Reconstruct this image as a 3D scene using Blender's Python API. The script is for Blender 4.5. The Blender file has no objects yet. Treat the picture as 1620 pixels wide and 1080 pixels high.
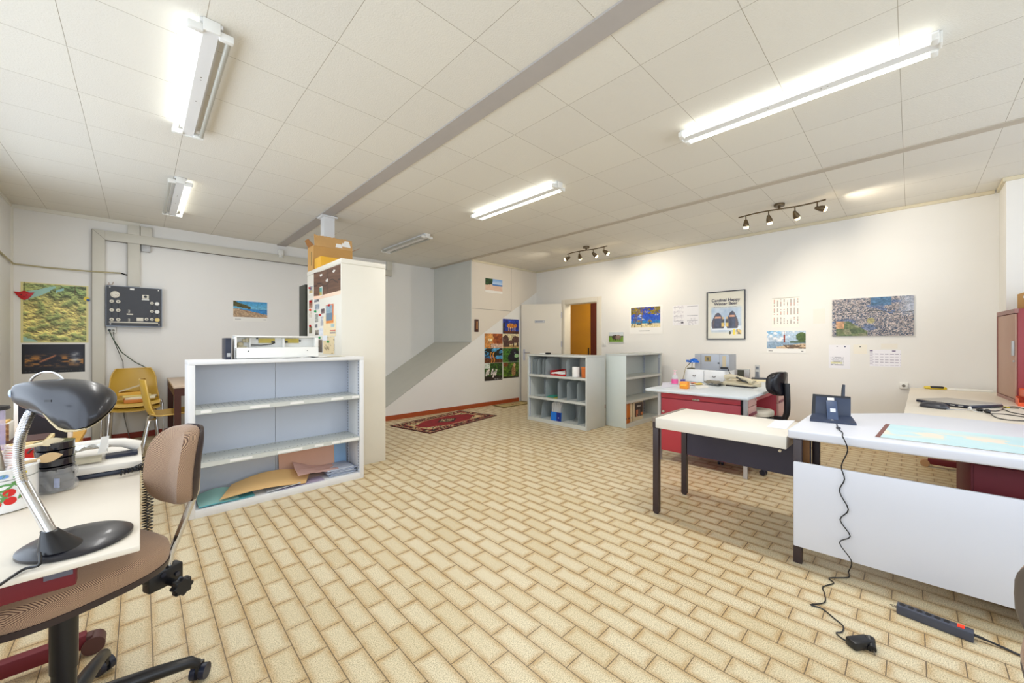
import bpy, bmesh, math, random
from mathutils import Vector, Matrix
rnd = random.Random(11)
SC = bpy.context.scene
COL = SC.collection
PI = math.pi
# ------------------------------------------------------------------ camera model (used to place things on known planes)
FPX, CX, CY, HC = 609.0, 810.0, 541.0, 1.25
YAW = math.radians(44.0)
FW = Vector((math.sin(YAW), math.cos(YAW), 0)); RT = Vector((math.cos(YAW), -math.sin(YAW), 0)); CAM = Vector((0, 0, HC))
def ray(px, py): return FW + RT*((px-CX)/FPX) + Vector((0, 0, (CY-py)/FPX))
def UZ(px, py, z=0.0):
    d = ray(px, py); return CAM + d*((z-HC)/d.z)
def UX(px, py, x):
    d = ray(px, py); return CAM + d*(x/d.x)
def UY(px, py, y):
    d = ray(px, py); return CAM + d*(y/d.y)
def UD(px, py, dep): return CAM + ray(px, py)*dep
# ------------------------------------------------------------------ materials
def lin(c):
    o = []
    for v in c[:3]:
        v /= 255.0
        o.append(v/12.92 if v <= 0.04045 else ((v+0.055)/1.055)**2.4)
    return (o[0], o[1], o[2], 1.0)
MATS = {}
def mat(name, rgb, rough=0.5, metal=0.0, var=0.05, scale=12.0, bump=0.0, bscale=200.0, emit=None, estr=0.0, alpha=None, trans=0.0, coat=0.0, spec=0.5):
    if name in MATS: return MATS[name]
    m = bpy.data.materials.new(name); m.use_nodes = True
    nt = m.node_tree; b = nt.nodes['Principled BSDF']
    b.inputs['Roughness'].default_value = rough; b.inputs['Metallic'].default_value = metal
    b.inputs['Specular IOR Level'].default_value = spec
    tc = nt.nodes.new('ShaderNodeTexCoord')
    if var > 0:
        nz = nt.nodes.new('ShaderNodeTexNoise'); nz.inputs['Scale'].default_value = scale; nz.inputs['Detail'].default_value = 3
        nt.links.new(tc.outputs['Object'], nz.inputs['Vector'])
        mx = nt.nodes.new('ShaderNodeMix'); mx.data_type = 'RGBA'
        c = lin(rgb)
        mx.inputs['A'].default_value = tuple(min(1, x*(1-var)) for x in c[:3])+(1,)
        mx.inputs['B'].default_value = tuple(min(1, x*(1+var)) for x in c[:3])+(1,)
        nt.links.new(nz.outputs['Fac'], mx.inputs['Factor']); nt.links.new(mx.outputs['Result'], b.inputs['Base Color'])
    else:
        b.inputs['Base Color'].default_value = lin(rgb)
    if bump > 0:
        nb = nt.nodes.new('ShaderNodeTexNoise'); nb.inputs['Scale'].default_value = bscale; nb.inputs['Detail'].default_value = 2
        nt.links.new(tc.outputs['Object'], nb.inputs['Vector'])
        bp = nt.nodes.new('ShaderNodeBump'); bp.inputs['Strength'].default_value = bump; bp.inputs['Distance'].default_value = 0.01
        nt.links.new(nb.outputs['Fac'], bp.inputs['Height']); nt.links.new(bp.outputs['Normal'], b.inputs['Normal'])
    if emit is not None:
        b.inputs['Emission Color'].default_value = lin(emit); b.inputs['Emission Strength'].default_value = estr
    if alpha is not None: b.inputs['Alpha'].default_value = alpha
    if trans: b.inputs['Transmission Weight'].default_value = trans
    if coat: b.inputs['Coat Weight'].default_value = coat; b.inputs['Coat Roughness'].default_value = 0.08
    MATS[name] = m
    return m
def print_mat(name='printed picture', rough=0.45, coat=0.0):
    if name in MATS: return MATS[name]
    m = bpy.data.materials.new(name); m.use_nodes = True
    nt = m.node_tree; b = nt.nodes['Principled BSDF']
    a = nt.nodes.new('ShaderNodeAttribute'); a.attribute_name = 'Col'
    nt.links.new(a.outputs['Color'], b.inputs['Base Color'])
    b.inputs['Roughness'].default_value = rough
    if coat: b.inputs['Coat Weight'].default_value = coat; b.inputs['Coat Roughness'].default_value = 0.03
    MATS[name] = m
    return m
# ------------------------------------------------------------------ mesh builder
class MB:
    def __init__(s): s.v = []; s.f = []; s.m = []
    def add(s, vs, fs, mi=0, M=None):
        o = len(s.v)
        for p in vs:
            p = Vector(p); s.v.append(M @ p if M else p)
        for f in fs: s.f.append([o+i for i in f]); s.m.append(mi)
        return s
    def box(s, x0, x1, y0, y1, z0, z1, mi=0, M=None):
        vs = [(x, y, z) for z in (z0, z1) for y in (y0, y1) for x in (x0, x1)]
        return s.add(vs, [(0, 2, 3, 1), (4, 5, 7, 6), (0, 1, 5, 4), (2, 6, 7, 3), (0, 4, 6, 2), (1, 3, 7, 5)], mi, M)
    def cyl(s, p, q, r, r2=None, n=16, mi=0, M=None):
        p = Vector(p); q = Vector(q); r2 = r if r2 is None else r2
        a = (q-p).normalized(); t = Vector((0, 0, 1)) if abs(a.z) < 0.9 else Vector((1, 0, 0))
        u = a.cross(t).normalized(); w = a.cross(u)
        vs = []
        for c, rr in ((p, r), (q, r2)):
            for i in range(n):
                an = 2*PI*i/n; vs.append(c+u*(rr*math.cos(an))+w*(rr*math.sin(an)))
        fs = [(i, n+i, n+(i+1) % n, (i+1) % n) for i in range(n)]
        fs.append(tuple(range(n))); fs.append(tuple(range(2*n-1, n-1, -1)))
        return s.add(vs, fs, mi, M)
    def tube(s, pts, r, n=8, mi=0, M=None, closed=False):
        pts = [Vector(p) for p in pts]; k = len(pts)
        rr = r if isinstance(r, (list, tuple)) else [r]*k
        ts = []
        for i in range(k):
            a = pts[max(i-1, 0)]; b = pts[min(i+1, k-1)]
            d = (b-a); ts.append(d.normalized() if d.length > 1e-9 else Vector((0, 0, 1)))
        t = Vector((0, 0, 1)) if abs(ts[0].z) < 0.9 else Vector((1, 0, 0))
        u = ts[0].cross(t).normalized(); vs = []
        for i in range(k):
            u = (u - ts[i]*u.dot(ts[i]))
            if u.length < 1e-6: u = ts[i].orthogonal()
            u.normalize(); w = ts[i].cross(u)
            for j in range(n):
                an = 2*PI*j/n; vs.append(pts[i]+u*(rr[i]*math.cos(an))+w*(rr[i]*math.sin(an)))
        fs = []
        for i in range(k-1):
            for j in range(n):
                fs.append((i*n+j, i*n+(j+1) % n, (i+1)*n+(j+1) % n, (i+1)*n+j))
        fs.append(tuple(range(n-1, -1, -1))); fs.append(tuple(range((k-1)*n, k*n)))
        return s.add(vs, fs, mi, M)
    def lathe(s, prof, n=24, mi=0, M=None, caps=True):
        k = len(prof); vs = []
        for r, z in prof:
            for j in range(n):
                an = 2*PI*j/n; vs.append((r*math.cos(an), r*math.sin(an), z))
        fs = []
        for i in range(k-1):
            for j in range(n):
                fs.append((i*n+j, i*n+(j+1) % n, (i+1)*n+(j+1) % n, (i+1)*n+j))
        if caps:
            fs.append(tuple(range(n-1, -1, -1))); fs.append(tuple(range((k-1)*n, k*n)))
        return s.add(vs, fs, mi, M)
    def prism(s, poly, z0, z1, mi=0, M=None):
        n = len(poly)
        vs = [(x, y, z0) for x, y in poly]+[(x, y, z1) for x, y in poly]
        fs = [(i, (i+1) % n, n+(i+1) % n, n+i) for i in range(n)]
        fs.append(tuple(range(n-1, -1, -1))); fs.append(tuple(range(n, 2*n)))
        return s.add(vs, fs, mi, M)
    def sphere(s, c, r, n=12, k=8, mi=0, sc=(1, 1, 1), M=None):
        prof = [(max(1e-4, math.sin(PI*i/k))*r, -math.cos(PI*i/k)*r) for i in range(k+1)]
        T = Matrix.Translation(Vector(c)) @ Matrix.Diagonal(Vector((sc[0], sc[1], sc[2], 1)))
        return s.lathe(prof, n, mi, (M @ T) if M else T)
    def sheet(s, P, nx, ny, th=0.002, mi=0):
        """grid sheet from function P(u,v)->Vector with thickness downwards along its normal"""
        top = [[Vector(P(i/nx, j/ny)) for i in range(nx+1)] for j in range(ny+1)]
        nrm = (Vector(P(1, 0))-Vector(P(0, 0))).cross(Vector(P(0, 1))-Vector(P(0, 0))).normalized()
        W = nx+1; vs = [p for row in top for p in row]; N = len(vs); vs += [p-nrm*th for p in vs]
        fs = []
        for j in range(ny):
            for i in range(nx):
                a = j*W+i; fs.append((a, a+1, a+W+1, a+W)); fs.append((N+a, N+a+W, N+a+W+1, N+a+1))
        for i in range(nx):
            fs.append((i, N+i, N+i+1, i+1)); b = ny*W+i; fs.append((b, b+1, N+b+1, N+b))
        for j in range(ny):
            a = j*W; fs.append((a, a+W, N+a+W, N+a)); b = a+nx; fs.append((b, N+b, N+b+W, b+W))
        return s.add(vs, fs, mi)
    def build(s, name, mats, parent=None, world=False, bevel=0.0, seg=2, smooth=True, ang=40, keep=False):
        if not isinstance(mats, (list, tuple)): mats = [mats]
        vs = s.v; off = Vector((0, 0, 0))
        if parent is not None and world:
            Mi = root_matrix(parent).inverted(); vs = [Mi @ p for p in vs]
        if parent is None and not keep:
            mn = [min(p[i] for p in vs) for i in range(3)]; mxx = [max(p[i] for p in vs) for i in range(3)]
            off = Vector(((mn[0]+mxx[0])/2, (mn[1]+mxx[1])/2, mn[2])); vs = [p-off for p in vs]
        me = bpy.data.meshes.new(name)
        me.from_pydata([tuple(p) for p in vs], [], s.f)
        for m in mats: me.materials.append(m)
        for i, p in enumerate(me.polygons): p.material_index = s.m[i]
        bm = bmesh.new(); bm.from_mesh(me)
        if bevel > 0:
            es = [e for e in bm.edges if e.is_manifold and len(e.link_faces) == 2 and e.calc_face_angle(0) > 0.6]
            bmesh.ops.bevel(bm, geom=es, offset=bevel, segments=seg, affect='EDGES', profile=0.5, clamp_overlap=True)
        bmesh.ops.recalc_face_normals(bm, faces=bm.faces)
        bm.to_mesh(me); bm.free()
        if smooth:
            for p in me.polygons: p.use_smooth = True
            me.set_sharp_from_angle(angle=math.radians(ang))
        o = bpy.data.objects.new(name, me); COL.objects.link(o)
        o.location = off
        if parent is not None: o.parent = parent
        return o
def root_matrix(o):
    M = Matrix.Translation(o.location) @ o.rotation_euler.to_matrix().to_4x4()
    if o.parent is not None: M = root_matrix(o.parent) @ M
    return M
def tag(o, label, cat, group=None, kind=None):
    o['label'] = label; o['category'] = cat
    if group: o['group'] = group
    if kind: o['kind'] = kind
    return o
def thing(name, label, cat, loc=(0, 0, 0), rz=0.0, group=None):
    o = bpy.data.objects.new(name, None); COL.objects.link(o); o.empty_display_size = 0.1
    o.location = loc; o.rotation_euler = (0, 0, rz)
    return tag(o, label, cat, group)
def struct(name, mb, m, **k):
    o = mb.build(name, m, **k); o['kind'] = 'structure'
    return o
def lab(o, label): o['label'] = label; return o
def copy_tree(o, parent=None):
    c = o.copy(); COL.objects.link(c)
    if parent is not None: c.parent = parent
    for ch in list(o.children): copy_tree(ch, c)
    return c
def RZ(a): return Matrix.Rotation(a, 4, 'Z')
def TR(x, y, z): return Matrix.Translation((x, y, z))
def text(name, s, size, P, U, V, m, parent, lift=0.0012, align='CENTER', wscale=1.0):
    cu = bpy.data.curves.new(name+'_c', 'FONT'); cu.body = s; cu.size = size; cu.align_x = align; cu.extrude = 0.0003; cu.offset = size*0.018
    t = bpy.data.objects.new(name+'_c', cu); COL.objects.link(t)
    dg = bpy.context.evaluated_depsgraph_get(); dg.update()
    me = bpy.data.meshes.new_from_object(t.evaluated_get(dg)); bpy.data.objects.remove(t)
    U = Vector(U); V = Vector(V); N = U.cross(V)
    Mx = Matrix(((U.x, V.x, N.x, 0), (U.y, V.y, N.y, 0), (U.z, V.z, N.z, 0), (0, 0, 0, 1)))
    me.transform(Matrix.Diagonal((wscale, 1, 1, 1))); me.transform(Mx); me.transform(Matrix.Translation(Vector(P)+N*lift))
    if parent is not None: me.transform(root_matrix(parent).inverted())
    me.materials.clear(); me.materials.append(m)
    o = bpy.data.objects.new(name, me); COL.objects.link(o)
    if parent is not None: o.parent = parent
    return o
# ------------------------------------------------------------------ noise for printed pictures
def _h(i, j, s):
    n = (i*374761393 + j*668265263 + s*1442695041) & 0xffffffff
    n = ((n ^ (n >> 13))*1274126177) & 0xffffffff
    return ((n ^ (n >> 16)) & 0xffff)/65535.0
def vn(x, y, s=0):
    i = math.floor(x); j = math.floor(y); a = x-i; b = y-j
    a = a*a*(3-2*a); b = b*b*(3-2*b)
    return (_h(i, j, s)*(1-a)+_h(i+1, j, s)*a)*(1-b)+(_h(i, j+1, s)*(1-a)+_h(i+1, j+1, s)*a)*b
def fbm(x, y, s=0, o=4):
    t = 0; a = 0.5; f = 1
    for k in range(o): t += a*vn(x*f, y*f, s+k*17); a *= 0.5; f *= 2.03
    return t
def mixc(a, b, t):
    t = max(0, min(1, t)); return tuple(a[i]*(1-t)+b[i]*t for i in range(3))
def sst(a, b, x):
    t = max(0, min(1, (x-a)/(b-a))); return t*t*(3-2*t)
def picture(name, P0, U, V, w, h, paint, nx, ny, th=0.003, parent=None, back=(225, 222, 215), m=None, world=True, bend=None, gap=-0.0004):
    """flat print: bottom-left corner P0 on the carrying surface, U along its width, V up; grid of printed colours on the front"""
    U = Vector(U); V = Vector(V); N = U.cross(V).normalized(); P0 = Vector(P0)+N*gap
    vs = []; fs = []; cols = []
    def pt(i, j):
        u = i/nx; v = j/ny
        return P0+U*(w*u)+V*(h*v)+N*(th+(bend(u, v) if bend else 0))
    for j in range(ny+1):
        for i in range(nx+1): vs.append(pt(i, j))
    W = nx+1
    for j in range(ny):
        for i in range(nx):
            a = j*W+i; fs.append((a, a+1, a+W+1, a+W)); cols.append(lin([max(0, min(255, c)) for c in paint((i+0.5)/nx, (j+0.5)/ny)]))
    ring = [i for i in range(nx+1)]+[j*W+nx for j in range(1, ny+1)]+[ny*W+i for i in range(nx-1, -1, -1)]+[j*W for j in range(ny-1, 0, -1)]
    o = len(vs)
    for r in ring: vs.append(vs[r]-N*th)
    k = len(ring); bc = lin(back)
    for i in range(k):
        fs.append((ring[i], o+i, o+(i+1) % k, ring[(i+1) % k])); cols.append(bc)
    if bend:
        q0 = len(vs); vs += [vs[i]-N*th for i in range(W*(ny+1))]
        for j in range(ny):
            for i in range(nx):
                a = q0+j*W+i; fs.append((a, a+W, a+W+1, a+1)); cols.append(bc)
    else:
        fs.append(tuple(o+i for i in range(k-1, -1, -1))); cols.append(bc)
    if parent is not None and world:
        Mi = root_matrix(parent).inverted(); vs = [Mi @ p for p in vs]; off = Vector((0, 0, 0))
    elif parent is None:
        off = P0+U*(w/2); vs = [p-off for p in vs]
    else: off = Vector((0, 0, 0))
    me = bpy.data.meshes.new(name); me.from_pydata([tuple(p) for p in vs], [], fs)
    at = me.attributes.new('Col', 'FLOAT_COLOR', 'CORNER')
    li = 0
    for p in me.polygons:
        for q in range(p.loop_total): at.data[li].color = cols[p.index]; li += 1
    me.materials.append(m or print_mat())
    ob = bpy.data.objects.new(name, me); COL.objects.link(ob); ob.location = off
    if parent is not None: ob.parent = parent
    return ob
VZ = (0, 0, 1)
UR = (0, -1, 0)   # wall_right: picture right direction
UB = (1, 0, 0)    # wall_back
def grain(f, k=30, a=0.35, seed=500):
    def g(u, v):
        c = f(u, v)
        if min(c) > 215: return c
        q = 1-a+2*a*fbm(u*k, v*k*0.7, seed, 3)
        return tuple(x*q for x in c)
    return g
def on_right(x, px0, px1, py0, py1, x_off=0):
    """pixel box on the plane X=x -> P0,w,h"""
    a = UX(px0, (py0+py1)/2, x); b = UX(px1, (py0+py1)/2, x)
    zt = (UX(px0, py0, x).z+UX(px1, py0, x).z)/2; zb = (UX(px0, py1, x).z+UX(px1, py1, x).z)/2
    return Vector((x, a.y, zb)), a.y-b.y, zt-zb
# ================================================================== MATERIALS
wall_m = mat('white wall paint', (232, 230, 226), 0.75, var=0.02, scale=3, bump=0.06, bscale=350)
wall_warm = mat('cream painted panel', (222, 213, 200), 0.7, var=0.03, scale=4)
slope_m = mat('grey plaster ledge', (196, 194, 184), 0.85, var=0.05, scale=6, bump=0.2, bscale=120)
trunk_m = mat('beige cable trunking', (206, 202, 190), 0.5, var=0.03)
corn_m = mat('cream cornice', (214, 204, 178), 0.6, var=0.04)
base_m = mat('orange brown baseboard', (164, 74, 30), 0.5, var=0.12, scale=20)
seam_m = mat('dark seam', (120, 112, 100), 0.8, var=0.1)
beam_m = mat('grey beam paint', (178, 172, 168), 0.7, var=0.04)
beam2_m = mat('pale grey strip paint', (190, 180, 165), 0.7, var=0.04)
white_met = mat('white enamelled metal', (228, 228, 228), 0.35, var=0.015)
grey_met = mat('pale grey enamelled metal', (202, 205, 200), 0.4, var=0.03, scale=5)
grey_met2 = mat('blue grey enamelled metal', (196, 202, 214), 0.4, var=0.03, scale=4)
div_m = mat('grey divider metal', (156, 165, 168), 0.4, var=0.05)
cab_m = mat('cream cabinet metal', (222, 217, 204), 0.45, var=0.03, scale=3)
dark_m = mat('black plastic', (22, 22, 26), 0.35, var=0.1)
navy_m = mat('dark navy plastic', (26, 32, 52), 0.35, var=0.1)
slate_m = mat('slate blue plastic', (46, 56, 78), 0.4, var=0.08)
hole_m = mat('dark perforation', (96, 98, 100), 0.8, var=0.05)
chrome = mat('chrome', (214, 214, 216), 0.12, metal=1.0, var=0.03)
steel = mat('brushed steel', (150, 140, 124), 0.3, metal=1.0, var=0.1)
bronze = mat('antique bronze', (104, 88, 66), 0.4, metal=0.8, var=0.15)
white_pl = mat('white plastic', (232, 231, 226), 0.4, var=0.02)
paper_m = mat('white paper', (238, 237, 234), 0.7, var=0.02)
cream_m = mat('cream paper', (232, 222, 190), 0.7, var=0.05)
cardb = mat('brown cardboard', (190, 146, 84), 0.8, var=0.1, scale=6)
cardb2 = mat('dark cardboard', (150, 100, 48), 0.8, var=0.1, scale=6)
tan_m = mat('tan card', (226, 186, 128), 0.7, var=0.04)
salmon_m = mat('salmon card', (222, 174, 150), 0.7, var=0.04)
teal_m = mat('pale teal card', (150, 196, 192), 0.6, var=0.06)
blue_card = mat('pale blue card', (150, 186, 222), 0.6, var=0.06)
lilac_m = mat('lilac card', (170, 160, 186), 0.6, var=0.06)
red_m = mat('red enamelled metal', (184, 60, 72), 0.45, var=0.06, scale=4)
dred_m = mat('dark red enamelled metal', (108, 18, 30), 0.62, var=0.08, scale=4)
pink_m = mat('red enamel with painted reflection', (206, 160, 152), 0.4, var=0.05)  # light reflected off the red drawer fronts, put into the colour as pale rose
rose_m = mat('rose beige shutter', (182, 146, 128), 0.5, var=0.05)
desk_m = mat('beige laminate', (226, 217, 202), 0.45, var=0.03, scale=5)
deskw_m = mat('white laminate', (218, 221, 232), 0.4, var=0.015, scale=4)
deskg_m = mat('pale grey laminate', (206, 212, 216), 0.4, var=0.03, scale=5)
retb_m = mat('cream laminate', (228, 223, 213), 0.42, var=0.02)
brown_m = mat('dark brown steel', (56, 44, 46), 0.4, var=0.08)
panel_dk = mat('dark aubergine panel', (52, 48, 66), 0.45, var=0.05)
wood_dk = mat('dark brown wood', (72, 34, 24), 0.5, var=0.2, scale=18)
wood_y = mat('yellow wood', (206, 152, 50), 0.5, var=0.15, scale=14)
wood_l = mat('light spoon wood', (214, 184, 140), 0.6, var=0.08, scale=25)
must_m = mat('mustard plastic', (196, 156, 54), 0.35, var=0.06, scale=4)
must2_m = mat('ochre plastic edge', (214, 176, 90), 0.4, var=0.06, scale=4)
orange_m = mat('orange plastic', (226, 84, 28), 0.4, var=0.06)
amber_m = mat('amber plastic', (228, 140, 30), 0.35, var=0.08)
oran_book = mat('orange binder', (206, 124, 48), 0.6, var=0.1)
red_pl = mat('bright red plastic', (190, 24, 30), 0.4, var=0.08)
green_pl = mat('green plastic', (40, 150, 84), 0.4, var=0.08)
yel_pl = mat('yellow plastic', (222, 196, 60), 0.4, var=0.08)
blue_pl = mat('bright blue card', (24, 116, 214), 0.5, var=0.06)
lamp_gun = mat('gunmetal lacquer', (38, 38, 44), 0.34, metal=0.2, var=0.06, coat=0.15)
lamp_cream = mat('cream lamp interior', (196, 178, 140), 0.5, var=0.04)
grey_tube = mat('unlit grey tube', (176, 174, 164), 0.3, var=0.03)
tube_on = mat('lit fluorescent tube', (255, 255, 255), 0.4, var=0.0, emit=(252, 255, 246), estr=4.2)
bulb_on = mat('lit warm bulb', (255, 240, 210), 0.4, var=0.0, emit=(255, 226, 170), estr=12.0)
glass_m = mat('clear plastic', (230, 232, 236), 0.08, var=0.0, alpha=0.28)
pinkliq = mat('pink liquid label', (226, 90, 150), 0.3, var=0.1)
blue_glass = mat('blue glass shade', (20, 96, 190), 0.15, var=0.1, coat=0.5)
beige_pl = mat('beige plastic', (204, 194, 168), 0.45, var=0.05)
silver_pl = mat('silver grey plastic', (172, 172, 172), 0.4, metal=0.2, var=0.05)
laptop_m = mat('matt silver lid', (182, 176, 168), 0.4, metal=0.3, var=0.04)
clothgrey = mat('grey cloth', (134, 128, 114), 0.9, var=0.15, scale=30)
curt_m = mat('window frame white', (226, 226, 224), 0.5, var=0.02)
def fabric():
    m = bpy.data.materials.new('brown woven fabric'); m.use_nodes = True; nt = m.node_tree; b = nt.nodes['Principled BSDF']
    tc = nt.nodes.new('ShaderNodeTexCoord'); w = nt.nodes.new('ShaderNodeTexWave'); w.inputs['Scale'].default_value = 150; w.inputs['Distortion'].default_value = 0.8
    w.bands_direction = 'DIAGONAL'
    nt.links.new(tc.outputs['Object'], w.inputs['Vector'])
    r = nt.nodes.new('ShaderNodeValToRGB'); r.color_ramp.elements[0].color = lin((84, 56, 48)); r.color_ramp.elements[1].color = lin((190, 158, 128))
    r.color_ramp.elements[0].position = 0.1; r.color_ramp.elements[1].position = 0.75
    nt.links.new(w.outputs['Fac'], r.inputs['Fac']); nt.links.new(r.outputs['Color'], b.inputs['Base Color'])
    b.inputs['Roughness'].default_value = 0.95; b.inputs['Sheen Weight'].default_value = 0.2
    return m
fab_m = fabric()
def floor_mat():
    m = bpy.data.materials.new('beige stone brick tiles'); m.use_nodes = True; nt = m.node_tree; b = nt.nodes['Principled BSDF']; L = nt.links.new
    g = nt.nodes.new('ShaderNodeNewGeometry'); sp = nt.nodes.new('ShaderNodeSeparateXYZ'); L(g.outputs['Position'], sp.inputs[0])
    ax = nt.nodes.new('ShaderNodeMath'); ax.operation = 'ADD'; ax.inputs[1].default_value = -2.20+0.2135*40; L(sp.outputs['Y'], ax.inputs[0])
    ay = nt.nodes.new('ShaderNodeMath'); ay.operation = 'ADD'; ay.inputs[1].default_value = -0.451+0.1037*40; L(sp.outputs['X'], ay.inputs[0])
    cb = nt.nodes.new('ShaderNodeCombineXYZ'); L(ax.outputs[0], cb.inputs[0]); L(ay.outputs[0], cb.inputs[1])
    br = nt.nodes.new('ShaderNodeTexBrick'); L(cb.outputs[0], br.inputs['Vector'])
    br.inputs['Scale'].default_value = 1.0; br.inputs['Brick Width'].default_value = 0.2135; br.inputs['Row Height'].default_value = 0.1037
    br.inputs['Mortar Size'].default_value = 0.0020; br.inputs['Mortar Smooth'].default_value = 0.2; br.inputs['Bias'].default_value = 0.0
    br.inputs['Color1'].default_value = lin((233, 220, 188)); br.inputs['Color2'].default_value = lin((225, 209, 172)); br.inputs['Mortar'].default_value = lin((116, 98, 74))
    # darker tan wear along tile edges: a wide soft mortar
    br2 = nt.nodes.new('ShaderNodeTexBrick'); L(cb.outputs[0], br2.inputs['Vector'])
    br2.inputs['Scale'].default_value = 1.0; br2.inputs['Brick Width'].default_value = 0.2135; br2.inputs['Row Height'].default_value = 0.1037
    br2.inputs['Mortar Size'].default_value = 0.034; br2.inputs['Mortar Smooth'].default_value = 1.0
    n1 = nt.nodes.new('ShaderNodeTexNoise'); n1.inputs['Scale'].default_value = 13; n1.inputs['Detail'].default_value = 3; L(g.outputs['Position'], n1.inputs['Vector'])
    mu = nt.nodes.new('ShaderNodeMath'); mu.operation = 'MULTIPLY'; L(br2.outputs['Fac'], mu.inputs[0]); L(n1.outputs['Fac'], mu.inputs[1])
    mu2 = nt.nodes.new('ShaderNodeMath'); mu2.operation = 'MULTIPLY'; mu2.inputs[1].default_value = 1.1; L(mu.outputs[0], mu2.inputs[0])
    mx = nt.nodes.new('ShaderNodeMix'); mx.data_type = 'RGBA'; L(mu2.outputs[0], mx.inputs['Factor']); L(br.outputs['Color'], mx.inputs['A']); mx.inputs['B'].default_value = lin((190, 148, 82))
    n2 = nt.nodes.new('ShaderNodeTexNoise'); n2.inputs['Scale'].default_value = 240; n2.inputs['Detail'].default_value = 4; L(g.outputs['Position'], n2.inputs['Vector'])
    rp = nt.nodes.new('ShaderNodeValToRGB'); rp.color_ramp.elements[0].position = 0.40; rp.color_ramp.elements[0].color = (0.55, 0.52, 0.46, 1); rp.color_ramp.elements[1].position = 0.55; rp.color_ramp.elements[1].color = (1, 1, 1, 1)
    L(n2.outputs['Fac'], rp.inputs['Fac'])
    mm = nt.nodes.new('ShaderNodeMix'); mm.data_type = 'RGBA'; mm.blend_type = 'MULTIPLY'; mm.inputs['Factor'].default_value = 0.9
    L(mx.outputs['Result'], mm.inputs['A']); L(rp.outputs['Color'], mm.inputs['B'])
    # keep grout on top
    mg = nt.nodes.new('ShaderNodeMix'); mg.data_type = 'RGBA'; L(br.outputs['Fac'], mg.inputs['Factor']); L(mm.outputs['Result'], mg.inputs['A']); mg.inputs['B'].default_value = lin((116, 98, 74))
    L(mg.outputs['Result'], b.inputs['Base Color'])
    b.inputs['Roughness'].default_value = 0.42
    bp = nt.nodes.new('ShaderNodeBump'); bp.inputs['Strength'].default_value = 0.25; bp.inputs['Distance'].default_value = 0.004; bp.invert = True
    L(br.outputs['Fac'], bp.inputs['Height']); L(bp.outputs['Normal'], b.inputs['Normal'])
    return m
def ceil_mat(name, ox, oy, off=0.0):
    m = bpy.data.materials.new(name); m.use_nodes = True; nt = m.node_tree; b = nt.nodes['Principled BSDF']; L = nt.links.new
    g = nt.nodes.new('ShaderNodeNewGeometry'); sp = nt.nodes.new('ShaderNodeSeparateXYZ'); L(g.outputs['Position'], sp.inputs[0])
    ax = nt.nodes.new('ShaderNodeMath'); ax.operation = 'ADD'; ax.inputs[1].default_value = -oy+0.508*20; L(sp.outputs['Y'], ax.inputs[0])
    ay = nt.nodes.new('ShaderNodeMath'); ay.operation = 'ADD'; ay.inputs[1].default_value = -ox+0.508*20; L(sp.outputs['X'], ay.inputs[0])
    cb = nt.nodes.new('ShaderNodeCombineXYZ'); L(ax.outputs[0], cb.inputs[0]); L(ay.outputs[0], cb.inputs[1])
    br = nt.nodes.new('ShaderNodeTexBrick'); L(cb.outputs[0], br.inputs['Vector']); br.offset = off
    br.inputs['Scale'].default_value = 1.0; br.inputs['Brick Width'].default_value = 0.508; br.inputs['Row Height'].default_value = 0.508
    br.inputs['Mortar Size'].default_value = 0.0017; br.inputs['Mortar Smooth'].default_value = 0.5
    br.inputs['Color1'].default_value = lin((228, 224, 214)); br.inputs['Color2'].default_value = lin((224, 220, 211)); br.inputs['Mortar'].default_value = lin((156, 146, 126))
    L(br.outputs['Color'], b.inputs['Base Color']); b.inputs['Roughness'].default_value = 0.85
    n = nt.nodes.new('ShaderNodeTexNoise'); n.inputs['Scale'].default_value = 110; n.inputs['Detail'].default_value = 3; L(g.outputs['Position'], n.inputs['Vector'])
    bp = nt.nodes.new('ShaderNodeBump'); bp.inputs['Strength'].default_value = 0.35; bp.inputs['Distance'].default_value = 0.006
    L(n.outputs['Fac'], bp.inputs['Height']); L(bp.outputs['Normal'], b.inputs['Normal'])
    return m
# ================================================================== SETTING
HCEIL = 2.81
XR = 6.323; YB = 7.05; XL = -1.05; YF = -2.6; YP = 5.78
struct('floor', MB().box(-1.3, 8.4, -2.8, 7.3, -0.12, 0), floor_mat(), keep=True)
struct('ceiling', MB().box(-1.3, 1.575, -2.8, 7.3, HCEIL, 2.90), ceil_mat('ceiling panels left', 0.737, 0.55), keep=True)
struct('ceiling', MB().box(1.705, 4.405, -2.8, 7.3, HCEIL, 2.90), ceil_mat('ceiling panels middle', 2.535, 0.55, 0.0), keep=True)
struct('ceiling', MB().box(4.495, 6.6, -2.8, 7.3, HCEIL, 2.90), ceil_mat('ceiling panels right', 4.95, 0.55, 0.0), keep=True)
struct('trim_1', MB().box(1.575, 1.705, -2.8, 7.3, HCEIL-0.012, 2.90), beam_m, keep=True)
struct('trim_2', MB().box(4.405, 4.495, -2.8, 7.3, HCEIL-0.008, 2.90), beam2_m, keep=True)
DY0, DY1, DH = 4.185, 4.983, 2.04
struct('wall_right', MB().box(XR, XR+0.18, -0.63, DY0, 0, HCEIL).box(XR, XR+0.18, DY1, 7.2, 0, HCEIL).box(XR, XR+0.18, DY0, DY1, DH, HCEIL), wall_m, keep=True)
struct('wall_pier', MB().box(5.913, XR+0.18, -2.8, -0.63, 0, HCEIL), wall_m, keep=True)
struct('wall_back', MB().box(XL-0.2, XR+0.18, YB, YB+0.2, 0, HCEIL), wall_m, keep=True)
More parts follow.
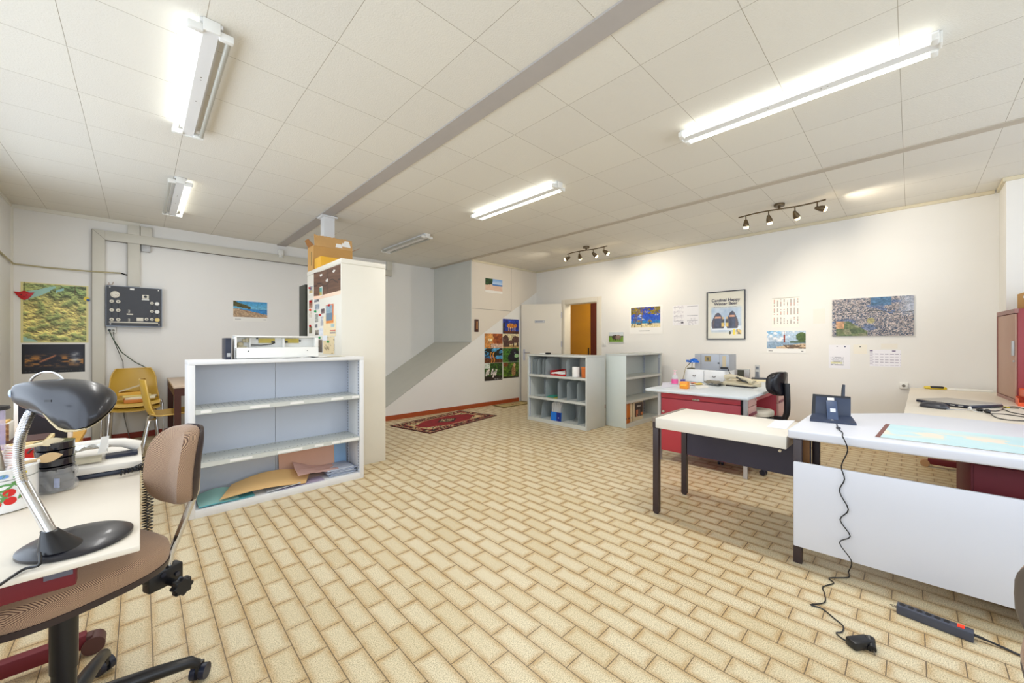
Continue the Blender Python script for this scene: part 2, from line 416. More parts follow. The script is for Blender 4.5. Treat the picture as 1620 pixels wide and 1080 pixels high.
# left wall with an unseen window, stretched toward the back wall to brighten that end, front wall with windows (behind the camera: the daylight comes in here)
WL0, WL1, WZ0, WZ1 = -2.1, 5.6, 0.85, 2.45
struct('wall_left', MB().box(XL-0.2, XL, YF-0.2, WL0, 0, HCEIL).box(XL-0.2, XL, WL1, YB, 0, HCEIL).box(XL-0.2, XL, WL0, WL1, 0, WZ0).box(XL-0.2, XL, WL0, WL1, WZ1, HCEIL), wall_m, keep=True)
FX0, FX1 = -0.7, 5.3
struct('wall_front', MB().box(XL, FX0, YF-0.2, YF, 0, HCEIL).box(FX1, 5.913, YF-0.2, YF, 0, HCEIL).box(FX0, FX1, YF-0.2, YF, 0, WZ0).box(FX0, FX1, YF-0.2, YF, WZ1, HCEIL), wall_m, keep=True)
def win_frame(name, a0, a1, fixed, axis):
    mb = MB(); n = max(2, round((a1-a0)/1.5)); t = 0.05
    def bx(p0, p1, z0, z1):
        if axis == 'y': mb.box(fixed-0.06, fixed, p0, p1, z0, z1)
        else: mb.box(p0, p1, fixed-0.06, fixed, z0, z1)
    bx(a0, a1, WZ0, WZ0+t); bx(a0, a1, WZ1-t, WZ1)
    for i in range(n+1):
        c = a0+(a1-a0)*i/n; c = min(max(c, a0+t/2), a1-t/2); bx(c-t/2, c+t/2, WZ0+t, WZ1-t)
    struct(name, mb, curt_m, keep=True)
win_frame('window_1', WL0, WL1, XL-0.05, 'y'); win_frame('window_2', FX0, FX1, YF-0.05, 'x')
# stair enclosure: low wedge with sloped top, box above
SL = 0.606
def zs(x): return 1.262+SL*(x-4.531)
struct('wall_stair', MB().prism([(2.45, 0.0), (XR, 0.0), (XR, zs(XR)), (4.52, 1.255)], -YB, -YP, 0, Matrix.Rotation(PI/2, 4, 'X')), [wall_m], keep=True)
# sloped grey ledge skin
xa, xb = 2.455, 4.52
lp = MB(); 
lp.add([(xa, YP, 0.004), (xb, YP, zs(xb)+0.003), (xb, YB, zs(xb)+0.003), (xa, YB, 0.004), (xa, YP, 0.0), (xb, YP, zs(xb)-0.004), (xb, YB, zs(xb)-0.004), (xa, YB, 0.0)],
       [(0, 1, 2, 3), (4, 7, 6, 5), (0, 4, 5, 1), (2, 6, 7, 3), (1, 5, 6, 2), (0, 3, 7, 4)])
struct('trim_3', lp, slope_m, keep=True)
box_m = MB().prism([(4.51, zs(4.51)+0.001), (XR-0.001, zs(XR-0.001)+0.001), (XR-0.001, HCEIL), (4.51, HCEIL)], -(YB-0.001), -(YP-0.012), 0, Matrix.Rotation(PI/2, 4, 'X'))
struct('wall_stair_box', box_m, wall_warm, keep=True)
struct('wall_stair_box_side', MB().box(4.50, 4.51, YP-0.006, YB-0.001, zs(4.51)+0.002, HCEIL), mat('grey white side panel', (206, 208, 204), 0.7, var=0.03, scale=3), keep=True)
yy = YP-0.0125
struct('trim_4', MB().box(5.543, 5.549, yy-0.001, yy+0.001, zs(5.546)+0.02, HCEIL-0.02), seam_m, keep=True)
struct('trim_5', MB().box(4.52, 5.543, yy-0.001, yy+0.001, 1.888, 1.894), seam_m, keep=True)
struct('trim_6', MB().box(4.51, XR, YP-0.035, YP-0.012, HCEIL-0.03, HCEIL-0.001), corn_m, keep=True)
# cornices
struct('trim_7', MB().box(XL, 0.0, YB-0.02, YB, HCEIL-0.045, HCEIL-0.001), mat('white cornice', (226, 222, 210), 0.6, var=0.02), keep=True)
struct('trim_8', MB().box(XR-0.02, XR, -0.60, 5.74, HCEIL-0.035, HCEIL-0.001).box(5.893, XR-0.02, -0.63, -0.61, HCEIL-0.035, HCEIL-0.001).box(5.893, 5.913, -2.6, -0.63, HCEIL-0.035, HCEIL-0.001), corn_m, keep=True)
struct('trim_9', MB().box(XL, XL+0.012, 6.0, YB, HCEIL-0.03, HCEIL-0.001).box(XL, XL+0.018, YB-0.018, YB, 0, HCEIL-0.045), mat('white cornice', (226, 222, 210)), keep=True)
# baseboards
struct('baseboard_stair', MB().box(2.6, XR-0.55, YP-0.015, YP, 0, 0.075), base_m, keep=True)
struct('baseboard_back', MB().box(XL, -0.44, YB-0.015, YB, 0, 0.075).box(-0.31, 2.45, YB-0.015, YB, 0, 0.075), mat('dark red baseboard', (140, 44, 26), 0.5, var=0.1), keep=True)
struct('baseboard_right', MB().box(XR-0.015, XR, -0.6, DY0-0.1, 0, 0.075), base_m, keep=True)
# cable trunking on the back wall
tk = YB-0.045
struct('trim_10', MB().box(-0.428, -0.318, tk, YB, 0.0, 2.645).box(-0.318, 3.52, tk, YB, 2.53, 2.645).box(-0.117, -0.003, tk, YB, 1.97, 2.53).box(-0.117, -0.004, tk, YB, 2.645, 2.765)
       .box(0.003, 0.112, tk, YB, 2.645, 2.765).box(3.42, 3.53, tk, YB, 2.645, HCEIL-0.001), trunk_m, keep=True, bevel=0.003)
struct('trim_11', MB().box(-0.431, -0.428, tk-0.002, YB, 0, 2.645).box(-0.119, -0.117, tk-0.002, YB, 1.97, 2.53).box(-0.003, 0.003, tk+0.01, YB, 2.645, 2.765).box(-0.314, 3.52, tk-0.0015, YB, 2.527, 2.5295)
       .add([(-0.428, tk-0.001, 2.647), (-0.424, tk-0.001, 2.647), (-0.314, tk-0.001, 2.532), (-0.318, tk-0.001, 2.532)], [(0, 1, 2, 3)]), seam_m, keep=True)
# door frame, open leaf, corridor behind
struct('door_2', MB().box(XR-0.012, XR+0.19, DY0-0.095, DY0+0.012, 0, DH+0.085).box(XR-0.012, XR+0.19, DY1-0.012, DY1+0.07, 0, DH+0.085).box(XR-0.012, XR+0.19, DY0+0.012, DY1-0.012, DH-0.012, DH+0.085),
       mat('cream door frame', (224, 217, 202), 0.5, var=0.03), keep=True, bevel=0.004)
struct('wall_corridor', MB().box(XR+0.18, 8.2, 3.9, 4.0, 0, 2.6).box(XR+0.18, 8.2, 5.9, 6.0, 0, 2.6).box(7.5, 7.7, 4.0, 5.9, 0, 2.6).box(XR+0.18, 7.5, 4.0, 5.9, 2.5, 2.6), wall_m, keep=True)
wdoor = mat('amber veneer door', (190, 134, 34), 0.4, var=0.18, scale=2.2)
d3 = struct('door_3', MB().box(7.44, 7.49, 5.09, 5.88, 0.01, 2.3), wdoor, keep=True, bevel=0.003)
lab(struct('door_frame', MB().box(7.42, 7.495, 4.86, 5.09, 0.0, 2.3), mat('dark red brown wood', (88, 28, 12), 0.5, var=0.15, scale=8), parent=d3, world=True), 'dark red brown frame of the veneer door')
struct('handle', MB().box(7.435, 7.442, 5.14, 5.18, 0.95, 1.12), bronze, parent=d3, world=True)
hx, hy = XR-0.02, 5.035
ang = math.atan2(5.745-hy, 5.845-hx); Lw = 0.855
dl = thing('door_1', 'white door leaf standing open beside the animal posters', 'door', (hx, hy, 0), ang); dl['kind'] = 'structure'
struct('leaf', MB().box(0, Lw, 0.0, 0.042, 0.008, 2.045), mat('off white door paint', (222, 216, 204), 0.5, var=0.02, scale=3), parent=dl, bevel=0.003)
hd = struct('handle', MB().box(Lw-0.085, Lw-0.045, 0.042, 0.048, 0.87, 1.10), mat('satin aluminium', (172, 170, 178), 0.3, metal=0.8), parent=dl)
struct('lever', MB().cyl((Lw-0.065, 0.045, 1.03), (Lw-0.065, 0.09, 1.03), 0.008).cyl((Lw-0.065, 0.088, 1.03), (Lw-0.19, 0.088, 1.03), 0.008).box(Lw-0.07, Lw-0.06, 0.048, 0.052, 0.91, 0.93), MATS['satin aluminium'], parent=hd)
struct('hinge', MB().cyl((0.0, 0.045, 1.75), (0.0, 0.045, 1.87), 0.011), MATS['satin aluminium'], parent=dl)
struct('hinge', MB().cyl((0.0, 0.045, 1.15), (0.0, 0.045, 1.27), 0.011), MATS['satin aluminium'], parent=dl)
def p_sign(u, v):
    if u < 0.04 or u > 0.96 or v < 0.1 or v > 0.9: return (120, 126, 140)
    k = math.floor(u*9)
    if 0.25 < v < 0.78 and 0.1 < u < 0.8 and (u*9-k) < 0.72: return (110+60*_h(k, int(v*4), 3), 114+60*_h(k, int(v*4), 3), 126+60*_h(k, int(v*4), 3))
    return (196, 198, 204)
sg = picture('sign_plate', (0, 0, 0), (1, 0, 0), (0, 0, 1), 0.21, 0.05, p_sign, 36, 10, 0.003, parent=dl, world=False)
sg.rotation_euler = (0, 0, PI); sg.location = (0.565, 0.0425, 1.655); sg['kind'] = 'structure'
# ================================================================== CEILING LIGHTS
def fixture(label, cx, cy, left_on, right_on, L=1.3):
    t = thing('fluorescent_fixture', label, 'ceiling light', (cx, cy, HCEIL), 0, 'twin tube battens on the ceiling')
    h = L/2
    MB().box(-0.03, 0.03, -h, h, -0.052, -0.001).box(-0.045, 0.045, -h, h, -0.02, -0.001).cyl((0.0, -0.2, -0.0525), (0.0, -0.2, -0.051), 0.004, n=8, mi=1).cyl((0, -0.17, -0.0525), (0, -0.17, -0.051), 0.004, n=8, mi=1).cyl((0, 0.1, -0.0525), (0, 0.1, -0.051), 0.004, n=8, mi=1).build('channel', [white_met, seam_m], t)
    for sx, on in ((-1, left_on), (1, right_on)):
        MB().cyl((sx*0.072, -h+0.03, -0.048), (sx*0.072, h-0.03, -0.048), 0.013, n=12).build('tube', tube_on if on else grey_tube, t)
        for sy in (-1, 1):
            MB().box(min(sx*0.03, sx*0.09), max(sx*0.03, sx*0.09), min(sy*(h-0.03), sy*h), max(sy*(h-0.03), sy*h), -0.066, -0.03).build('lamp_holder', white_pl, t, bevel=0.006)
    for sy in (-1, 1):
        MB().box(-0.034, 0.034, min(sy*h, sy*(h+0.012)), max(sy*h, sy*(h+0.012)), -0.06, -0.001).build('end_cap', white_pl, t, bevel=0.003)
    n_on = int(left_on)+int(right_on)
    if n_on:   # the output of the lit tubes
        li = bpy.data.lights.new('tube_light', 'AREA'); li.shape = 'RECTANGLE'; li.size = 0.17; li.size_y = L-0.1; li.energy = TUBE_W*n_on; li.color = (1.0, 0.98, 0.94)
        lo = bpy.data.objects.new('tube_light', li); COL.objects.link(lo); lo.parent = t; lo.location = (0, 0, -0.075)
    return t
TUBE_W = 12.0
fixture('white batten light nearest on the left, left tube lit and right tube grey', 0.25, 3.01, True, False)
fixture('far batten light on the left near the back wall, right tube lit', 0.275, 5.45, False, True)
fixture('large batten light at upper right, both tubes lit', 2.915, 0.54, True, True, 1.28)
fixture('batten light in the middle of the ceiling, both tubes lit', 2.945, 3.03, True, True)
fixture('unlit far batten light above the sloped stair ledge', 2.975, 5.48, False, False)
def spot_rail(label, cx, cy, L, heads):
    t = thing('spotlight_rail', label, 'spotlight rail', (cx, cy, HCEIL), 0, 'bronze spotlight rails on the ceiling')
    MB().lathe([(0.05, -0.03), (0.052, -0.025), (0.052, -0.001)], 24).build('canopy', bronze, t)
    pts = [(0.03*math.sin(2*PI*i/16), -L/2+L*i/16, -0.06) for i in range(17)]
    MB().tube(pts, 0.008, 8).cyl((0, 0, -0.03), (0, 0, -0.06), 0.012).build('bar', bronze, t)
    for k, (fy, aim) in enumerate(heads):
        bx = 0.03*math.sin(2*PI*(fy+0.5)); y0 = L*fy
        ar = MB().cyl((bx, y0, -0.062), (bx, y0, -0.125), 0.006, n=8).build('arm', bronze, t)
        a = Vector(aim).normalized(); p = Vector((bx, y0, -0.128)); q = p+a*0.085
        hd = MB().cyl(p-a*0.02, p+a*0.03, 0.014, 0.03, n=16).cyl(p+a*0.03, p+a*0.06, 0.03, 0.033, n=16).build('spot_head', bronze, t)
        MB().cyl(p+a*0.05, q, 0.029, 0.024, n=16).build('bulb', bulb_on, hd)
        li = bpy.data.lights.new('warm_spot', 'SPOT'); li.energy = SPOT_W; li.color = (1.0, 0.89, 0.71); li.spot_size = math.radians(105); li.spot_blend = 1.0; li.shadow_soft_size = 0.03
        lo = bpy.data.objects.new('warm_spot', li); COL.objects.link(lo); lo.parent = t
        lo.location = q+a*0.02; lo.rotation_euler = a.to_track_quat('-Z', 'Y').to_euler()
    return t
SPOT_W = 27.0
spot_rail('farther bronze four spot rail near the open door', 5.24, 3.68, 0.78, [(0.44, (-0.2, 0.9, -0.35)), (0.15, (0.75, 0.35, -0.55)), (-0.15, (0.75, -0.3, -0.55)), (-0.42, (0.75, -0.45, -0.5))])
spot_rail('nearer bronze four spot rail above the framed poster wall', 5.19, 1.03, 0.82, [(0.40, (0.25, 0.05, -1.0)), (0.12, (0.45, -0.1, -1.0)), (-0.17, (0.7, -0.2, -0.75)), (-0.41, (0.55, -0.75, -0.15))])
# ================================================================== WALL PICTURES
def relief(u, v):
    if u < 0.03 or u > 0.97 or v < 0.02 or v > 0.985: return (222, 212, 150)
    x = u*9; y = v*12
    r = fbm(x+y*0.6, y-x*0.5, 3, 4); r2 = fbm(x+y*0.6+0.09, y-x*0.5+0.09, 3, 4); sh = (r2-r)*6
    c = mixc((138, 146, 88), (202, 186, 112), sst(0.3, 0.6, r))
    c = mixc(c, (92, 124, 80), sst(0.62, 1.0, v+0.2*(u-0.4)+0.3*(r-0.5))*0.6)
    c = tuple(k*(1+max(-0.45, min(0.35, sh))) for k in c)
    if u < 0.50 and abs(v-0.735-0.40*u+0.05*(r-0.5)) < 0.062*(1-(u/0.56)**3): return mixc((150, 194, 186), (166, 204, 190), r)
    if 0.5 < u < 0.62 and abs(v-0.87-(u-0.5)*0.4) < 0.02: return (150, 194, 190)
    if v < 0.14-0.5*u+0.06*(r-0.5): return (160, 196, 178)
    if u > 0.78 and v > 0.82 and (abs(u-0.78) < 0.012 or abs(v-0.82) < 0.01): return (90, 80, 50)
    return c
tag(picture('wall_map', (-0.982, YB, 1.243), UB, VZ, 0.522, 0.697, relief, 84, 112, 0.002), 'green and tan relief map pinned in the left corner', 'map')
def darkpic(u, v):
    if u < 0.04 or u > 0.97 or v > 0.985: return (14, 14, 22)
    if v < 0.16:
        return (50, 52, 56) if 0.05 < v < 0.09 and _h(int(u*60), 1, 5) > 0.6 else (14, 15, 24)
    if u < 0.1 and v < 0.12: return (210, 210, 210)
    x = u*9; n = fbm(x, v*16, 4, 4)
    c = mixc((12, 12, 28), (26, 24, 40), n)
    c = mixc(c, (190, 130, 60), sst(0.30, 0.06, abs(v-0.36-0.1*n))*sst(0.36, 0.62, n)*0.95)
    c = mixc(c, (190, 120, 80), sst(0.06, 0.0, abs((v-0.5)-(u-0.4)*0.9))*sst(0.24, 0.3, u)*sst(0.55, 0.5, u))
    c = mixc(c, (196, 204, 210), sst(0.13, 0.0, abs(u-0.84))*sst(0.2, 0.5, v)*sst(0.82, 0.6, v)*n*1.4)
    return c
tag(picture('poster', (-0.975, YB, 0.888), UB, VZ, 0.486, 0.337, darkpic, 64, 44, 0.002), 'dark night scene poster hanging directly below the relief map', 'poster')
MB().cyl((-0.72, YB-0.006, 1.235), (-0.72, YB-0.001, 1.235), 0.012, n=12)
def beach_a(u, v):
    if v < 0.22:
        return (150, 150, 150) if (0.09 < v < 0.13 and (u < 0.22 and u > 0.05 or u > 0.88 and u < 0.96)) else (236, 234, 228)
    w = (v-0.22)/0.78; n = fbm(u*9, w*9, 8, 4)
    hz = 0.5
    if w > hz+0.36*(0.42-u)+0.05*n and u < 0.5 and w < 1.02-0.75*u+0.14*n-0.05: return mixc((58, 66, 30), (120, 96, 40), n*1.3-0.2)
    if w > hz: return mixc((120, 190, 220), (60, 150, 205), (w-hz)*2)
    if w > 0.16+0.5*(1-u)+0.03*n-0.1*(1-u): return mixc((30, 120, 190), (70, 150, 210), n)
    return mixc((150, 120, 90), (226, 196, 160), fbm(u*26, w*30, 9, 3)*1.5-0.25)
tag(picture('wall_calendar', (1.002, YB, 1.566), UB, VZ, 0.438, 0.305, grain(beach_a, 30, 0.2), 60, 42, 0.003), 'pebble beach calendar alone on the wall left of the cabinet', 'calendar')
PF = YP-0.012
def beach_b(u, v):
    if v < 0.19: return (236, 232, 226)
    w = (v-0.19)/0.81; n = fbm(u*8, w*8, 12, 4)
    if u < 0.42+0.16*(n-0.5) and w > 0.36+0.1*n+0.3*u: return mixc((10, 30, 12), (40, 104, 34), n*1.5-0.3)
    if w > 0.55: return mixc((196, 214, 236), (110, 160, 222), (w-0.55)*2+0.3*(n-0.5))
    if w > 0.44 and u > 0.42: return (60, 120, 190)
    return mixc((212, 176, 152), (232, 206, 188), n)
tag(picture('wall_calendar', (4.843, PF, 2.227), UB, VZ, 0.452, 0.276, beach_b, 46, 28, 0.003), 'small beach calendar high on the cream panel above the stair ledge', 'calendar')
# wooden latch
t = thing('wooden_plaque', 'small brown wooden plaque on the cream stair panel edge', 'plaque', (4.62, PF, 1.565))
MB().box(-0.047, 0.047, -0.015, -0.0005, -0.12, 0.12).build('backboard', wood_dk, t, bevel=0.004)
MB().cyl((0, -0.022, -0.07), (0, -0.022, 0.08), 0.014, n=10).build('inlay_strip', mat('copper strip', (190, 130, 80), 0.4, metal=0.4), t)
def animal(kind):
    def f(u, v):
        n = fbm(u*7, v*7, 20+kind, 4); n2 = fbm(u*18, v*18, 40+kind, 3)
        def el(cx, cy, rx, ry, k=0.25): return ((u-cx)/rx)**2+((v-cy)/ry)**2 < 1+k*(n2-0.5)*4
        if kind == 0:   # orange animal on blue
            c = mixc((14, 30, 120), (40, 90, 220), n*1.6-0.3)
            if v < 0.14+0.1*n2: c = mixc((120, 46, 20), (40, 20, 16), n)
            if el(0.52, 0.55, 0.25, 0.17) or el(0.76, 0.55, 0.12, 0.14): c = mixc((190, 90, 20), (240, 180, 60), n2*1.6-0.3)
            if 0.18 < v < 0.45 and any(abs(u-q) < 0.028 for q in (0.36, 0.48, 0.62, 0.74)): c = mixc((210, 150, 70), (240, 226, 200), n)
            if u < 0.14 and n > 0.4: c = (20, 14, 40)
            return c
        if kind == 1:   # tawny cat
            c = mixc((196, 120, 50), (224, 166, 96), n2)
            if u > 0.45 and v > 0.3: c = mixc((120, 44, 20), (206, 120, 50), n*1.7-0.3)
            if el(0.3, 0.72, 0.2, 0.22): c = mixc((236, 186, 110), (200, 120, 50), n2*1.4-0.2)
            if el(0.3, 0.55, 0.1, 0.1): c = (242, 220, 180)
            if v < 0.24+0.1*n and u > 0.35: c = mixc((200, 160, 140), (226, 196, 176), n2)
            return c
        if kind == 2:   # two elephants
            c = mixc((226, 206, 150), (240, 228, 190), n)
            if v < 0.2: c = mixc((176, 140, 80), (206, 172, 110), n2)
            if el(0.17, 0.62, 0.2, 0.3, 0.1) or el(0.8, 0.6, 0.24, 0.26, 0.1): c = mixc((66, 40, 36), (120, 84, 72), n2)
            if 0.08 < v < 0.5 and (0.04 < u < 0.4 or 0.62 < u < 0.7 or 0.86 < u < 0.96): c = mixc((58, 34, 30), (110, 76, 64), n2)
            if el(0.5, 0.42, 0.14, 0.16, 0.1): c = mixc((80, 46, 40), (126, 84, 66), n2)
            return c
        if kind == 3:   # trees at dusk
            c = mixc((24, 90, 160), (90, 180, 220), v+0.4*(n-0.5))
            if n > 0.46 and v > 0.4: c = mixc((12, 14, 12), (40, 44, 20), n2)
            if v < 0.36+0.2*(n-0.5): c = mixc((60, 26, 10), (160, 84, 24), n2*1.4-0.2)
            if any(abs(u-q-0.04*math.sin(v*9)) < 0.03 for q in (0.36, 0.5)) and v < 0.75: c = mixc((200, 120, 40), (230, 170, 80), n2)
            if u > 0.62 and 0.25 < v < 0.5: c = mixc((40, 130, 200), (120, 190, 220), n)
            return c
        if kind == 4:   # dark ape in leaves
            c = mixc((20, 70, 14), (110, 170, 50), n2*1.6-0.3)
            if el(0.72, 0.5, 0.3, 0.5) or el(0.55, 0.3, 0.25, 0.3): c = mixc((8, 8, 16), (34, 36, 52), n2)
            if el(0.85, 0.45, 0.14, 0.16): c = mixc((120, 170, 110), (190, 216, 180), n2)
            if el(0.74, 0.66, 0.05, 0.1): c = (88, 92, 112)
            return c
        if kind == 5:   # white birds on dark leaves
            c = mixc((20, 44, 14), (90, 140, 40), n2*1.6-0.35)
            if v < 0.25: c = mixc((26, 20, 20), (58, 46, 40), n2)
            if u < 0.3 and v > 0.7: c = mixc((190, 206, 190), (236, 240, 236), n)
            for q, r in ((0.12, 0.45), (0.22, 0.5), (0.42, 0.5), (0.5, 0.34), (0.62, 0.45)):
                if abs((u-q)-(v-r)*0.2) < 0.045 and abs(v-r) < 0.17: c = mixc((206, 196, 190), (246, 240, 236), n2)
            if v < 0.1 and u > 0.55 and v > 0.05 and _h(int(u*50), 2, 4) > 0.4: c = (150, 150, 150)
            return c
        c = mixc((30, 54, 10), (120, 160, 40), n*1.7-0.35)   # standing brown animal
        if el(0.15, 0.86, 0.16, 0.14): c = mixc((90, 40, 20), (150, 90, 40), n2)
        if el(0.66, 0.45, 0.13, 0.34): c = mixc((120, 84, 50), (200, 160, 110), n2)
        if el(0.7, 0.82, 0.09, 0.12): c = mixc((206, 160, 110), (232, 206, 170), n2)
        if v < 0.1: c = mixc((30, 30, 16), (60, 50, 26), n2)
        return c
    return f
ax0, ax1, ax2 = 4.835, 5.318, 5.785
AN = [(0, ax1, 1.422, ax2-ax1-0.004, 0.305, 'blue poster of an orange animal, topmost of the seven animal posters'),
      (1, ax0, 1.130, ax1-ax0-0.006, 0.290, 'tawny wild cat poster at the upper left of the animal posters'),
      (2, ax1, 1.128, ax2-ax1-0.004, 0.291, 'poster of two grey brown elephants in the right column'),
      (3, ax0, 0.837, ax1-ax0-0.006, 0.290, 'poster of dark trees under a blue sky below the wild cat poster'),
      (4, ax1, 0.835, ax2-ax1-0.004, 0.290, 'poster of a black ape among green leaves'),
      (5, ax0, 0.487, ax1-ax0-0.010, 0.347, 'poster of white birds at the bottom left of the animal posters'),
      (6, ax1+0.012, 0.507, ax2-ax1-0.016, 0.325, 'green poster of a standing brown animal at the bottom right')]
for k, x0, z0, w, h, l in AN:
    tag(picture('animal_poster', (x0, YP, z0), UB, VZ, w, h, grain(animal(k), 26, 0.45, 500+k), 60, 40, 0.0025), l, 'poster', 'animal posters beside the open door')
# right wall
def horses(u, v):
    n = fbm(u*10, v*8, 60, 3)
    if v < 0.08: return (206, 206, 200)
    c = mixc((200, 208, 214), (226, 230, 232), n) if v > 0.62 else mixc((90, 130, 40), (140, 176, 70), n)
    if 0.55 < v < 0.66: c = mixc((70, 90, 50), (110, 124, 80), n)
    if ((u-0.45)/0.22)**2+((v-0.52)/0.22)**2 < 1: c = mixc((40, 32, 34), (96, 76, 70), n)
    if ((u-0.66)/0.2)**2+((v-0.52)/0.22)**2 < 1: c = mixc((120, 96, 90), (176, 150, 140), n)
    if v < 0.42 and v > 0.2 and any(abs(u-q) < 0.02 for q in (0.35, 0.47, 0.6, 0.74)): c = (50, 40, 38)
    return c
tag(picture('canvas_print', (XR, 3.922, 1.238), UR, VZ, 0.30, 0.195, horses, 36, 24, 0.02), 'small horse picture on the wall right of the doorway', 'picture')
def palms(u, v):
    if v < 0.23 or u < 0.045 or u > 0.93 or v > 0.96:
        return (190, 190, 190) if (0.1 < v < 0.125 and 0.3 < u < 0.62) else (240, 238, 234)
    x = (u-0.045)/0.885; w = (v-0.23)/0.73; n = fbm(x*9, w*8, 70, 4); n2 = fbm(x*22, w*20, 72, 3)
    c = mixc((60, 120, 220), (20, 50, 170), w) 
    if n > 0.56 and 0.36 < w < 0.8: c = mixc(c, (240, 244, 250), (n-0.56)*7)
    if w < 0.33: c = mixc((20, 90, 180), (60, 160, 200), n)
    if w < 0.2: c = mixc((226, 206, 150), (246, 236, 200), n2)
    if w > 0.62 and n2 > 0.5-0.25*abs(x-0.5)-0.2*(w-0.6): c = mixc((60, 60, 14), (190, 160, 50), n*1.5-0.2)
    for a0, b0 in ((0.02, 0.28), (0.12, 0.3), (0.36, 0.42)):
        if abs(x-(a0+(b0-a0)*w)) < 0.014 and w < 0.9: c = (120, 96, 60)
    for q in (0.28, 0.65):
        if abs(x-q) < 0.09*(1-(w-0.27)/0.14) and 0.27 < w < 0.41: c = (150, 130, 90)
        if abs(x-q) < 0.012 and 0.14 < w < 0.3: c = (90, 70, 50)
        if abs(x-q) < 0.07 and 0.14 < w < 0.2: c = (80, 70, 60)
    return c
tag(picture('wall_calendar', (XR, 3.507, 1.392), UR, VZ, 0.612, 0.49, grain(palms, 34, 0.25), 84, 64, 0.004), 'large white bordered palm beach calendar', 'calendar')
def schedule(u, v):
    c = (238, 236, 238)
    if abs(u-0.53) < 0.004: c = (206, 204, 210)
    if 0.05 < u < 0.44 or 0.56 < u < 0.96:
        r = v*20; k = math.floor(r)
        if k in (4, 9, 13, 18) and 0.25 < r-k < 0.75 and not (u > 0.5 and k in (13,)): c = (150, 146, 160)
        elif u < 0.5 and 0.2 < r-k < 0.6 and _h(int(u*26), k, 7) > 0.62: c = (196, 190, 200)
        elif u > 0.62 and v < 0.35 and 0.2 < r-k < 0.6 and _h(int(u*26), k, 7) > 0.55: c = (186, 180, 190)
    if 0.34 < u < 0.44 and 0.08 < v < 0.17: c = (70, 66, 80)
    return c
tag(picture('wall_schedule', (XR, 2.731, 1.525), UR, VZ, 0.414, 0.32, schedule, 60, 44, 0.001), 'two page printed schedule left of the framed poster', 'paper')
# framed poster
t = thing('framed_poster', 'black framed winter beer poster on the right wall', 'poster', (XR, 1.93, 1.29))
PY0, PY1, PZ0, PZ1 = 2.195, 1.664, 1.29, 2.018
fr = MB(); fw = 0.014
for (a, b, c, d) in ((PY0, PY0-fw, PZ0, PZ1), (PY1+fw, PY1, PZ0, PZ1), (PY0-fw, PY1+fw, PZ0, PZ0+fw), (PY0-fw, PY1+fw, PZ1-fw, PZ1)):
    fr.box(XR-0.02, XR-0.001, b, a, c, d)
fr.build('frame', mat('charcoal frame', (52, 54, 62), 0.35, var=0.05), t, world=True)
def cardinal(u, v):
    n = fbm(u*8, v*10, 90, 4); n2 = fbm(u*20, v*24, 92, 3)
    c = (226, 222, 206)
    cc = sst(0.06, 0.14, u)*sst(0.96, 0.88, u)*sst(0.1, 0.18, v)*sst(0.72, 0.62, v)
    c = mixc(c, mixc((150, 172, 200), (206, 218, 230), n), cc)
    if 0.18 < v < 0.27: c = mixc(c, (224, 230, 238), cc)
    def hood(cx, top, base, wd):
        # hooded shape: pointed cowl widening to a body
        if not (base < v < top): return None
        t = (top-v)/(top-base)
        hw = wd*(0.62*math.sqrt(t/0.3) if t < 0.3 else 0.62+0.34*math.sin((t-0.3)/0.7*PI*0.8))
        if abs(u-cx) > hw: return None
        f = (top-v)
        if 0.085 < f < 0.125 and abs(u-cx) < hw*0.7: return mixc((196, 130, 100), (226, 176, 140), n2)
        return mixc((36, 38, 56), (70, 72, 104), n2) if abs(u-cx) < hw*0.55 else mixc((52, 50, 66), (112, 74, 60), n2*1.4-0.2)
    for q in (hood(0.29, 0.56, 0.22, 0.19), hood(0.68, 0.585, 0.22, 0.17)):
        if q is not None: c = q
    for cx in (0.43, 0.54):
        if abs(u-cx) < 0.04 and 0.26 < v < 0.42: c = (222, 186, 90) if v < 0.34 else (60, 50, 44)
        if abs(u-cx) < 0.02 and 0.42 <= v < 0.47: c = (206, 170, 110)
    if 0.7 < u < 0.77 and 0.08 < v < 0.2: c = mixc((230, 200, 30), (250, 230, 90), n2)
    if 0.79 < u < 0.92 and 0.09 < v < 0.19 and v < 0.19-0.25*max(0, u-0.86): c = mixc((230, 196, 110), (120, 110, 90), sst(0.4, 0.6, n2))
    if ((u-0.62)/0.03)**2+((v-0.12)/0.035)**2 < 1: c = (70, 66, 40)
    if abs(v-0.672) < 0.006 and 0.17 < u < 0.82 and _h(int(u*80), 1, 2) > 0.25: c = (84, 82, 110)
    return c
picture('print', (XR-0.003, PY0-fw, PZ0+fw), UR, VZ, PY0-PY1-2*fw, PZ1-PZ0-2*fw, cardinal, 90, 124, 0.004, parent=t, m=print_mat('glazed print', 0.25, 0.35))
ink = mat('dark violet print', (62, 58, 84), 0.5, var=0.0)
yc = (PY0+PY1)/2
text('lettering', 'Cardinal Happy', 0.062, (XR-0.009, yc, 1.862), UR, VZ, ink, t, 0.001)
text('lettering', 'Winter Beer', 0.062, (XR-0.009, yc, 1.808), UR, VZ, ink, t, 0.001)
def yearcal(u, v):
    if v > 0.985: return (150, 140, 120)
    c = (240, 237, 228)
    cx = u*8.3-0.3; k = math.floor(cx); a = cx-k
    row = v*3.05; r = math.floor(row); b = row-r
    if 0 <= k < 8 and 0.25 < a < 0.62 and 0.1 < b < 0.88:
        if int(b*11) % 1 == 0 and _h(k, int(v*36), 4) > 0.22: c = (206, 160, 150) if k == 0 and b > 0.5 or _h(k, int(v*36), 9) > 0.9 else (176, 166, 160)
    return c
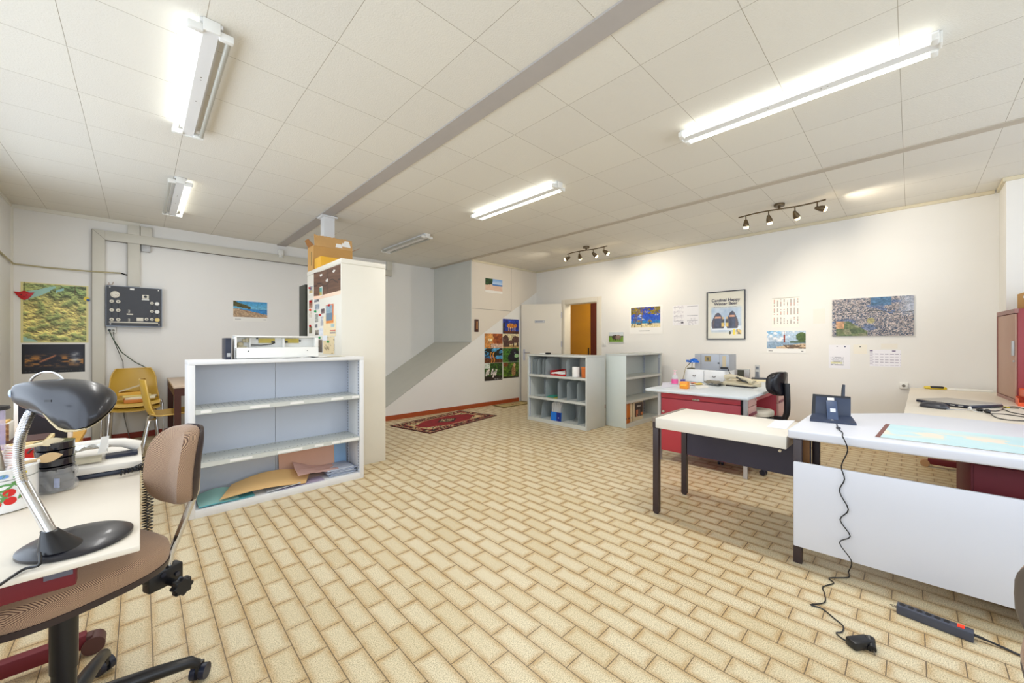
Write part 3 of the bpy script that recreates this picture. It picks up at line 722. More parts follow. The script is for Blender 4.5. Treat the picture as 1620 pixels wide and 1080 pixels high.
tag(picture('year_planner', (XR, 1.337, 1.486), UR, VZ, 0.31, 0.37, yearcal, 66, 60, 0.004), 'year calendar sheet with columns of dates right of the framed poster', 'calendar')
tag(picture('paper_sheet', (XR, 1.34, 1.452), UR, VZ, 0.305, 0.05, lambda u, v: (238, 235, 226), 4, 2, 0.0012), 'pale sheet edge peeping out below the year calendar', 'paper')
def beach_c(u, v):
    if v < 0.19: return (160, 160, 160) if (0.07 < v < 0.11 and (0.04 < u < 0.16 or 0.88 < u < 0.95)) else (238, 237, 234)
    w = (v-0.19)/0.81; n = fbm(u*9, w*7, 110, 4); n2 = fbm(u*24, w*20, 112, 3)
    c = mixc((190, 206, 224), (130, 186, 226), sst(0.5, 1.0, w+0.5*(n-0.5)) if u < 0.4 else 0.35*n)
    if n > 0.5 and w > 0.4: c = mixc(c, (240, 240, 244), (n-0.5)*6)
    if w < 0.42: c = mixc((120, 150, 180), (170, 190, 208), n)
    if w < 0.30 and u > 0.25+0.6*(0.3-w)*0+0.0 and w < 0.3*(u+0.1): c = mixc((206, 176, 140), (230, 206, 176), n2)
    if w < 0.22 and u > 0.55-0.6*w and n > 0.38: c = mixc((96, 76, 60), (140, 116, 90), n2)
    if 0.62 < u and 0.32 < w < 0.44: c = mixc((60, 84, 60), (90, 110, 76), n2)
    if ((u-0.9)/0.14)**2+((w-0.66)/0.24)**2 < 0.7+0.8*n2: c = mixc((50, 76, 34), (110, 130, 60), n2)
    if abs(u-0.47) < 0.022 and 0.36 < w < 0.78: c = mixc((196, 70, 40), (90, 40, 40), n2)
    if abs(u-0.47) < 0.006 and w >= 0.78: c = (120, 90, 80)
    return c
tag(picture('wall_calendar', (XR, 1.40, 1.103), UR, VZ, 0.438, 0.298, grain(beach_c, 30, 0.2), 70, 46, 0.004), 'sea and sand calendar hanging under the year calendar', 'calendar')
def aerial(u, v):
    n = fbm(u*16+v*3, v*16, 130, 4); n2 = vn(u*120+30*v, v*80, 131); n3 = fbm(u*4, v*5, 133, 3)
    c = mixc((56, 70, 98), (112, 118, 124), n)
    if n2 > 0.5+0.25*(v < 0.45)*(0.5-n): c = mixc((150, 138, 138), (224, 210, 202), vn(u*200, v*130, 135))
    if n3 > 0.6: c = mixc(c, (74, 104, 160), 0.55)
    if v > 0.78 and 0.5 < u < 0.75: c = mixc((50, 84, 110), (110, 150, 196), n)
    c = mixc(c, (186, 194, 212), 0.7*sst(0.78, 0.95, u)*sst(0.45, 0.65, v))
    if abs(v-0.62+0.03*math.sin(u*9)) < 0.008: c = (84, 88, 90)
    d = (u*0.72-0.22, v*1.0)
    if v < 0.4 and 0.05 < u < 0.46 and v < 0.42-1.3*max(0, u-0.2)*0.9:
        k = (math.floor((u+0.25*v)*11)+2*math.floor((v-0.2*u)*7)) % 4
        c = [(96, 112, 76), (112, 122, 84), (140, 140, 110), (88, 104, 72)][k]
        if u < 0.16 and v > 0.2: c = (206, 160, 120)
    if ((u-0.5)/0.05)**2+((v-0.4)/0.07)**2 < 1: c = (176, 168, 120)
    return c
tag(picture('aerial_photograph', (XR, 0.69, 1.325), UR, VZ, 0.716, 0.46, grain(aerial, 46, 0.3), 170, 110, 0.02), 'wide aerial town photograph on the right wall', 'picture')
def doc1(u, v):
    c = (236, 235, 240)
    if 0.72 < u < 0.8 and 0.9 < v < 0.95: c = (70, 76, 110)
    if 0.38 < u < 0.42 and 0.92 < v < 0.95: c = (60, 60, 80)
    k = int(v*44)
    if 0.1 < u < 0.7 and 0.12 < v < 0.5 and k % 2 == 0 and _h(int(u*30), k, 3) > 0.2: c = (150, 150, 162)
    if 0.1 < u < 0.66 and 0.2 < v < 0.27: c = (232, 230, 176) if k % 2 else (206, 202, 150)
    return c
tag(picture('letter', (XR, 0.727, 0.92), UR, VZ, 0.207, 0.295, doc1, 40, 60, 0.0012), 'white letter with yellow highlighted lines below the aerial photograph', 'paper')
tag(picture('note', (XR, 0.491, 1.105), UR, VZ, 0.127, 0.114, lambda u, v: (60, 60, 60) if (abs(u-0.5) < 0.05 and abs(v-0.78) < 0.06) else (236, 230, 216), 20, 18, 0.0012), 'small cream note between the letter and the wall planner', 'paper')
def grid(u, v):
    c = (238, 236, 242)
    if v > 0.92: return (110, 96, 130) if (u < 0.1 or 0.72 < u < 0.84) and v < 0.98 else c
    if 0.06 < v < 0.86:
        a = (u*6.2) % 1; b = ((v-0.06)*6.0) % 1
        if b < 0.22 and 0.1 < a < 0.85 and u > 0.1: c = (168, 162, 180)
        elif u < 0.1 and b > 0.3: c = (210, 206, 216)
    return c
tag(picture('year_planner', (XR, 0.342, 0.962), UR, VZ, 0.263, 0.195, grid, 62, 44, 0.0012), 'small landscape planner sheet right of the cream note', 'calendar')
tag(picture('paper_sheet', (XR, 0.245, 1.172), UR, VZ, 0.14, 0.06, lambda u, v: (232, 226, 214), 4, 3, 0.001), 'blank pale slip above the small landscape planner', 'paper')
tag(picture('paper_sheet', (XR, 0.885, 1.49), UR, VZ, 0.125, 0.19, lambda u, v: (232, 227, 218), 4, 3, 0.001), 'blank cream sheet between year calendar and aerial photograph', 'paper')
t = thing('light_switch', 'white light switch beside the door frame', 'switch', (XR, 4.03, 1.17))
MB().box(-0.012, 0, -0.04, 0.04, 0, 0.09).build('plate', white_pl, t, bevel=0.004); MB().box(-0.017, -0.011, -0.022, 0.022, 0.02, 0.07).build('rocker', white_pl, t, bevel=0.003)
# ---- back wall board with dials
t = thing('control_board', 'dark grey control board with round dials on the back wall', 'control board', (-0.05, YB-0.045, 1.455))
BW, BH = 0.51, 0.502
MB().box(-BW/2, BW/2, -0.03, 0.0, 0, BH).build('panel', mat('slate grey board', (58, 60, 66), 0.5, var=0.08), t)
MB().box(-BW/2-0.006, -BW/2, -0.034, 0.0, -0.006, BH+0.006).box(BW/2, BW/2+0.006, -0.034, 0, -0.006, BH+0.006).box(-BW/2, BW/2, -0.034, 0, -0.008, 0.0).box(-BW/2, BW/2, -0.034, 0, BH, BH+0.006).build('rim', mat('steel rim', (130, 136, 146), 0.4, metal=0.5), t)
ivory = mat('ivory dial', (222, 216, 200), 0.4, var=0.04); amber_d = mat('amber dial', (228, 204, 130), 0.4, var=0.05); blk = dark_m
def bp(u, v): return (-BW/2+u*BW, -0.03, BH*(1-v))
def dial(u, v, r, name, m, knob=True):
    x, y, z = bp(u, v)
    o = MB().cyl((x, y, z), (x, y-0.012, z), r, r*0.9, n=20).build(name, m, t)
    if knob: MB().cyl((x, y-0.011, z), (x, y-0.02, z), r*0.38, n=10).build('knob', mat('grey knob', (120, 116, 104), 0.4), o)
    return o
g0 = dial(0.15, 0.21, 0.044, 'gauge', ivory, False)
gx, gy, gz = bp(0.15, 0.21)
gm = MB()
for k in range(10):
    a = 2*PI*k/10; gm.box(gx+0.028*math.cos(a)-0.003, gx+0.028*math.cos(a)+0.003, gy-0.0128, gy-0.0118, gz+0.028*math.sin(a)-0.003, gz+0.028*math.sin(a)+0.003)
gm.box(gx-0.001, gx+0.018, gy-0.0128, gy-0.0118, gz-0.001, gz+0.001); gm.build('gauge_marks', mat('brown print', (150, 110, 100), 0.5), g0)
for v in (0.385, 0.605, 0.84):
    dial(0.093, v, 0.021, 'dial', ivory); dial(0.205, v, 0.021, 'dial', ivory)
for v in (0.385, 0.60, 0.81): dial(0.815, v, 0.019, 'dial', ivory)
dial(0.715, 0.81, 0.019, 'dial', ivory)
dial(0.915, 0.395, 0.024, 'lamp_lens', white_pl, False); dial(0.915, 0.61, 0.024, 'lamp_lens', white_pl, False); dial(0.918, 0.82, 0.026, 'lamp_lens', amber_d, False)
for u, a, b in ((0.093, 0.42, 0.57), (0.205, 0.42, 0.57), (0.093, 0.645, 0.80), (0.205, 0.645, 0.80), (0.815, 0.425, 0.565), (0.815, 0.64, 0.775), (0.915, 0.44, 0.565), (0.915, 0.655, 0.78)):
    x, y, z = bp(u, a); x2, y2, z2 = bp(u, b); MB().box(x-0.006, x+0.006, y-0.004, y, z2, z).build('slot', blk, t)
def plate(u, v, w, h, name, m):
    x, y, z = bp(u, v); return MB().box(x-w/2, x+w/2, y-0.006, y, z-h/2, z+h/2).build(name, m, t)
pl = plate(0.695, 0.225, 0.062, 0.05, 'square_plate', ivory); x, y, z = bp(0.695, 0.225); MB().cyl((x, y-0.005, z), (x, y-0.014, z), 0.016, n=12).build('knob', blk, pl)
plate(0.695, 0.30, 0.07, 0.014, 'name_plate', white_pl); plate(0.45, 0.05, 0.04, 0.024, 'name_plate', white_pl); plate(0.41, 0.695, 0.058, 0.016, 'name_plate', ivory)
plate(0.593, 0.82, 0.062, 0.042, 'square_plate', ivory); plate(0.49, 0.905, 0.45, 0.012, 'rule_strip', ivory)
for v in (0.615, 0.84):
    x, y, z = bp(0.39, v); MB().box(x-0.006, x+0.01, y-0.003, y, z+0.012, z+0.017).box(x+0.005, x+0.01, y-0.003, y, z-0.017, z+0.012).box(x-0.006, x+0.01, y-0.003, y, z-0.004, z+0.001).box(x-0.006, x+0.01, y-0.003, y, z-0.02, z-0.015).build('numeral_mark', ivory, t)
for u, v in ((0.06, 0.03), (0.94, 0.04), (0.07, 0.95), (0.95, 0.955)):
    x, y, z = bp(u, v); MB().cyl((x, y, z), (x, y-0.004, z), 0.007, n=10).build('screw', white_pl, t)
tag(MB().tube([(-0.30, YB-0.05, 1.97), (-0.28, YB-0.06, 1.975), (-0.285, YB-0.05, 2.0)], 0.003).tube([(-0.29, YB-0.055, 1.972), (-0.25, YB-0.06, 1.976), (-0.245, YB-0.05, 2.01)], 0.003).build('picture_hook', mat('rusty wire', (150, 110, 70), 0.6)), 'small bent wire hooks above the control board corner', 'hook')
# wall cable on the left
pts = [(XL+0.012, 5.9, 2.22), (XL+0.014, 6.6, 2.17), (XL+0.02, YB-0.02, 2.135), (-0.8, YB-0.012, 2.125), (-0.44, YB-0.05, 2.12), (-0.3, YB-0.055, 2.125), (-0.18, YB-0.012, 2.135)]
tag(MB().tube(pts, 0.009, 6).tube([(-0.18, YB-0.012, 2.135), (-0.12, YB-0.015, 2.115)], 0.008, 6, mi=1).build('wall_cable', [mat('yellowed cable', (176, 166, 132), 0.6, var=0.15), dark_m]), 'yellowed cable running along the wall above the relief map', 'cable')
t = thing('power_socket', 'white double socket below the control board', 'socket', (-0.262, YB, 1.365))
MB().box(-0.04, 0.04, -0.03, -0.0005, 0, 0.075).build('plate', white_pl, t, bevel=0.004)
MB().cyl((-0.018, -0.03, 0.035), (-0.018, -0.055, 0.035), 0.014, n=12).build('plug', dark_m, t); MB().cyl((0.018, -0.03, 0.035), (0.018, -0.045, 0.035), 0.012, n=12).build('plug', mat('grey knob', (120, 116, 104)), t)
tag(MB().tube([(-0.28, YB-0.06, 1.395), (-0.25, YB-0.07, 1.30), (-0.17, YB-0.065, 1.12), (-0.05, YB-0.04, 0.99), (0.06, YB-0.035, 0.91), (0.14, YB-0.03, 0.7), (0.1, YB-0.03, 0.4), (0.02, YB-0.04, 0.012)], 0.006, 6).build('power_cable', mat('dark green cable', (52, 72, 50), 0.5)), 'dark green cable drooping from the socket behind the mustard chairs', 'cable')
tag(MB().tube([(-0.244, YB-0.047, 1.38), (-0.235, YB-0.05, 1.25), (-0.16, YB-0.04, 1.0), (-0.155, YB-0.035, 0.85), (-0.15, YB-0.035, 0.3), (-0.1, YB-0.04, 0.012)], 0.005, 6).build('power_cable', mat('grey cable', (110, 108, 104), 0.5)), 'thin grey cable hanging straight down from the socket', 'cable')
t = thing('junction_box', 'small grey junction box under the trunking above the control board', 'junction box', (0.055, YB, 2.44))
MB().box(-0.045, 0.045, -0.05, -0.0005, 0, 0.085).build('cover', silver_pl, t, bevel=0.006); MB().cyl((0, -0.05, 0.045), (0, -0.053, 0.045), 0.005, n=8).build('screw', steel, t)
t = thing('motion_sensor', 'small white sensor at the end of the ceiling beam on the back wall', 'sensor', (1.62, YB, 2.60))
MB().box(-0.035, 0.035, -0.06, -0.0005, 0.04, 0.13).build('body', white_pl, t, bevel=0.01); MB().cyl((0, -0.04, 0.05), (0, -0.055, 0.0), 0.025, 0.03, n=14).build('lens', white_pl, t)
# red ornament + magnet on map
t = thing('hanging_ornament', 'red winged ornament on a string at the map corner', 'ornament', (-0.955, YB+0.0005, 1.75))
orn = [(-0.075, 0.075), (-0.06, 0.045), (-0.05, 0.03), (-0.03, 0.0), (0.0, -0.02), (0.03, 0.0), (0.05, 0.03), (0.06, 0.045), (0.075, 0.075), (0.035, 0.07), (0.0, 0.09), (-0.035, 0.07)]
MB().prism(orn, 0.002, 0.016, 0, Matrix.Rotation(PI/2, 4, 'X')).build('body', red_pl, t, bevel=0.004)
MB().tube([(0, -0.01, 0.09), (0.001, -0.006, 0.19)], 0.0015, 6).build('string', mat('dark string', (90, 70, 40), 0.8), t)
MB().cyl((-0.02, -0.016, 0.04), (-0.02, -0.02, 0.04), 0.006, n=8).cyl((0.02, -0.016, 0.04), (0.02, -0.02, 0.04), 0.006, n=8).cyl((0, -0.016, 0.02), (0, -0.02, 0.02), 0.005, n=8).build('bead', mat('dark red bead', (90, 10, 16), 0.4), t)
t = thing('magnet', 'yellow and blue flower pin at the right edge of the relief map', 'pin', (-0.475, YB-0.003, 1.78))
MB().cyl((0, 0, 0), (0, -0.012, 0), 0.028, n=6).build('petals', yel_pl, t); MB().sphere((0.012, -0.006, -0.012), 0.016).build('bead', mat('blue bead', (60, 100, 170), 0.4), t)
# ================================================================== LOW WHITE BOOKSHELF (left centre)
BX0, BX1, BY0, BY1, BH = 0.243, 1.487, 3.51, 3.835, 1.117
t = thing('open_shelf_unit', 'large white open steel shelf unit with two labelled shelves', 'shelf unit', ((BX0+BX1)/2, BY0, 0))
MB().box(BX0, BX0+0.036, BY0, BY1, 0, BH-0.03).build('side_panel', white_met, t, world=True, bevel=0.003)
MB().box(BX1-0.036, BX1, BY0, BY1, 0, BH-0.03).build('side_panel', white_met, t, world=True, bevel=0.003)
MB().box(BX0, BX1, BY0, BY1, BH-0.03, BH).build('top_panel', white_met, t, world=True, bevel=0.003)
MB().box(BX0+0.036, BX1-0.036, BY0, BY1-0.02, 0.0, 0.055).build('base_panel', white_met, t, world=True, bevel=0.002)
MB().box(BX0+0.036, 0.838, BY1-0.018, BY1-0.005, 0.055, BH-0.03).box(0.841, BX1-0.036, BY1-0.018, BY1-0.005, 0.055, BH-0.03).build('back_panel', grey_met2, t, world=True)
pf = MB()
for x, s in ((BX1-0.036, -1), (BX0+0.036, 1)):
    for yq in (BY0+0.035, BY1-0.045):
        pf.box(min(x, x+s*0.004), max(x, x+s*0.004), yq-0.012, yq+0.012, 0.06, BH-0.035)
        for k in range(38):
            z = 0.08+k*0.0265; pf.box(min(x+s*0.004, x+s*0.0046), max(x+s*0.004, x+s*0.0046), yq-0.004, yq+0.004, z, z+0.014, 1)
pf.build('slotted_rail', [grey_met2, hole_m], t, world=True)
for zz, ls, label in ((0.768, [(0.34, 0.06), (0.67, 0.13), (0.93, 0.1), (1.25, 0.1), (1.41, 0.06)], None), (0.385, [(0.55, 0.14), (0.88, 0.18), (1.1, 0.07), (1.24, 0.07), (1.36, 0.16)], None)):
    mb = MB().box(BX0+0.037, BX1-0.037, BY0+0.006, BY1-0.02, zz-0.006, zz).box(BX0+0.037, BX1-0.037, BY0+0.004, BY0+0.010, zz-0.034, zz)
    for k in range(40):
        x = BX0+0.06+k*0.0292
        for yq in ((BY0+0.05, BY1-0.06) if zz < 0.5 else (BY1-0.05,)):
            mb.box(x-0.003, x+0.003, yq-0.005, yq+0.005, zz, zz+0.0006, 1)
    for k in range(3 if zz > 0.5 else 0):
        pass
    sh = mb.build('shelf_board', [grey_met, hole_m], t, world=True)
    for x, w in ls:
        MB().box(x-w/2, x+w/2, BY0+0.002, BY0+0.004, zz-0.026, zz-0.008).build('shelf_label', paper_m, sh, world=True)
    if zz > 0.5:
        mm = MB()
        for k in range(26): mm.box(BX0+0.08+k*0.044, BX0+0.083+k*0.044, BY0+0.03, BY1-0.08, zz, zz+0.0008)
        mm.build('groove_lines', mat('grey groove', (150, 154, 156), 0.5), sh, world=True)
ZB = 0.056
def card(name, label, P, nx, ny, m, th=0.003, cat='card'):
    return tag(MB().sheet(P, nx, ny, th).build(name, m, ang=60), label, cat)
card('card_sheet', 'pale teal card lying in the left corner of the white shelf base', lambda u, v: (0.30+0.24*u, BY0+0.03+0.2*v, ZB+0.014+0.03*math.sin(3*u)*v+0.02*v), 6, 5, teal_m)
card('card_sheet', 'darker teal folded sheet under the teal card', lambda u, v: (0.30+0.34*u, BY0+0.02+0.14*v, ZB+0.010+0.003*math.sin(6*u)), 8, 4, mat('teal paper', (92, 176, 186), 0.6, var=0.1))
card('cardboard_sheet', 'big tan buckled cardboard sheet on the white shelf base', lambda u, v: (0.42+0.58*u+0.1*v, BY0+0.02+0.20*v, ZB+0.035+0.055*math.sin(PI*min(1, u*1.05))*(0.4+0.6*v)+0.035*v-0.02*u), 16, 6, tan_m, 0.004)
card('paper_sheet', 'blue white printed sheet under the right end of the tan cardboard', lambda u, v: (0.72+0.24*u, BY0+0.015+0.12*v, ZB+0.012+0.012*u), 6, 4, mat('pale print paper', (196, 200, 206), 0.6, var=0.15, scale=20), cat='paper')
card('card_sheet', 'lilac sheet flat on the white shelf base', lambda u, v: (0.80+0.35*u, BY0+0.02+0.12*v, ZB+0.005), 4, 3, lilac_m)
card('plastic_sheet', 'translucent pink crumpled film beside the tan cardboard', lambda u, v: (0.95+0.33*u, BY0+0.05+0.18*v, ZB+0.045+0.03*fbm(u*5, v*5, 3)+0.075*v*(1-u)**2+0.02*(1-u)), 14, 8, mat('pink film', (220, 180, 172), 0.25, var=0.1, alpha=0.85), 0.002, 'film')
card('card_sheet', 'salmon card standing against the back of the white shelf unit', lambda u, v: (0.86+0.46*u, BY1-0.06+0.035*v, ZB+0.006+0.30*v), 6, 4, salmon_m)
card('card_sheet', 'pale blue card standing behind the grey folder pile', lambda u, v: (1.30+0.13*u, BY1-0.055+0.03*v, ZB+0.006+0.31*v), 3, 4, blue_card)
for i, (dx, a, c) in enumerate(((0, 0.0, (168, 178, 196)), (0.004, 0.06, (150, 160, 180)), (-0.012, -0.05, (176, 184, 200)), (0.01, 0.03, (160, 170, 192)), (-0.02, 0.02, (182, 190, 206)))):
    M = TR(1.315+dx, BY0+0.14, 0) @ RZ(a); z = ZB+0.004+i*0.012
    tag(MB().box(-0.115, 0.115, -0.10, 0.12, z, z+0.009, M=M).build('paper_folder', mat('grey blue folder %d' % i, c, 0.6, var=0.04), bevel=0.002),
        ['bottom', 'second from bottom', 'middle', 'second from top', 'topmost'][i]+' grey blue folder of the pile in the white shelf unit', 'folder', 'grey folders piled in the white shelf unit')
# on top: opened white housing, black folder, loose papers
hx0, hx1, hy0 = 0.525, 1.125, BY0+0.10
t = thing('device_housing', 'opened white electronic housing on top of the white shelf unit', 'device housing', ((hx0+hx1)/2, hy0, BH))
hw = hx1-hx0
MB().box(-hw/2, hw/2, 0, 0.012, 0.0, 0.09).box(-hw/2, -hw/2+0.012, 0, 0.13, 0, 0.182).box(hw/2-0.03, hw/2, 0, 0.13, 0.09, 0.182).box(-hw/2, hw/2, 0.0, 0.13, 0.172, 0.184).box(-hw/2, hw/2, 0.0, 0.13, 0.0, 0.01).build('shell', white_pl, t, bevel=0.003)
wl = [(-0.20, 0.0), (0.0, 0.26)]
bpz = MB().box(-hw/2+0.012, hw/2-0.03, 0.07, 0.075, 0.01, 0.172)
bpz.build('back_plate', white_pl, t)
MB().box(-0.135, -0.02, 0.062, 0.069, 0.125, 0.165).box(0.055, 0.16, 0.062, 0.069, 0.125, 0.165).build('opening', mat('yellowed recess', (196, 176, 84), 0.6, var=0.2), t)
MB().box(-0.045, -0.02, 0.058, 0.061, 0.127, 0.142).box(0.055, 0.075, 0.058, 0.061, 0.127, 0.142).cyl((-0.145, 0.068, 0.162), (-0.145, 0.06, 0.162), 0.007, n=10).cyl((0.17, 0.068, 0.145), (0.17, 0.06, 0.145), 0.008, n=10).build('contact', dark_m, t)
MB().box(0.03, 0.045, 0.03, 0.069, 0.09, 0.165).box(-0.20, -0.195, 0.03, 0.069, 0.09, 0.165).build('rib', white_pl, t)
MB().tube([(-0.19, 0.05, 0.11), (-0.12, 0.04, 0.108), (-0.05, 0.045, 0.115), (-0.02, 0.06, 0.128)], 0.004, 6).build('black_wire', dark_m, t)
MB().sphere((-0.26, 0.05, 0.115), 0.022, sc=(1, 0.7, 1)).sphere((-0.235, 0.05, 0.145), 0.014).box(-0.28, -0.22, 0.04, 0.065, 0.085, 0.1).cyl((-0.215, 0.05, 0.13), (-0.215, 0.05, 0.165), 0.012, n=10).build('socket_parts', mat('grey beige parts', (186, 176, 146), 0.5, var=0.15), t)
MB().cyl((-0.215, -0.001, 0.062), (-0.215, -0.004, 0.062), 0.006, n=3).cyl((0.21, -0.001, 0.062), (0.21, -0.004, 0.062), 0.005, n=3).build('arrow_mark', dark_m, t)
tag(MB().box(0.468, 0.505, BY0+0.12, BY0+0.30, BH, BH+0.165, 0).box(0.475, 0.499, BY0+0.118, BY0+0.12, BH+0.02, BH+0.05, 1).build('ring_binder', [navy_m, silver_pl], bevel=0.002), 'dark blue binder standing left of the white housing', 'binder')
for i, (x, y, w, d, a, l) in enumerate(((0.86, BY0+0.055, 0.14, 0.07, 0.1, 'loose white slip in front of the white housing, left one'), (0.98, BY0+0.05, 0.13, 0.06, -0.12, 'loose white slip in front of the white housing, middle one'), (1.12, BY0+0.07, 0.15, 0.1, 0.2, 'crumpled white note at the right end of the white housing'), (1.28, BY0+0.16, 0.16, 0.12, 0.05, 'pale yellow sheet on the right end of the shelf top'))):
    tag(MB().sheet(lambda u, v, x=x, y=y, w=w, d=d, a=a, i=i: TR(x, y, BH+0.003) @ RZ(a) @ Vector(((u-0.5)*w, (v-0.5)*d, 0.006*fbm(u*4, v*4, i)+0.008*(abs(u-0.5)**2)*4*(i == 2))), 8, 5, 0.0012).build('paper_slip', cream_m if i == 3 else paper_m), l, 'paper')
# ================================================================== TALL CREAM CABINET with magnets and pictures
KX0, KX1, KY0, KY1, KH = 1.411, 1.866, 3.857, 4.92, 2.072
t = thing('tall_cabinet', 'tall cream metal cabinet with magnet pictures on its side', 'cabinet', ((KX0+KX1)/2, (KY0+KY1)/2, 0))
MB().box(KX0, KX1, KY0, KY1, 0, KH-0.05).build('body', cab_m, t, world=True, bevel=0.004)
MB().box(KX0-0.004, KX1+0.002, KY0-0.002, KY1+0.002, KH-0.05, KH).build('top_panel', cab_m, t, world=True, bevel=0.006)
KL = (0, -1, 0)
def on_cab(name, label, cat, pa, pb, pc, pd, paint, nx, ny, lift=0.0, bend=None, group=None, th=0.0015):
    a = UX(pa, (pc+pd)/2, KX0); b = UX(pb, (pc+pd)/2, KX0)
    zt = UX((pa+pb)/2, pc, KX0).z; zb = UX((pa+pb)/2, pd, KX0).z
    return tag(picture(name, (KX0-lift, a.y, zb), KL, VZ, a.y-b.y, zt-zb, paint, nx, ny, th, bend=bend), label, cat, group)
def woodcal(u, v):
    if v < 0.13: return mixc((232, 196, 170), (240, 214, 190), u)
    n = fbm(u*3, v*26, 140, 3); c = mixc((72, 46, 34), (130, 92, 66), n)
    if abs(v-0.5-0.08*math.sin(u*12)*(abs(u-0.5) < 0.4)) < 0.025: c = (56, 36, 28)
    if 0.47 < u < 0.5 or abs(v-0.72) < 0.006: c = (60, 40, 30)
    for q, r in ((0.2, 0.86), (0.74, 0.84), (0.46, 0.6)):
        if ((u-q)/0.05)**2+((v-r)/0.05)**2 < 1: c = (220, 214, 206)
    return c
on_cab('wall_calendar', 'dark brown wooden wall calendar on the cream cabinet', 'calendar', 501.2, 539.0, 424.5, 469.5, woodcal, 44, 40, bend=lambda u, v: 0.03*max(0, 0.18-u)/0.18)
def photo(seed, a, b, c):
    def f(u, v):
        if u < 0.07 or u > 0.93 or v < 0.06 or v > 0.94: return (232, 228, 220)
        n = fbm(u*5, v*6, seed, 4)
        return mixc(a, b, n*1.6-0.3) if v > 0.45 else mixc(b, c, n*1.6-0.3)
    return f
PH = [(488.6, 495.4, 451.5, 465.0, (70, 100, 150), (206, 190, 140), (150, 120, 60), 'photo with a red magnet at the upper left of the cabinet side'),
      (496.8, 502.2, 454.5, 467.0, (180, 196, 206), (150, 160, 166), (220, 222, 220), 'grey blue snapshot right beside the upper left photo'),
      (488.4, 495.3, 473.0, 488.5, (150, 80, 50), (110, 74, 60), (190, 150, 120), 'reddish brown photo below the upper left photo'),
      (496.4, 506.0, 468.0, 478.5, (200, 204, 206), (150, 156, 160), (70, 70, 74), 'grey photo strip under the wooden calendar edge'),
      (497.2, 506.4, 480.0, 490.5, (160, 170, 180), (110, 120, 130), (206, 208, 206), 'grey blue photo below the grey photo strip'),
      (488.9, 494.8, 493.0, 504.0, (226, 218, 200), (180, 160, 140), (232, 228, 220), 'pale photo with an orange magnet in the left column'),
      (488.4, 494.8, 515.0, 528.5, (90, 100, 60), (130, 110, 80), (70, 74, 50), 'olive photo at the bottom of the left column'),
      (497.5, 504.4, 495.0, 511.0, (190, 196, 186), (120, 120, 110), (210, 206, 196), 'pale photo with a green magnet in the second column'),
      (507.4, 514.5, 487.5, 496.5, (120, 90, 90), (60, 50, 56), (160, 130, 120), 'small dark portrait photo near the middle of the cabinet side'),
      (506.7, 512.4, 499.0, 517.0, (220, 220, 222), (140, 140, 146), (200, 198, 196), 'white postcard with a red magnet left of the newspaper clipping'),
      (497.5, 503.0, 512.0, 519.0, (140, 140, 140), (80, 80, 84), (180, 178, 170), 'tiny grey photo below the pale photo of the second column'),
      (498.2, 505.0, 521.0, 531.0, (170, 160, 140), (110, 100, 90), (60, 56, 50), 'brown grey photo low in the second column'),
      (503.6, 512.0, 518.0, 531.5, (226, 228, 232), (200, 204, 214), (232, 232, 234), 'white written note left of the newspaper clipping')]
for i, (a, b, c, d, k1, k2, k3, l) in enumerate(PH):
    on_cab('snapshot', l, 'photo', a, b, c, d, photo(150+i*3, k1, k2, k3), 10, 12, lift=0.0005*(i % 2), group='snapshots on the cabinet side')
def clip(u, v):
    n = fbm(u*7, v*12, 210, 3)
    c = mixc((232, 210, 166), (240, 224, 190), n)
    if 0.55 < u < 0.95 and 0.24 < v < 0.3: c = (210, 120, 100)
    if 0.6 < u < 0.9 and 0.44 < v < 0.58: c = mixc((150, 186, 190), (200, 206, 196), n)
    if 0.55 < u < 0.95 and 0.08 < v < 0.2 and int(v*60) % 2: c = (170, 160, 150)
    return c
on_cab('newspaper_clipping', 'cream newspaper clipping on the cream cabinet', 'clipping', 512.0, 532.0, 499.5, 531.5, clip, 26, 34, lift=0.002)
on_cab('postcard', 'orange edged leaflet hanging behind the blue postcard', 'leaflet', 516.5, 528.5, 481.5, 511.0, lambda u, v: mixc((226, 140, 60), (206, 100, 40), v), 8, 12, lift=0.0025, th=0.0035)
def pcard(u, v):
    n = fbm(u*6, v*8, 220, 4); return mixc((110, 150, 170), (170, 176, 180), n*1.5-0.2) if v > 0.5 else mixc((120, 124, 128), (90, 130, 160), n*1.5-0.2)
on_cab('postcard', 'blue grey postcard under a red magnet on the cabinet', 'postcard', 516.8, 527.0, 483.0, 507.0, pcard, 12, 18, lift=0.006, th=0.0015)
on_cab('postcard', 'small teal postcard overlapping the wooden calendar', 'postcard', 503.0, 511.0, 454.0, 468.5, photo(230, (70, 150, 150), (120, 160, 120), (230, 160, 60)), 12, 14, lift=0.0045)
on_cab('snapshot', 'tall dark photo at the bottom under a green magnet', 'photo', 502.3, 511.0, 536.0, 558.5, photo(240, (120, 104, 90), (60, 50, 46), (100, 90, 80)), 10, 20, group='snapshots on the cabinet side')
on_cab('folded_sheet', 'cream folded sheet at the bottom right of the magnet pictures', 'paper', 511.5, 529.5, 532.5, 559.5, lambda u, v: mixc((226, 206, 164), (150, 130, 96), sst(0.55, 0.7, fbm(u*5, v*6, 250))), 18, 22, lift=0.001)
on_cab('paper_slip', 'white slip between newspaper clipping and cream folded sheet', 'paper', 511.5, 518.5, 530.5, 538.5, lambda u, v: (226, 228, 232), 4, 4, lift=0.0035, th=0.003)
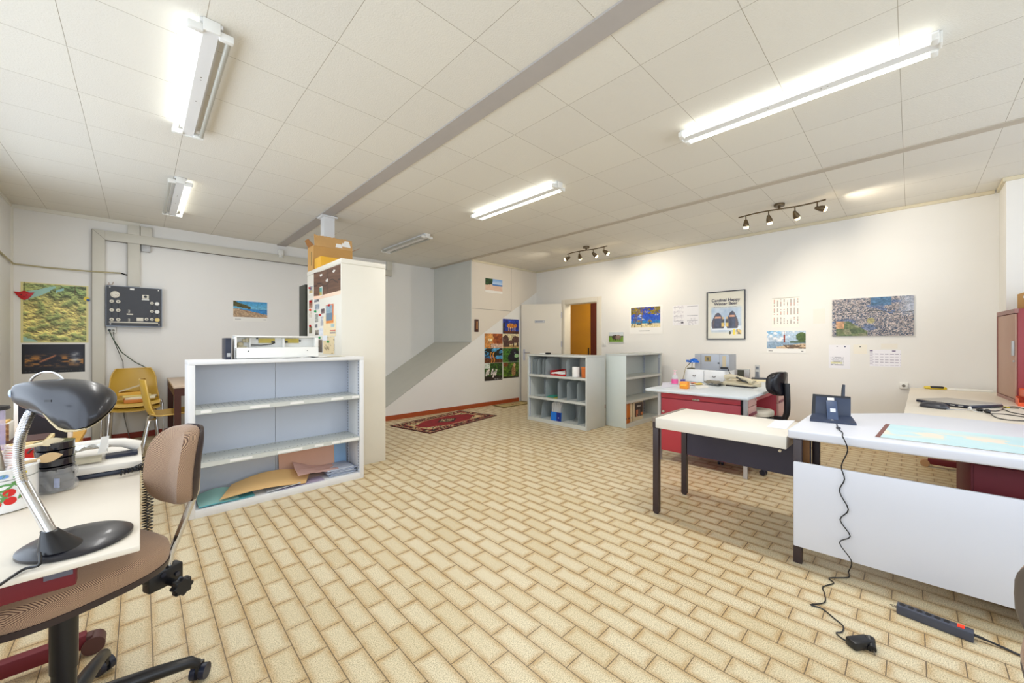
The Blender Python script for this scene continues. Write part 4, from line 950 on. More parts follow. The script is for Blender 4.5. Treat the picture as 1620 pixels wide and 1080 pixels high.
for px, py, m, l in ((500.4, 451.6, red_pl, 'red round magnet at the top of the second column'), (491.1, 455.5, red_pl, 'red round magnet on the upper left photo'), (492.1, 477, red_pl, 'red round magnet on the reddish brown photo'), (507.4, 498.2, red_pl, 'red round magnet on the white postcard'),
                     (522.2, 482.7, red_pl, 'larger red magnet on the blue grey postcard'), (491.9, 490.2, orange_m, 'orange round magnet on the pale photo'), (491.9, 515.3, red_pl, 'red round magnet on the olive photo'), (500, 492.7, green_pl, 'green magnet above the pale second column photo'), (506.4, 534, green_pl, 'green magnet above the tall dark photo'), (520.4, 540.3, green_pl, 'green magnet on the cream folded sheet')):
    p = UX(px, py, KX0)
    tag(MB().cyl(p+Vector((0.0006, 0, 0)), p+Vector((-0.019, 0, 0)), 0.013, 0.011, n=12).build('magnet', m, bevel=0.001), l, 'magnet', 'magnets on the cabinet side')
# dark board behind, steel column
tag(MB().box(1.395, 1.435, 4.945, 5.185, 0, 1.93).build('dark_board', mat('dark green black board', (36, 40, 30), 0.5, var=0.1), bevel=0.003), 'tall narrow dark green board standing behind the cream cabinet', 'board')
MB0 = MB().box(1.61, 1.735, 4.965, 5.085, 0, HCEIL-0.03).box(1.58, 1.765, 4.935, 5.115, HCEIL-0.03, HCEIL-0.0125)
struct('column', MB0, mat('white steel column', (224, 224, 224), 0.5, var=0.02), keep=True)
# cardboard box on the cabinet
t = thing('cardboard_box', 'open brown cardboard box on top of the cream cabinet', 'box', (1.64, 4.83, KH))
MB().box(-0.22, 0.22, -0.105, 0.105, 0.0, 0.004).box(-0.22, -0.216, -0.105, 0.105, 0.004, 0.283).box(0.216, 0.22, -0.105, 0.105, 0.004, 0.283).box(-0.216, 0.216, -0.105, -0.101, 0.004, 0.283).box(-0.216, 0.216, 0.101, 0.105, 0.004, 0.283).build('body', cardb, t)
def flap(P, th=0.004, m=cardb):
    P = [Vector(p) for p in P]; n = (P[1]-P[0]).cross(P[2]-P[0]).normalized()*th
    return MB().add(P+[p+n for p in P], [(0, 1, 2, 3), (7, 6, 5, 4), (0, 3, 7, 4), (1, 5, 6, 2), (0, 4, 5, 1), (3, 2, 6, 7)]).build('flap', m, t)
tf = MB(); n_ = 26; N_ = n_+1
tp_ = [(-0.21+0.43*k/n_, 0.412+0.012*(_h(k, 3, 5)-0.5)) for k in range(N_)]
vs_ = [(x, -0.1085, 0.281) for x, z in tp_]+[(x, -0.085, z) for x, z in tp_]
vb_ = [(x, y+0.004, z) for x, y, z in vs_]; fs_ = []
for k in range(n_):
    fs_ += [(k, k+1, N_+k+1, N_+k), (2*N_+k, 3*N_+k, 3*N_+k+1, 2*N_+k+1), (N_+k, N_+k+1, 3*N_+k+1, 3*N_+k), (k, 2*N_+k, 2*N_+k+1, k+1)]
fs_ += [(0, N_, 3*N_, 2*N_), (n_, 2*N_+n_, 3*N_+n_, N_+n_)]
tf.add(vs_+vb_, fs_); tf.build('flap', mat('light brown cardboard', (196, 154, 98), 0.8, var=0.12, scale=9), t)
flap([(-0.219, -0.10, 0.284), (-0.219, 0.10, 0.284), (-0.255, 0.10, 0.365), (-0.255, -0.02, 0.365)], m=cardb2)
flap([(0.219, -0.09, 0.284), (0.219, 0.10, 0.284), (0.31, 0.10, 0.335), (0.31, -0.09, 0.335)], m=cardb2)
MB().box(-0.2208, -0.2199, -0.04, -0.015, 0.06, 0.22).build('print_strip', mat('olive print', (130, 110, 60), 0.7, var=0.3, scale=60), t)
lbm = MB()
for (x0, x1, z0, z1) in ((0.02, 0.10, 0.30, 0.345), (0.09, 0.20, 0.32, 0.365), (0.12, 0.19, 0.365, 0.395)):
    def fy(z): return -0.1085+0.0235*(z-0.281)/0.131-0.0012
    lbm.add([(x0, fy(z0), z0), (x1, fy(z0), z0), (x1-0.01, fy(z1), z1), (x0+0.012, fy(z1), z1)], [(0, 1, 2, 3)])
lbm.build('torn_label', paper_m, t)
tag(MB().box(1.425, 1.66, 4.50, 4.71, KH, KH+0.125).build('yellow_carton', mat('yellow carton', (226, 170, 44), 0.6, var=0.06), bevel=0.002), 'smaller yellow carton in front of the open cardboard box', 'box')
# ================================================================== LEFT BACK: mustard chairs, brown table
def shell_chair_parts(t, zs_, legs=True):
    # moulded plastic shell: seat curving into a back; local +y is behind the sitter
    def prof(s):
        # s 0..1 front lip -> top of back, returns (y,z)
        pts = [(-0.24, -0.035), (-0.22, 0.0), (-0.05, -0.015), (0.10, -0.02), (0.17, 0.01), (0.205, 0.09), (0.225, 0.22), (0.25, 0.40)]
        q = s*(len(pts)-1); i = min(int(q), len(pts)-2); a = q-i
        return (pts[i][0]*(1-a)+pts[i+1][0]*a, pts[i][1]*(1-a)+pts[i+1][1]*a)
    def P(u, v):
        y, z = prof(v); w = 0.235*(1.0-0.16*max(0, v-0.6)/0.4)
        if v > 0.9: w *= 1-0.18*((v-0.9)/0.1)**2
        x = (u-0.5)*2*w; c = (abs(u-0.5)*2)**2.2
        return Vector((x, y-(0.05*c if v > 0.55 else 0.0), z+zs_+(0.03*c if v <= 0.55 else 0.03*c*(1-v))))
    mb = MB().sheet(P, 16, 22, 0.007); o = mb.build('shell', must_m, t, ang=70)
    rim = MB()
    for uu in (0.0, 1.0): rim.tube([P(uu, k/22)+Vector((0, 0, -0.003)) for k in range(23)], 0.007, 6)
    rim.tube([P(k/16, 0)+Vector((0, 0, -0.003)) for k in range(17)], 0.007, 6).tube([P(k/16, 1) for k in range(17)], 0.006, 6)
    rim.build('rim', must2_m, t)
    return o
def chair_legs(t, z):
    for sx in (-1, 1):
        MB().tube([(sx*0.16, -0.15, z-0.03), (sx*0.20, -0.19, z-0.04), (sx*0.225, -0.215, 0.0)], 0.0125, 10).build('leg', chrome, t)
        MB().tube([(sx*0.16, 0.12, z-0.03), (sx*0.19, 0.17, z-0.04), (sx*0.215, 0.235, 0.0)], 0.0125, 10).build('leg', chrome, t)
    MB().tube([(-0.16, -0.15, z-0.03), (0.16, -0.15, z-0.03)], 0.009, 8).tube([(-0.16, 0.12, z-0.03), (0.16, 0.12, z-0.03)], 0.009, 8).build('seat_bar', mat('dark underframe', (60, 50, 44), 0.5), t)
SXc, SYc = -0.06, 6.75
t = thing('shell_chair', 'lower mustard shell chair of the stacked pair by the socket', 'chair', (SXc, SYc, 0), 0, 'mustard shell chairs')
shell_chair_parts(t, 0.452); chair_legs(t, 0.452)
t = thing('shell_chair', 'upper mustard shell chair of the stacked pair carrying envelopes', 'chair', (SXc, SYc-0.03, 0), 0, 'mustard shell chairs')
shell_chair_parts(t, 0.513)
for sx in (-1, 1):
    MB().tube([(sx*0.246, -0.17, 0.532), (sx*0.262, -0.19, 0.48), (sx*0.27, -0.205, 0.06)], 0.0115, 10).build('leg', chrome, t)
t = thing('shell_chair', 'mustard shell chair seen side on, pushed under the brown table', 'chair', (0.24, 5.90, 0), PI/2, 'mustard shell chairs')
t.rotation_euler = (0, 0, PI/2)
shell_chair_parts(t, 0.44); chair_legs(t, 0.44)
zt = 0.516
for i, (dx, dy, w, d, h, a, m, l) in enumerate(((0.0, 0.0, 0.19, 0.26, 0.036, 0.05, oran_book, 'orange envelope at the bottom of the pile on the mustard chair'), (0.06, 0.0, 0.27, 0.2, 0.03, -0.1, cream_m, 'cream envelope second from the bottom on the mustard chair'), (0.01, 0.01, 0.25, 0.19, 0.022, 0.16, mat('pale yellow envelope', (226, 206, 130), 0.7, var=0.08), 'pale yellow envelope in the middle of the pile on the mustard chair'), (-0.03, 0.02, 0.22, 0.17, 0.034, 0.0, mat('golden envelope', (222, 170, 70), 0.7, var=0.08), 'golden envelope second from the top on the mustard chair'))):
    M = TR(SXc+0.01+dx, SYc-0.10+dy, zt) @ RZ(a)
    tag(MB().box(-w/2, w/2, -d/2, d/2, 0, h, M=M).build('envelope', m, bevel=0.003), l, 'envelope', 'envelopes piled on the mustard chair'); zt += h+0.0005
M = TR(SXc-0.02, SYc-0.06, zt+0.040) @ Matrix.Rotation(-0.33, 4, 'Y')
tag(MB().box(-0.11, 0.11, -0.08, 0.08, 0, 0.01, M=M).build('booklet', mat('worn booklet', (206, 188, 150), 0.7, var=0.15), bevel=0.002), 'tilted booklet on the top of the envelope pile', 'booklet')
t = thing('side_table', 'dark brown table with pale top half hidden behind the white shelf unit', 'table', (0.75, 6.28, 0))
MB().box(-0.49, 0.49, -0.73, 0.74, 0.745, 0.768).build('tabletop', mat('pale table top', (196, 172, 148), 0.4, var=0.05), t, bevel=0.002)
MB().box(-0.485, 0.485, -0.72, -0.70, 0.66, 0.744).box(-0.485, 0.485, 0.70, 0.72, 0.66, 0.744).box(-0.485, -0.465, -0.7, 0.7, 0.66, 0.744).box(0.465, 0.485, -0.7, 0.7, 0.66, 0.744).build('apron', wood_dk, t)
for sx in (-1, 1):
    for sy in (-1, 1): MB().box(sx*0.455-0.028, sx*0.455+0.028, sy*0.69-0.028, sy*0.69+0.028, 0, 0.743).build('leg', wood_dk, t)
# ================================================================== GREY LOW SHELVES by the door
AX0, AX1, AY0, AY1, AH = 4.51, 4.975, 3.16, 4.31, 1.055
t = thing('open_shelf_unit', 'pale grey low shelf unit with dividers in front of the door', 'shelf unit', ((AX0+AX1)/2, (AY0+AY1)/2, 0))
def W(mb, name, m, p=t, **k): return mb.build(name, m, p, world=True, **k)
W(MB().box(AX0, AX1, AY0, AY0+0.022, 0, AH-0.025), 'side_panel', grey_met, bevel=0.003)
W(MB().box(AX0, AX1, AY1-0.022, AY1, 0, AH-0.025), 'side_panel', grey_met, bevel=0.003)
W(MB().box(AX0-0.004, AX1, AY0, AY1, AH-0.025, AH), 'top_panel', grey_met, bevel=0.003)
W(MB().box(AX0, AX1-0.02, AY0+0.022, AY1-0.022, 0, 0.055), 'base_panel', grey_met)
W(MB().box(AX1-0.018, AX1-0.004, AY0+0.022, AY1-0.022, 0.055, AH-0.025), 'back_panel', grey_met)
for zz in (0.74, 0.39):
    W(MB().box(AX0+0.008, AX1-0.02, AY0+0.023, AY1-0.023, zz-0.006, zz).box(AX0+0.004, AX0+0.01, AY0+0.023, AY1-0.023, zz-0.034, zz), 'shelf_board', grey_met)
pf = MB()
for xq in (AX0+0.035, AX1-0.06):
    pf.box(xq-0.014, xq+0.014, AY1-0.026, AY1-0.022, 0.06, AH-0.03)
    for k in range(34): pf.box(xq-0.005, xq+0.005, AY1-0.0268, AY1-0.026, 0.08+k*0.027, 0.094+k*0.027, 1)
W(pf, 'slotted_rail', [grey_met2, hole_m])
def divider(label, py_front, z0, hgt, dep=0.33, slant=0.0, tilt=0.0, x0=None, foot=0.012):
    x0 = x0 or AX0+0.03
    # an upright metal plate with a rounded top front corner and a small foot
    prof = [(0, 0), (dep, 0), (dep, hgt)]
    c = 0.06
    prof += [(c+slant, hgt)]
    for k in range(1, 6):
        a = PI/2*k/6; prof.append((slant+c-c*math.sin(a), hgt-c+c*math.cos(a)))
    prof += [(slant*0.9, hgt-c)]
    M = Matrix(((1, 0, 0, x0), (0, math.cos(tilt), -math.sin(tilt), py_front), (0, math.sin(tilt), math.cos(tilt), z0), (0, 0, 0, 1))) @ Matrix(((1, 0, 0, 0), (0, 0, 1, 0), (0, 1, 0, 0), (0, 0, 0, 1)))
    mb = MB().prism(prof, -0.0015, 0.0015, 0, M)
    mb.box(x0, x0+dep, py_front+0.002, py_front+foot, z0+0.0005, z0+0.002)
    return tag(mb.build('shelf_divider', div_m), label, 'divider', 'metal dividers in the grey shelf unit')
def yA(px): return UX(px, 600, AX0+0.03).y
top = [(842.3, 0.25), (844.4, 0.25), (847, 0.25), (850.5, 0.25), (858.5, 0.245), (862.5, 0.25), (863.8, 0.262), (896, 0.26)]
ords = ['leftmost divider on the top shelf of the grey unit', 'second divider from the left on the top shelf of the grey unit', 'third divider from the left on the top shelf of the grey unit', 'fourth divider from the left on the top shelf of the grey unit', 'fifth divider from the left on the top shelf of the grey unit', 'sixth divider from the left on the top shelf of the grey unit', 'divider standing just left of the red letter tray', 'divider standing behind the white paper roll']
for (p, h), l in zip(top, ords): divider(l, yA(p), 0.741, h)
for p, l in ((863, 'leftmost divider on the middle shelf above the green papers'), (882.5, 'second divider from the left on the middle shelf of the grey unit'), (897, 'third divider from the left on the middle shelf of the grey unit'), (913, 'rightmost divider on the middle shelf of the grey unit')): divider(l, yA(p), 0.391, 0.28)
divider('slanted divider left of the blue magazine box', yA(856), 0.056, 0.25, slant=0.03)
divider('divider just right of the blue magazine box', yA(888), 0.056, 0.265, slant=0.02)
divider('slanted rightmost divider on the bottom shelf of the grey unit', yA(913.5), 0.056, 0.25, slant=0.06)
# contents
xq = AX0+0.05
t2 = thing('letter_tray', 'red letter tray with white papers on the grey shelf unit', 'tray', (xq+0.12, (yA(870)+yA(894))/2, 0.742))
w = yA(870)-yA(894)
MB().box(-0.13, 0.14, -w/2, w/2, 0, 0.006).box(-0.13, 0.14, -w/2, -w/2+0.005, 0.006, 0.085).box(-0.13, 0.14, w/2-0.005, w/2, 0.006, 0.075).box(0.135, 0.14, -w/2+0.005, w/2-0.005, 0.006, 0.08).box(-0.13, -0.126, -w/2+0.005, w/2-0.005, 0.006, 0.022).build('tray', red_pl, t2)
MB().sheet(lambda u, v: Vector((-0.12+0.24*u, -w/2+0.012+(w-0.024)*v, 0.045+0.018*u+0.012*math.sin(4*v))), 6, 6, 0.02).sheet(lambda u, v: Vector((-0.122+0.22*u, -w/2+0.05+(w-0.07)*v, 0.03+0.014*v)), 4, 4, 0.01).build('papers', paper_m, t2)
p = UX(911.3, 594, AX0+0.09); tag(MB().lathe([(0.014, 0), (0.055, 0), (0.057, 0.004), (0.057, 0.141), (0.055, 0.145), (0.016, 0.145), (0.014, 0.13)], 24, 0, TR(AX0+0.09, p.y, 0.7415), ).build('paper_roll', paper_m), 'white paper roll standing on the grey shelf unit', 'roll')
p = UX(925.5, 594, AX0+0.085); t3 = thing('storage_pot', 'orange lidded pot beside the white paper roll', 'pot', (AX0+0.085, p.y, 0.7415))
MB().lathe([(0.042, 0), (0.05, 0.005), (0.055, 0.13), (0.05, 0.135)], 22).build('body', mat('terracotta orange', (206, 108, 40), 0.4, var=0.06), t3); MB().lathe([(0.057, 0.125), (0.06, 0.13), (0.06, 0.148), (0.055, 0.152)], 22).build('lid', mat('terracotta orange lid', (220, 124, 56), 0.4), t3)
tag(MB().sheet(lambda u, v: (AX0+0.04+0.26*u, yA(874)+(yA(864)-yA(874))*v, 0.398+0.012*math.sin(3*u)+0.008*v), 5, 4, 0.004).build('card_folder', mat('sea green card', (60, 150, 130), 0.5, var=0.15)), 'sea green folder lying on the middle shelf of the grey unit', 'folder')
tag(MB().sheet(lambda u, v: (AX0+0.035+0.2*u, yA(880)+(yA(866)-yA(880))*v, 0.3945+0.002*v), 4, 3, 0.002).build('card_sheet', mat('yellow green card', (196, 190, 90), 0.5, var=0.1)), 'yellow sheet under the sea green folder', 'card')
tag(MB().sheet(lambda u, v: (AX0+0.03+0.3*u, yA(860.5)+(yA(845)-yA(860.5))*v, 0.402+0.006*math.sin(5*u*v)), 5, 4, 0.003).build('plastic_sleeve', mat('grey film', (196, 206, 206), 0.2, var=0.05)), 'clear plastic sleeve flat at the left of the middle shelf', 'sleeve')
t4 = thing('magazine_box', 'bright blue magazine box stuffed with white papers on the bottom shelf', 'magazine box', (AX0+0.13, (yA(871.5)+yA(887))/2, 0.0565))
w = yA(871.5)-yA(887)
MB().box(-0.1, 0.14, -w/2, w/2, 0, 0.005).box(-0.1, -0.097, -w/2, w/2, 0.005, 0.13).box(-0.1, 0.14, -w/2, -w/2+0.003, 0.005, 0.13).box(-0.1, 0.14, w/2-0.003, w/2, 0.005, 0.13).box(0.137, 0.14, -w/2, w/2, 0.005, 0.2).build('box', blue_pl, t4)
MB().box(-0.1015, -0.1, -w/2, -w/2+w*0.42, 0.0, 0.13).build('navy_label', mat('navy card', (14, 40, 130), 0.5, var=0.05), t4)
MB().cyl((-0.1025, -w*0.28, 0.05), (-0.1005, -w*0.28, 0.05), 0.007, n=10).build('finger_hole', paper_m, t4)
for i in range(6):
    y0 = -w/2+0.02+(w-0.04)*i/5
    MB().sheet(lambda u, v, y0=y0, i=i: Vector((-0.085+0.2*u, y0+0.01*math.sin(4*v+i), 0.01+(0.24+0.03*_h(i, 1, 2))*v)), 3, 6, 0.002).build('paper', paper_m, t4)
tag(MB().sheet(lambda u, v: (AX0+0.05+0.28*u, yA(872)+(yA(868.5)-yA(872))*u*0.3+0.03*v*0, 0.058+0.24*v), 4, 5, 0.003).build('paper_sheet', paper_m), 'white sheet leaning upright left of the blue magazine box', 'paper')
p = UZ(861, 556, AH); t5 = thing('marker_pen', 'black and white marker lying on the grey shelf unit top', 'pen', (4.62, UX(862, 553, 4.62).y, AH))
MB().cyl((0, 0.10, 0.012), (0, -0.02, 0.012), 0.011, n=12).build('barrel', white_pl, t5); MB().cyl((0, -0.02, 0.014), (0, -0.09, 0.014), 0.0135, n=12).build('cap', dark_m, t5)
tag(MB().box(4.66, 4.70, UX(867, 553, 4.68).y-0.04, UX(867, 553, 4.68).y+0.04, AH, AH+0.03).build('eraser_block', dark_m, bevel=0.004), 'small black block beside the marker on the grey shelf unit', 'block')
# second grey shelf, facing the camera's right
CX0, CX1, CY0, CY1, CH = 5.05, 6.2, 2.86, 3.2, 1.077
t = thing('open_shelf_unit', 'pale grey low shelf unit with binders, against the right wall', 'shelf unit', ((CX0+CX1)/2, (CY0+CY1)/2, 0))
W(MB().box(CX0, CX0+0.02, CY0, CY1, 0, CH-0.025), 'side_panel', mat('greenish grey metal', (206, 214, 210), 0.4, var=0.02), t, bevel=0.003)
W(MB().box(CX1-0.02, CX1, CY0, CY1, 0, CH-0.025), 'side_panel', grey_met, t, bevel=0.003)
W(MB().box(CX0, CX1, CY0-0.005, CY1, CH-0.025, CH), 'top_panel', grey_met, t, bevel=0.003)
W(MB().box(CX0+0.02, CX1-0.02, CY0, CY1-0.01, 0, 0.055), 'base_panel', grey_met, t)
W(MB().box(CX0+0.02, CX1-0.02, CY1-0.012, CY1-0.002, 0.055, CH-0.025), 'back_panel', grey_met, t)
for zz in (0.735, 0.385):
    W(MB().box(CX0+0.021, CX1-0.021, CY0+0.008, CY1-0.013, zz-0.006, zz).box(CX0+0.021, CX1-0.021, CY0+0.004, CY0+0.01, zz-0.034, zz), 'shelf_board', grey_met, t)
pf = MB()
for yq in (CY0+0.035, CY1-0.045):
    pf.box(CX1-0.024, CX1-0.02, yq-0.014, yq+0.014, 0.06, CH-0.03)
    for k in range(34): pf.box(CX1-0.0248, CX1-0.024, yq-0.005, yq+0.005, 0.08+k*0.027, 0.094+k*0.027, 1)
W(pf, 'slotted_rail', [grey_met2, hole_m], t)
for i, (x0, w, h, m, l) in enumerate(((CX0+0.035, 0.07, 0.29, oran_book, 'first orange binder at the left end of the bottom shelf'), (CX0+0.107, 0.07, 0.285, mat('amber binder', (196, 112, 36), 0.6, var=0.1), 'second orange binder beside the first on the bottom shelf'), (CX0+0.19, 0.05, 0.28, mat('cream binder', (224, 206, 170), 0.6, var=0.05), 'cream binder left of the black printed box'))):
    b = thing('ring_binder', l, 'binder', (x0+w/2, CY0+0.15, 0.0555), 0, 'binders on the bottom shelf by the wall')
    MB().box(-w/2, w/2, -0.12, 0.14, 0, h).build('cover', m, b, bevel=0.003)
    MB().cyl((0, -0.1215, 0.07), (0, -0.118, 0.07), 0.014, n=12).build('finger_ring', dark_m if i < 2 else silver_pl, b)
b = thing('product_carton', 'cream carton with a black picture panel on the bottom shelf', 'box', (CX0+0.46, CY0+0.13, 0.0555), 0.0)
MB().box(-0.15, 0.15, -0.08, 0.09, 0, 0.30).build('carton', mat('cream carton', (218, 204, 172), 0.6, var=0.05), b, bevel=0.002)
def pan(u, v):
    n = fbm(u*5, v*6, 300, 4)
    c = mixc((20, 14, 14), (50, 30, 26), n)
    if 0.7 < v < 0.8 and 0.28 < u < 0.74 and _h(int(u*30), int(v*20), 3) > 0.3: c = (226, 220, 210)
    if v < 0.5 and abs(u-0.3) < 0.12 and n > 0.4: c = (190, 110, 70)
    if v < 0.5 and abs(u-0.5) < 0.1: c = (30, 24, 30) if abs(u-0.5) < 0.07 else (200, 170, 150)
    if v < 0.3 and u > 0.75 and n > 0.45: c = (200, 120, 70)
    return c
picture('picture_panel', (-0.11, -0.0803, 0.055), (1, 0, 0), VZ, 0.25, 0.21, pan, 36, 30, 0.0015, parent=b, world=False)
# ================================================================== RED DESK with everything on it
DX0, DX1, DYa, DYb, DZ = 3.87, 5.60, 1.0, 1.965, 0.76
t = thing('office_desk', 'red metal desk with pale grey top by the right wall', 'desk', ((DX0+DX1)/2, (DYa+DYb)/2, 0))
W(MB().box(DX0, DX1, DYa, DYb, DZ-0.03, DZ), 'desktop', deskg_m, t, bevel=0.008)
ex = 3.985
W(MB().box(ex, ex+0.02, 1.09, 1.842, 0.11, 0.66).box(ex-0.004, ex+0.02, 1.09, 1.842, 0.665, DZ-0.031), 'end_panel', red_m, t, bevel=0.003)
W(MB().box(ex+0.021, ex+0.03, 1.06, 1.85, 0.12, DZ-0.031), 'inner_panel', dark_m, t)
lk = W(MB().cyl((ex, 1.815, 0.52), (ex-0.012, 1.815, 0.52), 0.014, n=14), 'lock', chrome, t)
W(MB().cyl((ex-0.003, 1.50, 0.675), (ex-0.016, 1.50, 0.675), 0.009, n=12).cyl((ex-0.003, 1.47, 0.675), (ex-0.014, 1.47, 0.675), 0.009, n=12).box(ex-0.008, ex-0.003, 1.45, 1.52, 0.668, 0.682), 'latch', chrome, t)
for xx in (ex-0.005, 5.535):
    for yv in (1.035, 1.845): W(MB().box(xx, xx+0.032, yv, yv+0.032, 0, DZ-0.031), 'leg', steel if False else mat('satin silver leg', (196, 196, 200), 0.3, metal=0.6), t)
for (x0, x1, nm) in ((4.02, 4.29, 'near'), (5.19, 5.53, 'far')):
    pd = W(MB().box(x0, x1, 1.06, 1.84, 0.11, DZ-0.032), 'pedestal', red_m, t, bevel=0.003)
    zz = 0.72
    for k, h in enumerate((0.07, 0.09, 0.22, 0.2)):
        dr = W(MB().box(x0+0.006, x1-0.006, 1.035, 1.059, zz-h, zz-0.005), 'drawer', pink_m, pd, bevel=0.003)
        if k == 1: W(MB().box(x0+0.012, x1-0.012, 1.028, 1.035, zz-h+0.002, zz-h+0.026), 'pull_rail', mat('dark rose trim', (130, 40, 66), 0.4), pd)  # darker rose rail across the second drawer
        zz -= h
    W(MB().cyl((x1-0.05, 1.035, 0.70), (x1-0.05, 1.024, 0.70), 0.009, n=10), 'lock', chrome, pd)
W(MB().box(4.29, 5.19, 1.83, 1.845, 0.2, DZ-0.032), 'modesty_panel', red_m, t); W(MB().box(4.29, 5.19, 1.04, 1.06, 0.68, DZ-0.032), 'kneehole_rail', red_m, t)
def on_desk(px, py, z=DZ): return UZ(px, py, z)
# pump bottle
p = on_desk(1067.5, 608); t = thing('pump_bottle', 'clear pump bottle with pink label on the red desk', 'bottle', p)
MB().lathe([(0.033, 0.0), (0.036, 0.004), (0.036, 0.085), (0.03, 0.105), (0.013, 0.115)], 20).build('bottle', glass_m, t)
MB().lathe([(0.0365, 0.012), (0.0365, 0.062)], 20, caps=False).build('label', pinkliq, t)
MB().lathe([(0.012, 0.114), (0.012, 0.135), (0.006, 0.14), (0.006, 0.158)], 14).box(-0.03, 0.03, -0.007, 0.007, 0.156, 0.166).build('pump', mat('pale pink plastic', (230, 190, 200), 0.4), t)
p = on_desk(1083, 614.5); t = thing('note_cube', 'amber note box near the front edge of the red desk', 'note box', p, 0.1)
MB().box(-0.04, 0.04, -0.04, 0.04, 0, 0.075).build('box', amber_m, t, bevel=0.004)
MB().box(-0.041, -0.04, -0.03, 0.03, 0.03, 0.05).build('label', mat('yellow label', (236, 176, 60), 0.4), t)
def sheet_on(name, label, quad, z, m, cat='paper', wob=0.0, th=0.0012, n=6, grp=None):
    P = [UZ(q[0], q[1], z) for q in quad]  # tl, tr, br, bl in the picture
    def S(u, v):
        a = P[3]*(1-u)+P[2]*u; b = P[0]*(1-u)+P[1]*u
        p = a*(1-v)+b*v; return p+Vector((0, 0, th+0.0006+wob*fbm(u*4, v*4, len(label))))
    return tag(MB().sheet(S, n, n, th).build(name, m), label, cat, grp)
sheet_on('paper_sheet', 'white folded leaflet at the left corner of the red desk', [(1048, 605), (1064, 604), (1074, 611), (1046, 613.5)], DZ, mat('printed leaflet', (214, 214, 228), 0.6, var=0.12, scale=40))
sheet_on('paper_sheet', 'big white sheet in the middle of the red desk', [(1088, 606), (1112, 606), (1117, 610), (1092, 611)], DZ, paper_m)
sheet_on('paper_sheet', 'yellow paper lying on the white sheet of the red desk', [(1097, 606.2), (1110, 606), (1112, 608.5), (1101, 609)], DZ+0.004, mat('yellow print', (232, 204, 90), 0.6, var=0.12, scale=30), wob=0.01)
sheet_on('paper_sheet', 'pink orange slip behind the yellow paper on the red desk', [(1092, 605.2), (1100, 605), (1102, 606.6), (1094, 607)], DZ+0.005, mat('coral print', (230, 140, 110), 0.6, var=0.12), wob=0.01)
sheet_on('paper_sheet', 'cream sheet in front of the beige telephone', [(1155, 606), (1196, 604), (1200, 610.5), (1158, 611.5)], DZ, mat('cream sheet', (226, 220, 202), 0.7, var=0.03))
sheet_on('paper_sheet', 'pale yellow sheet right of the beige telephone', [(1188, 600), (1213, 599), (1214, 604), (1189, 604)], DZ, cream_m)
sheet_on('paper_sheet', 'white slip right of the amber note box on the red desk', [(1100, 611.5), (1119, 609.5), (1121, 613), (1104, 615)], DZ, paper_m)
p = on_desk(1080.5, 604.5); tag(MB().box(p.x-0.03, p.x+0.03, p.y-0.02, p.y+0.02, DZ, DZ+0.035).build('small_box', mat('blue box', (30, 44, 150), 0.4, var=0.1), bevel=0.003), 'small blue box behind the amber note box', 'box')
p = on_desk(1093.5, 610.5); tag(MB().tube([p+Vector((0.0, 0.03, 0.006)), p+Vector((0.03, -0.01, 0.006)), p+Vector((0.0, -0.04, 0.008))], 0.005, 6).build('pen', mat('grey pen', (120, 120, 128), 0.4)), 'grey pen beside the amber note box', 'pen')
# grey cloth pouch
t = sheet_on('cloth_pouch', 'grey cloth pouch lying in front of the drawer box', [(1114, 607.5), (1120, 606.5), (1146, 608.5), (1138, 612)], DZ, clothgrey, 'pouch', wob=0.05, th=0.012, n=12)
# white two-drawer box, metal box on it
q0 = UZ(1078, 604.5, DZ); 
bx0, by1, by0 = 4.87, 1.955, 1.50
t = thing('drawer_box', 'white two drawer box at the back of the red desk', 'drawer box', (bx0+0.17, (by0+by1)/2, DZ))
w = by1-by0
MB().box(-0.15, 0.20, -w/2, w/2, 0, 0.155).build('carcass', white_met, t, bevel=0.003)
for s in (-1, 1):
    d = MB().box(-0.162, -0.1505, (s*w/4)-w/4+0.004, (s*w/4)+w/4-0.004, 0.006, 0.149).build('drawer', white_met, t, bevel=0.002)
    y = s*w/4; 
    MB().tube([(-0.163, y+0.016, 0.088), (-0.172, y+0.01, 0.08), (-0.174, y, 0.077), (-0.172, y-0.01, 0.08), (-0.163, y-0.016, 0.088)], 0.004, 6).build('handle', mat('pewter', (110, 104, 100), 0.4, metal=0.6), d)
t = thing('metal_case', 'grey metal case with a small window on the drawer box', 'case', (bx0+0.2, 1.665, DZ+0.1555))
w = 0.385
MB().box(-0.13, 0.14, -w/2, w/2, 0, 0.19).build('case', mat('grey metal case', (166, 170, 178), 0.4, metal=0.3, var=0.04), t, bevel=0.004)
MB().box(-0.1315, -0.13, w/2-0.075, w/2-0.072, 0.004, 0.186).box(-0.1315, -0.13, -w/2+0.10, -w/2+0.102, 0.004, 0.186).build('seam', seam_m, t)
lbp = MB().box(-0.133, -0.13, 0.005, 0.075, 0.10, 0.165).build('badge', mat('brass badge', (150, 130, 84), 0.4, metal=0.4, var=0.2), t); MB().box(-0.1345, -0.133, 0.03, 0.052, 0.115, 0.15).build('badge_window', mat('dark grey glass', (84, 80, 70), 0.2), lbp)
MB().box(-0.134, -0.13, -0.09, -0.072, 0.078, 0.092).build('button', dark_m, t); MB().box(-0.132, -0.13, -w/2+0.03, -w/2+0.07, 0.03, 0.17).build('side_plate', mat('beige plate', (196, 180, 150), 0.5), t)
MB().box(-0.16, -0.13, -0.185, -0.11, 0.02, 0.042).tube([(-0.15, -0.185, 0.03), (-0.16, -0.2, 0.0), (-0.15, -0.215, -0.04)], 0.004, 6).build('lever', dark_m, t)
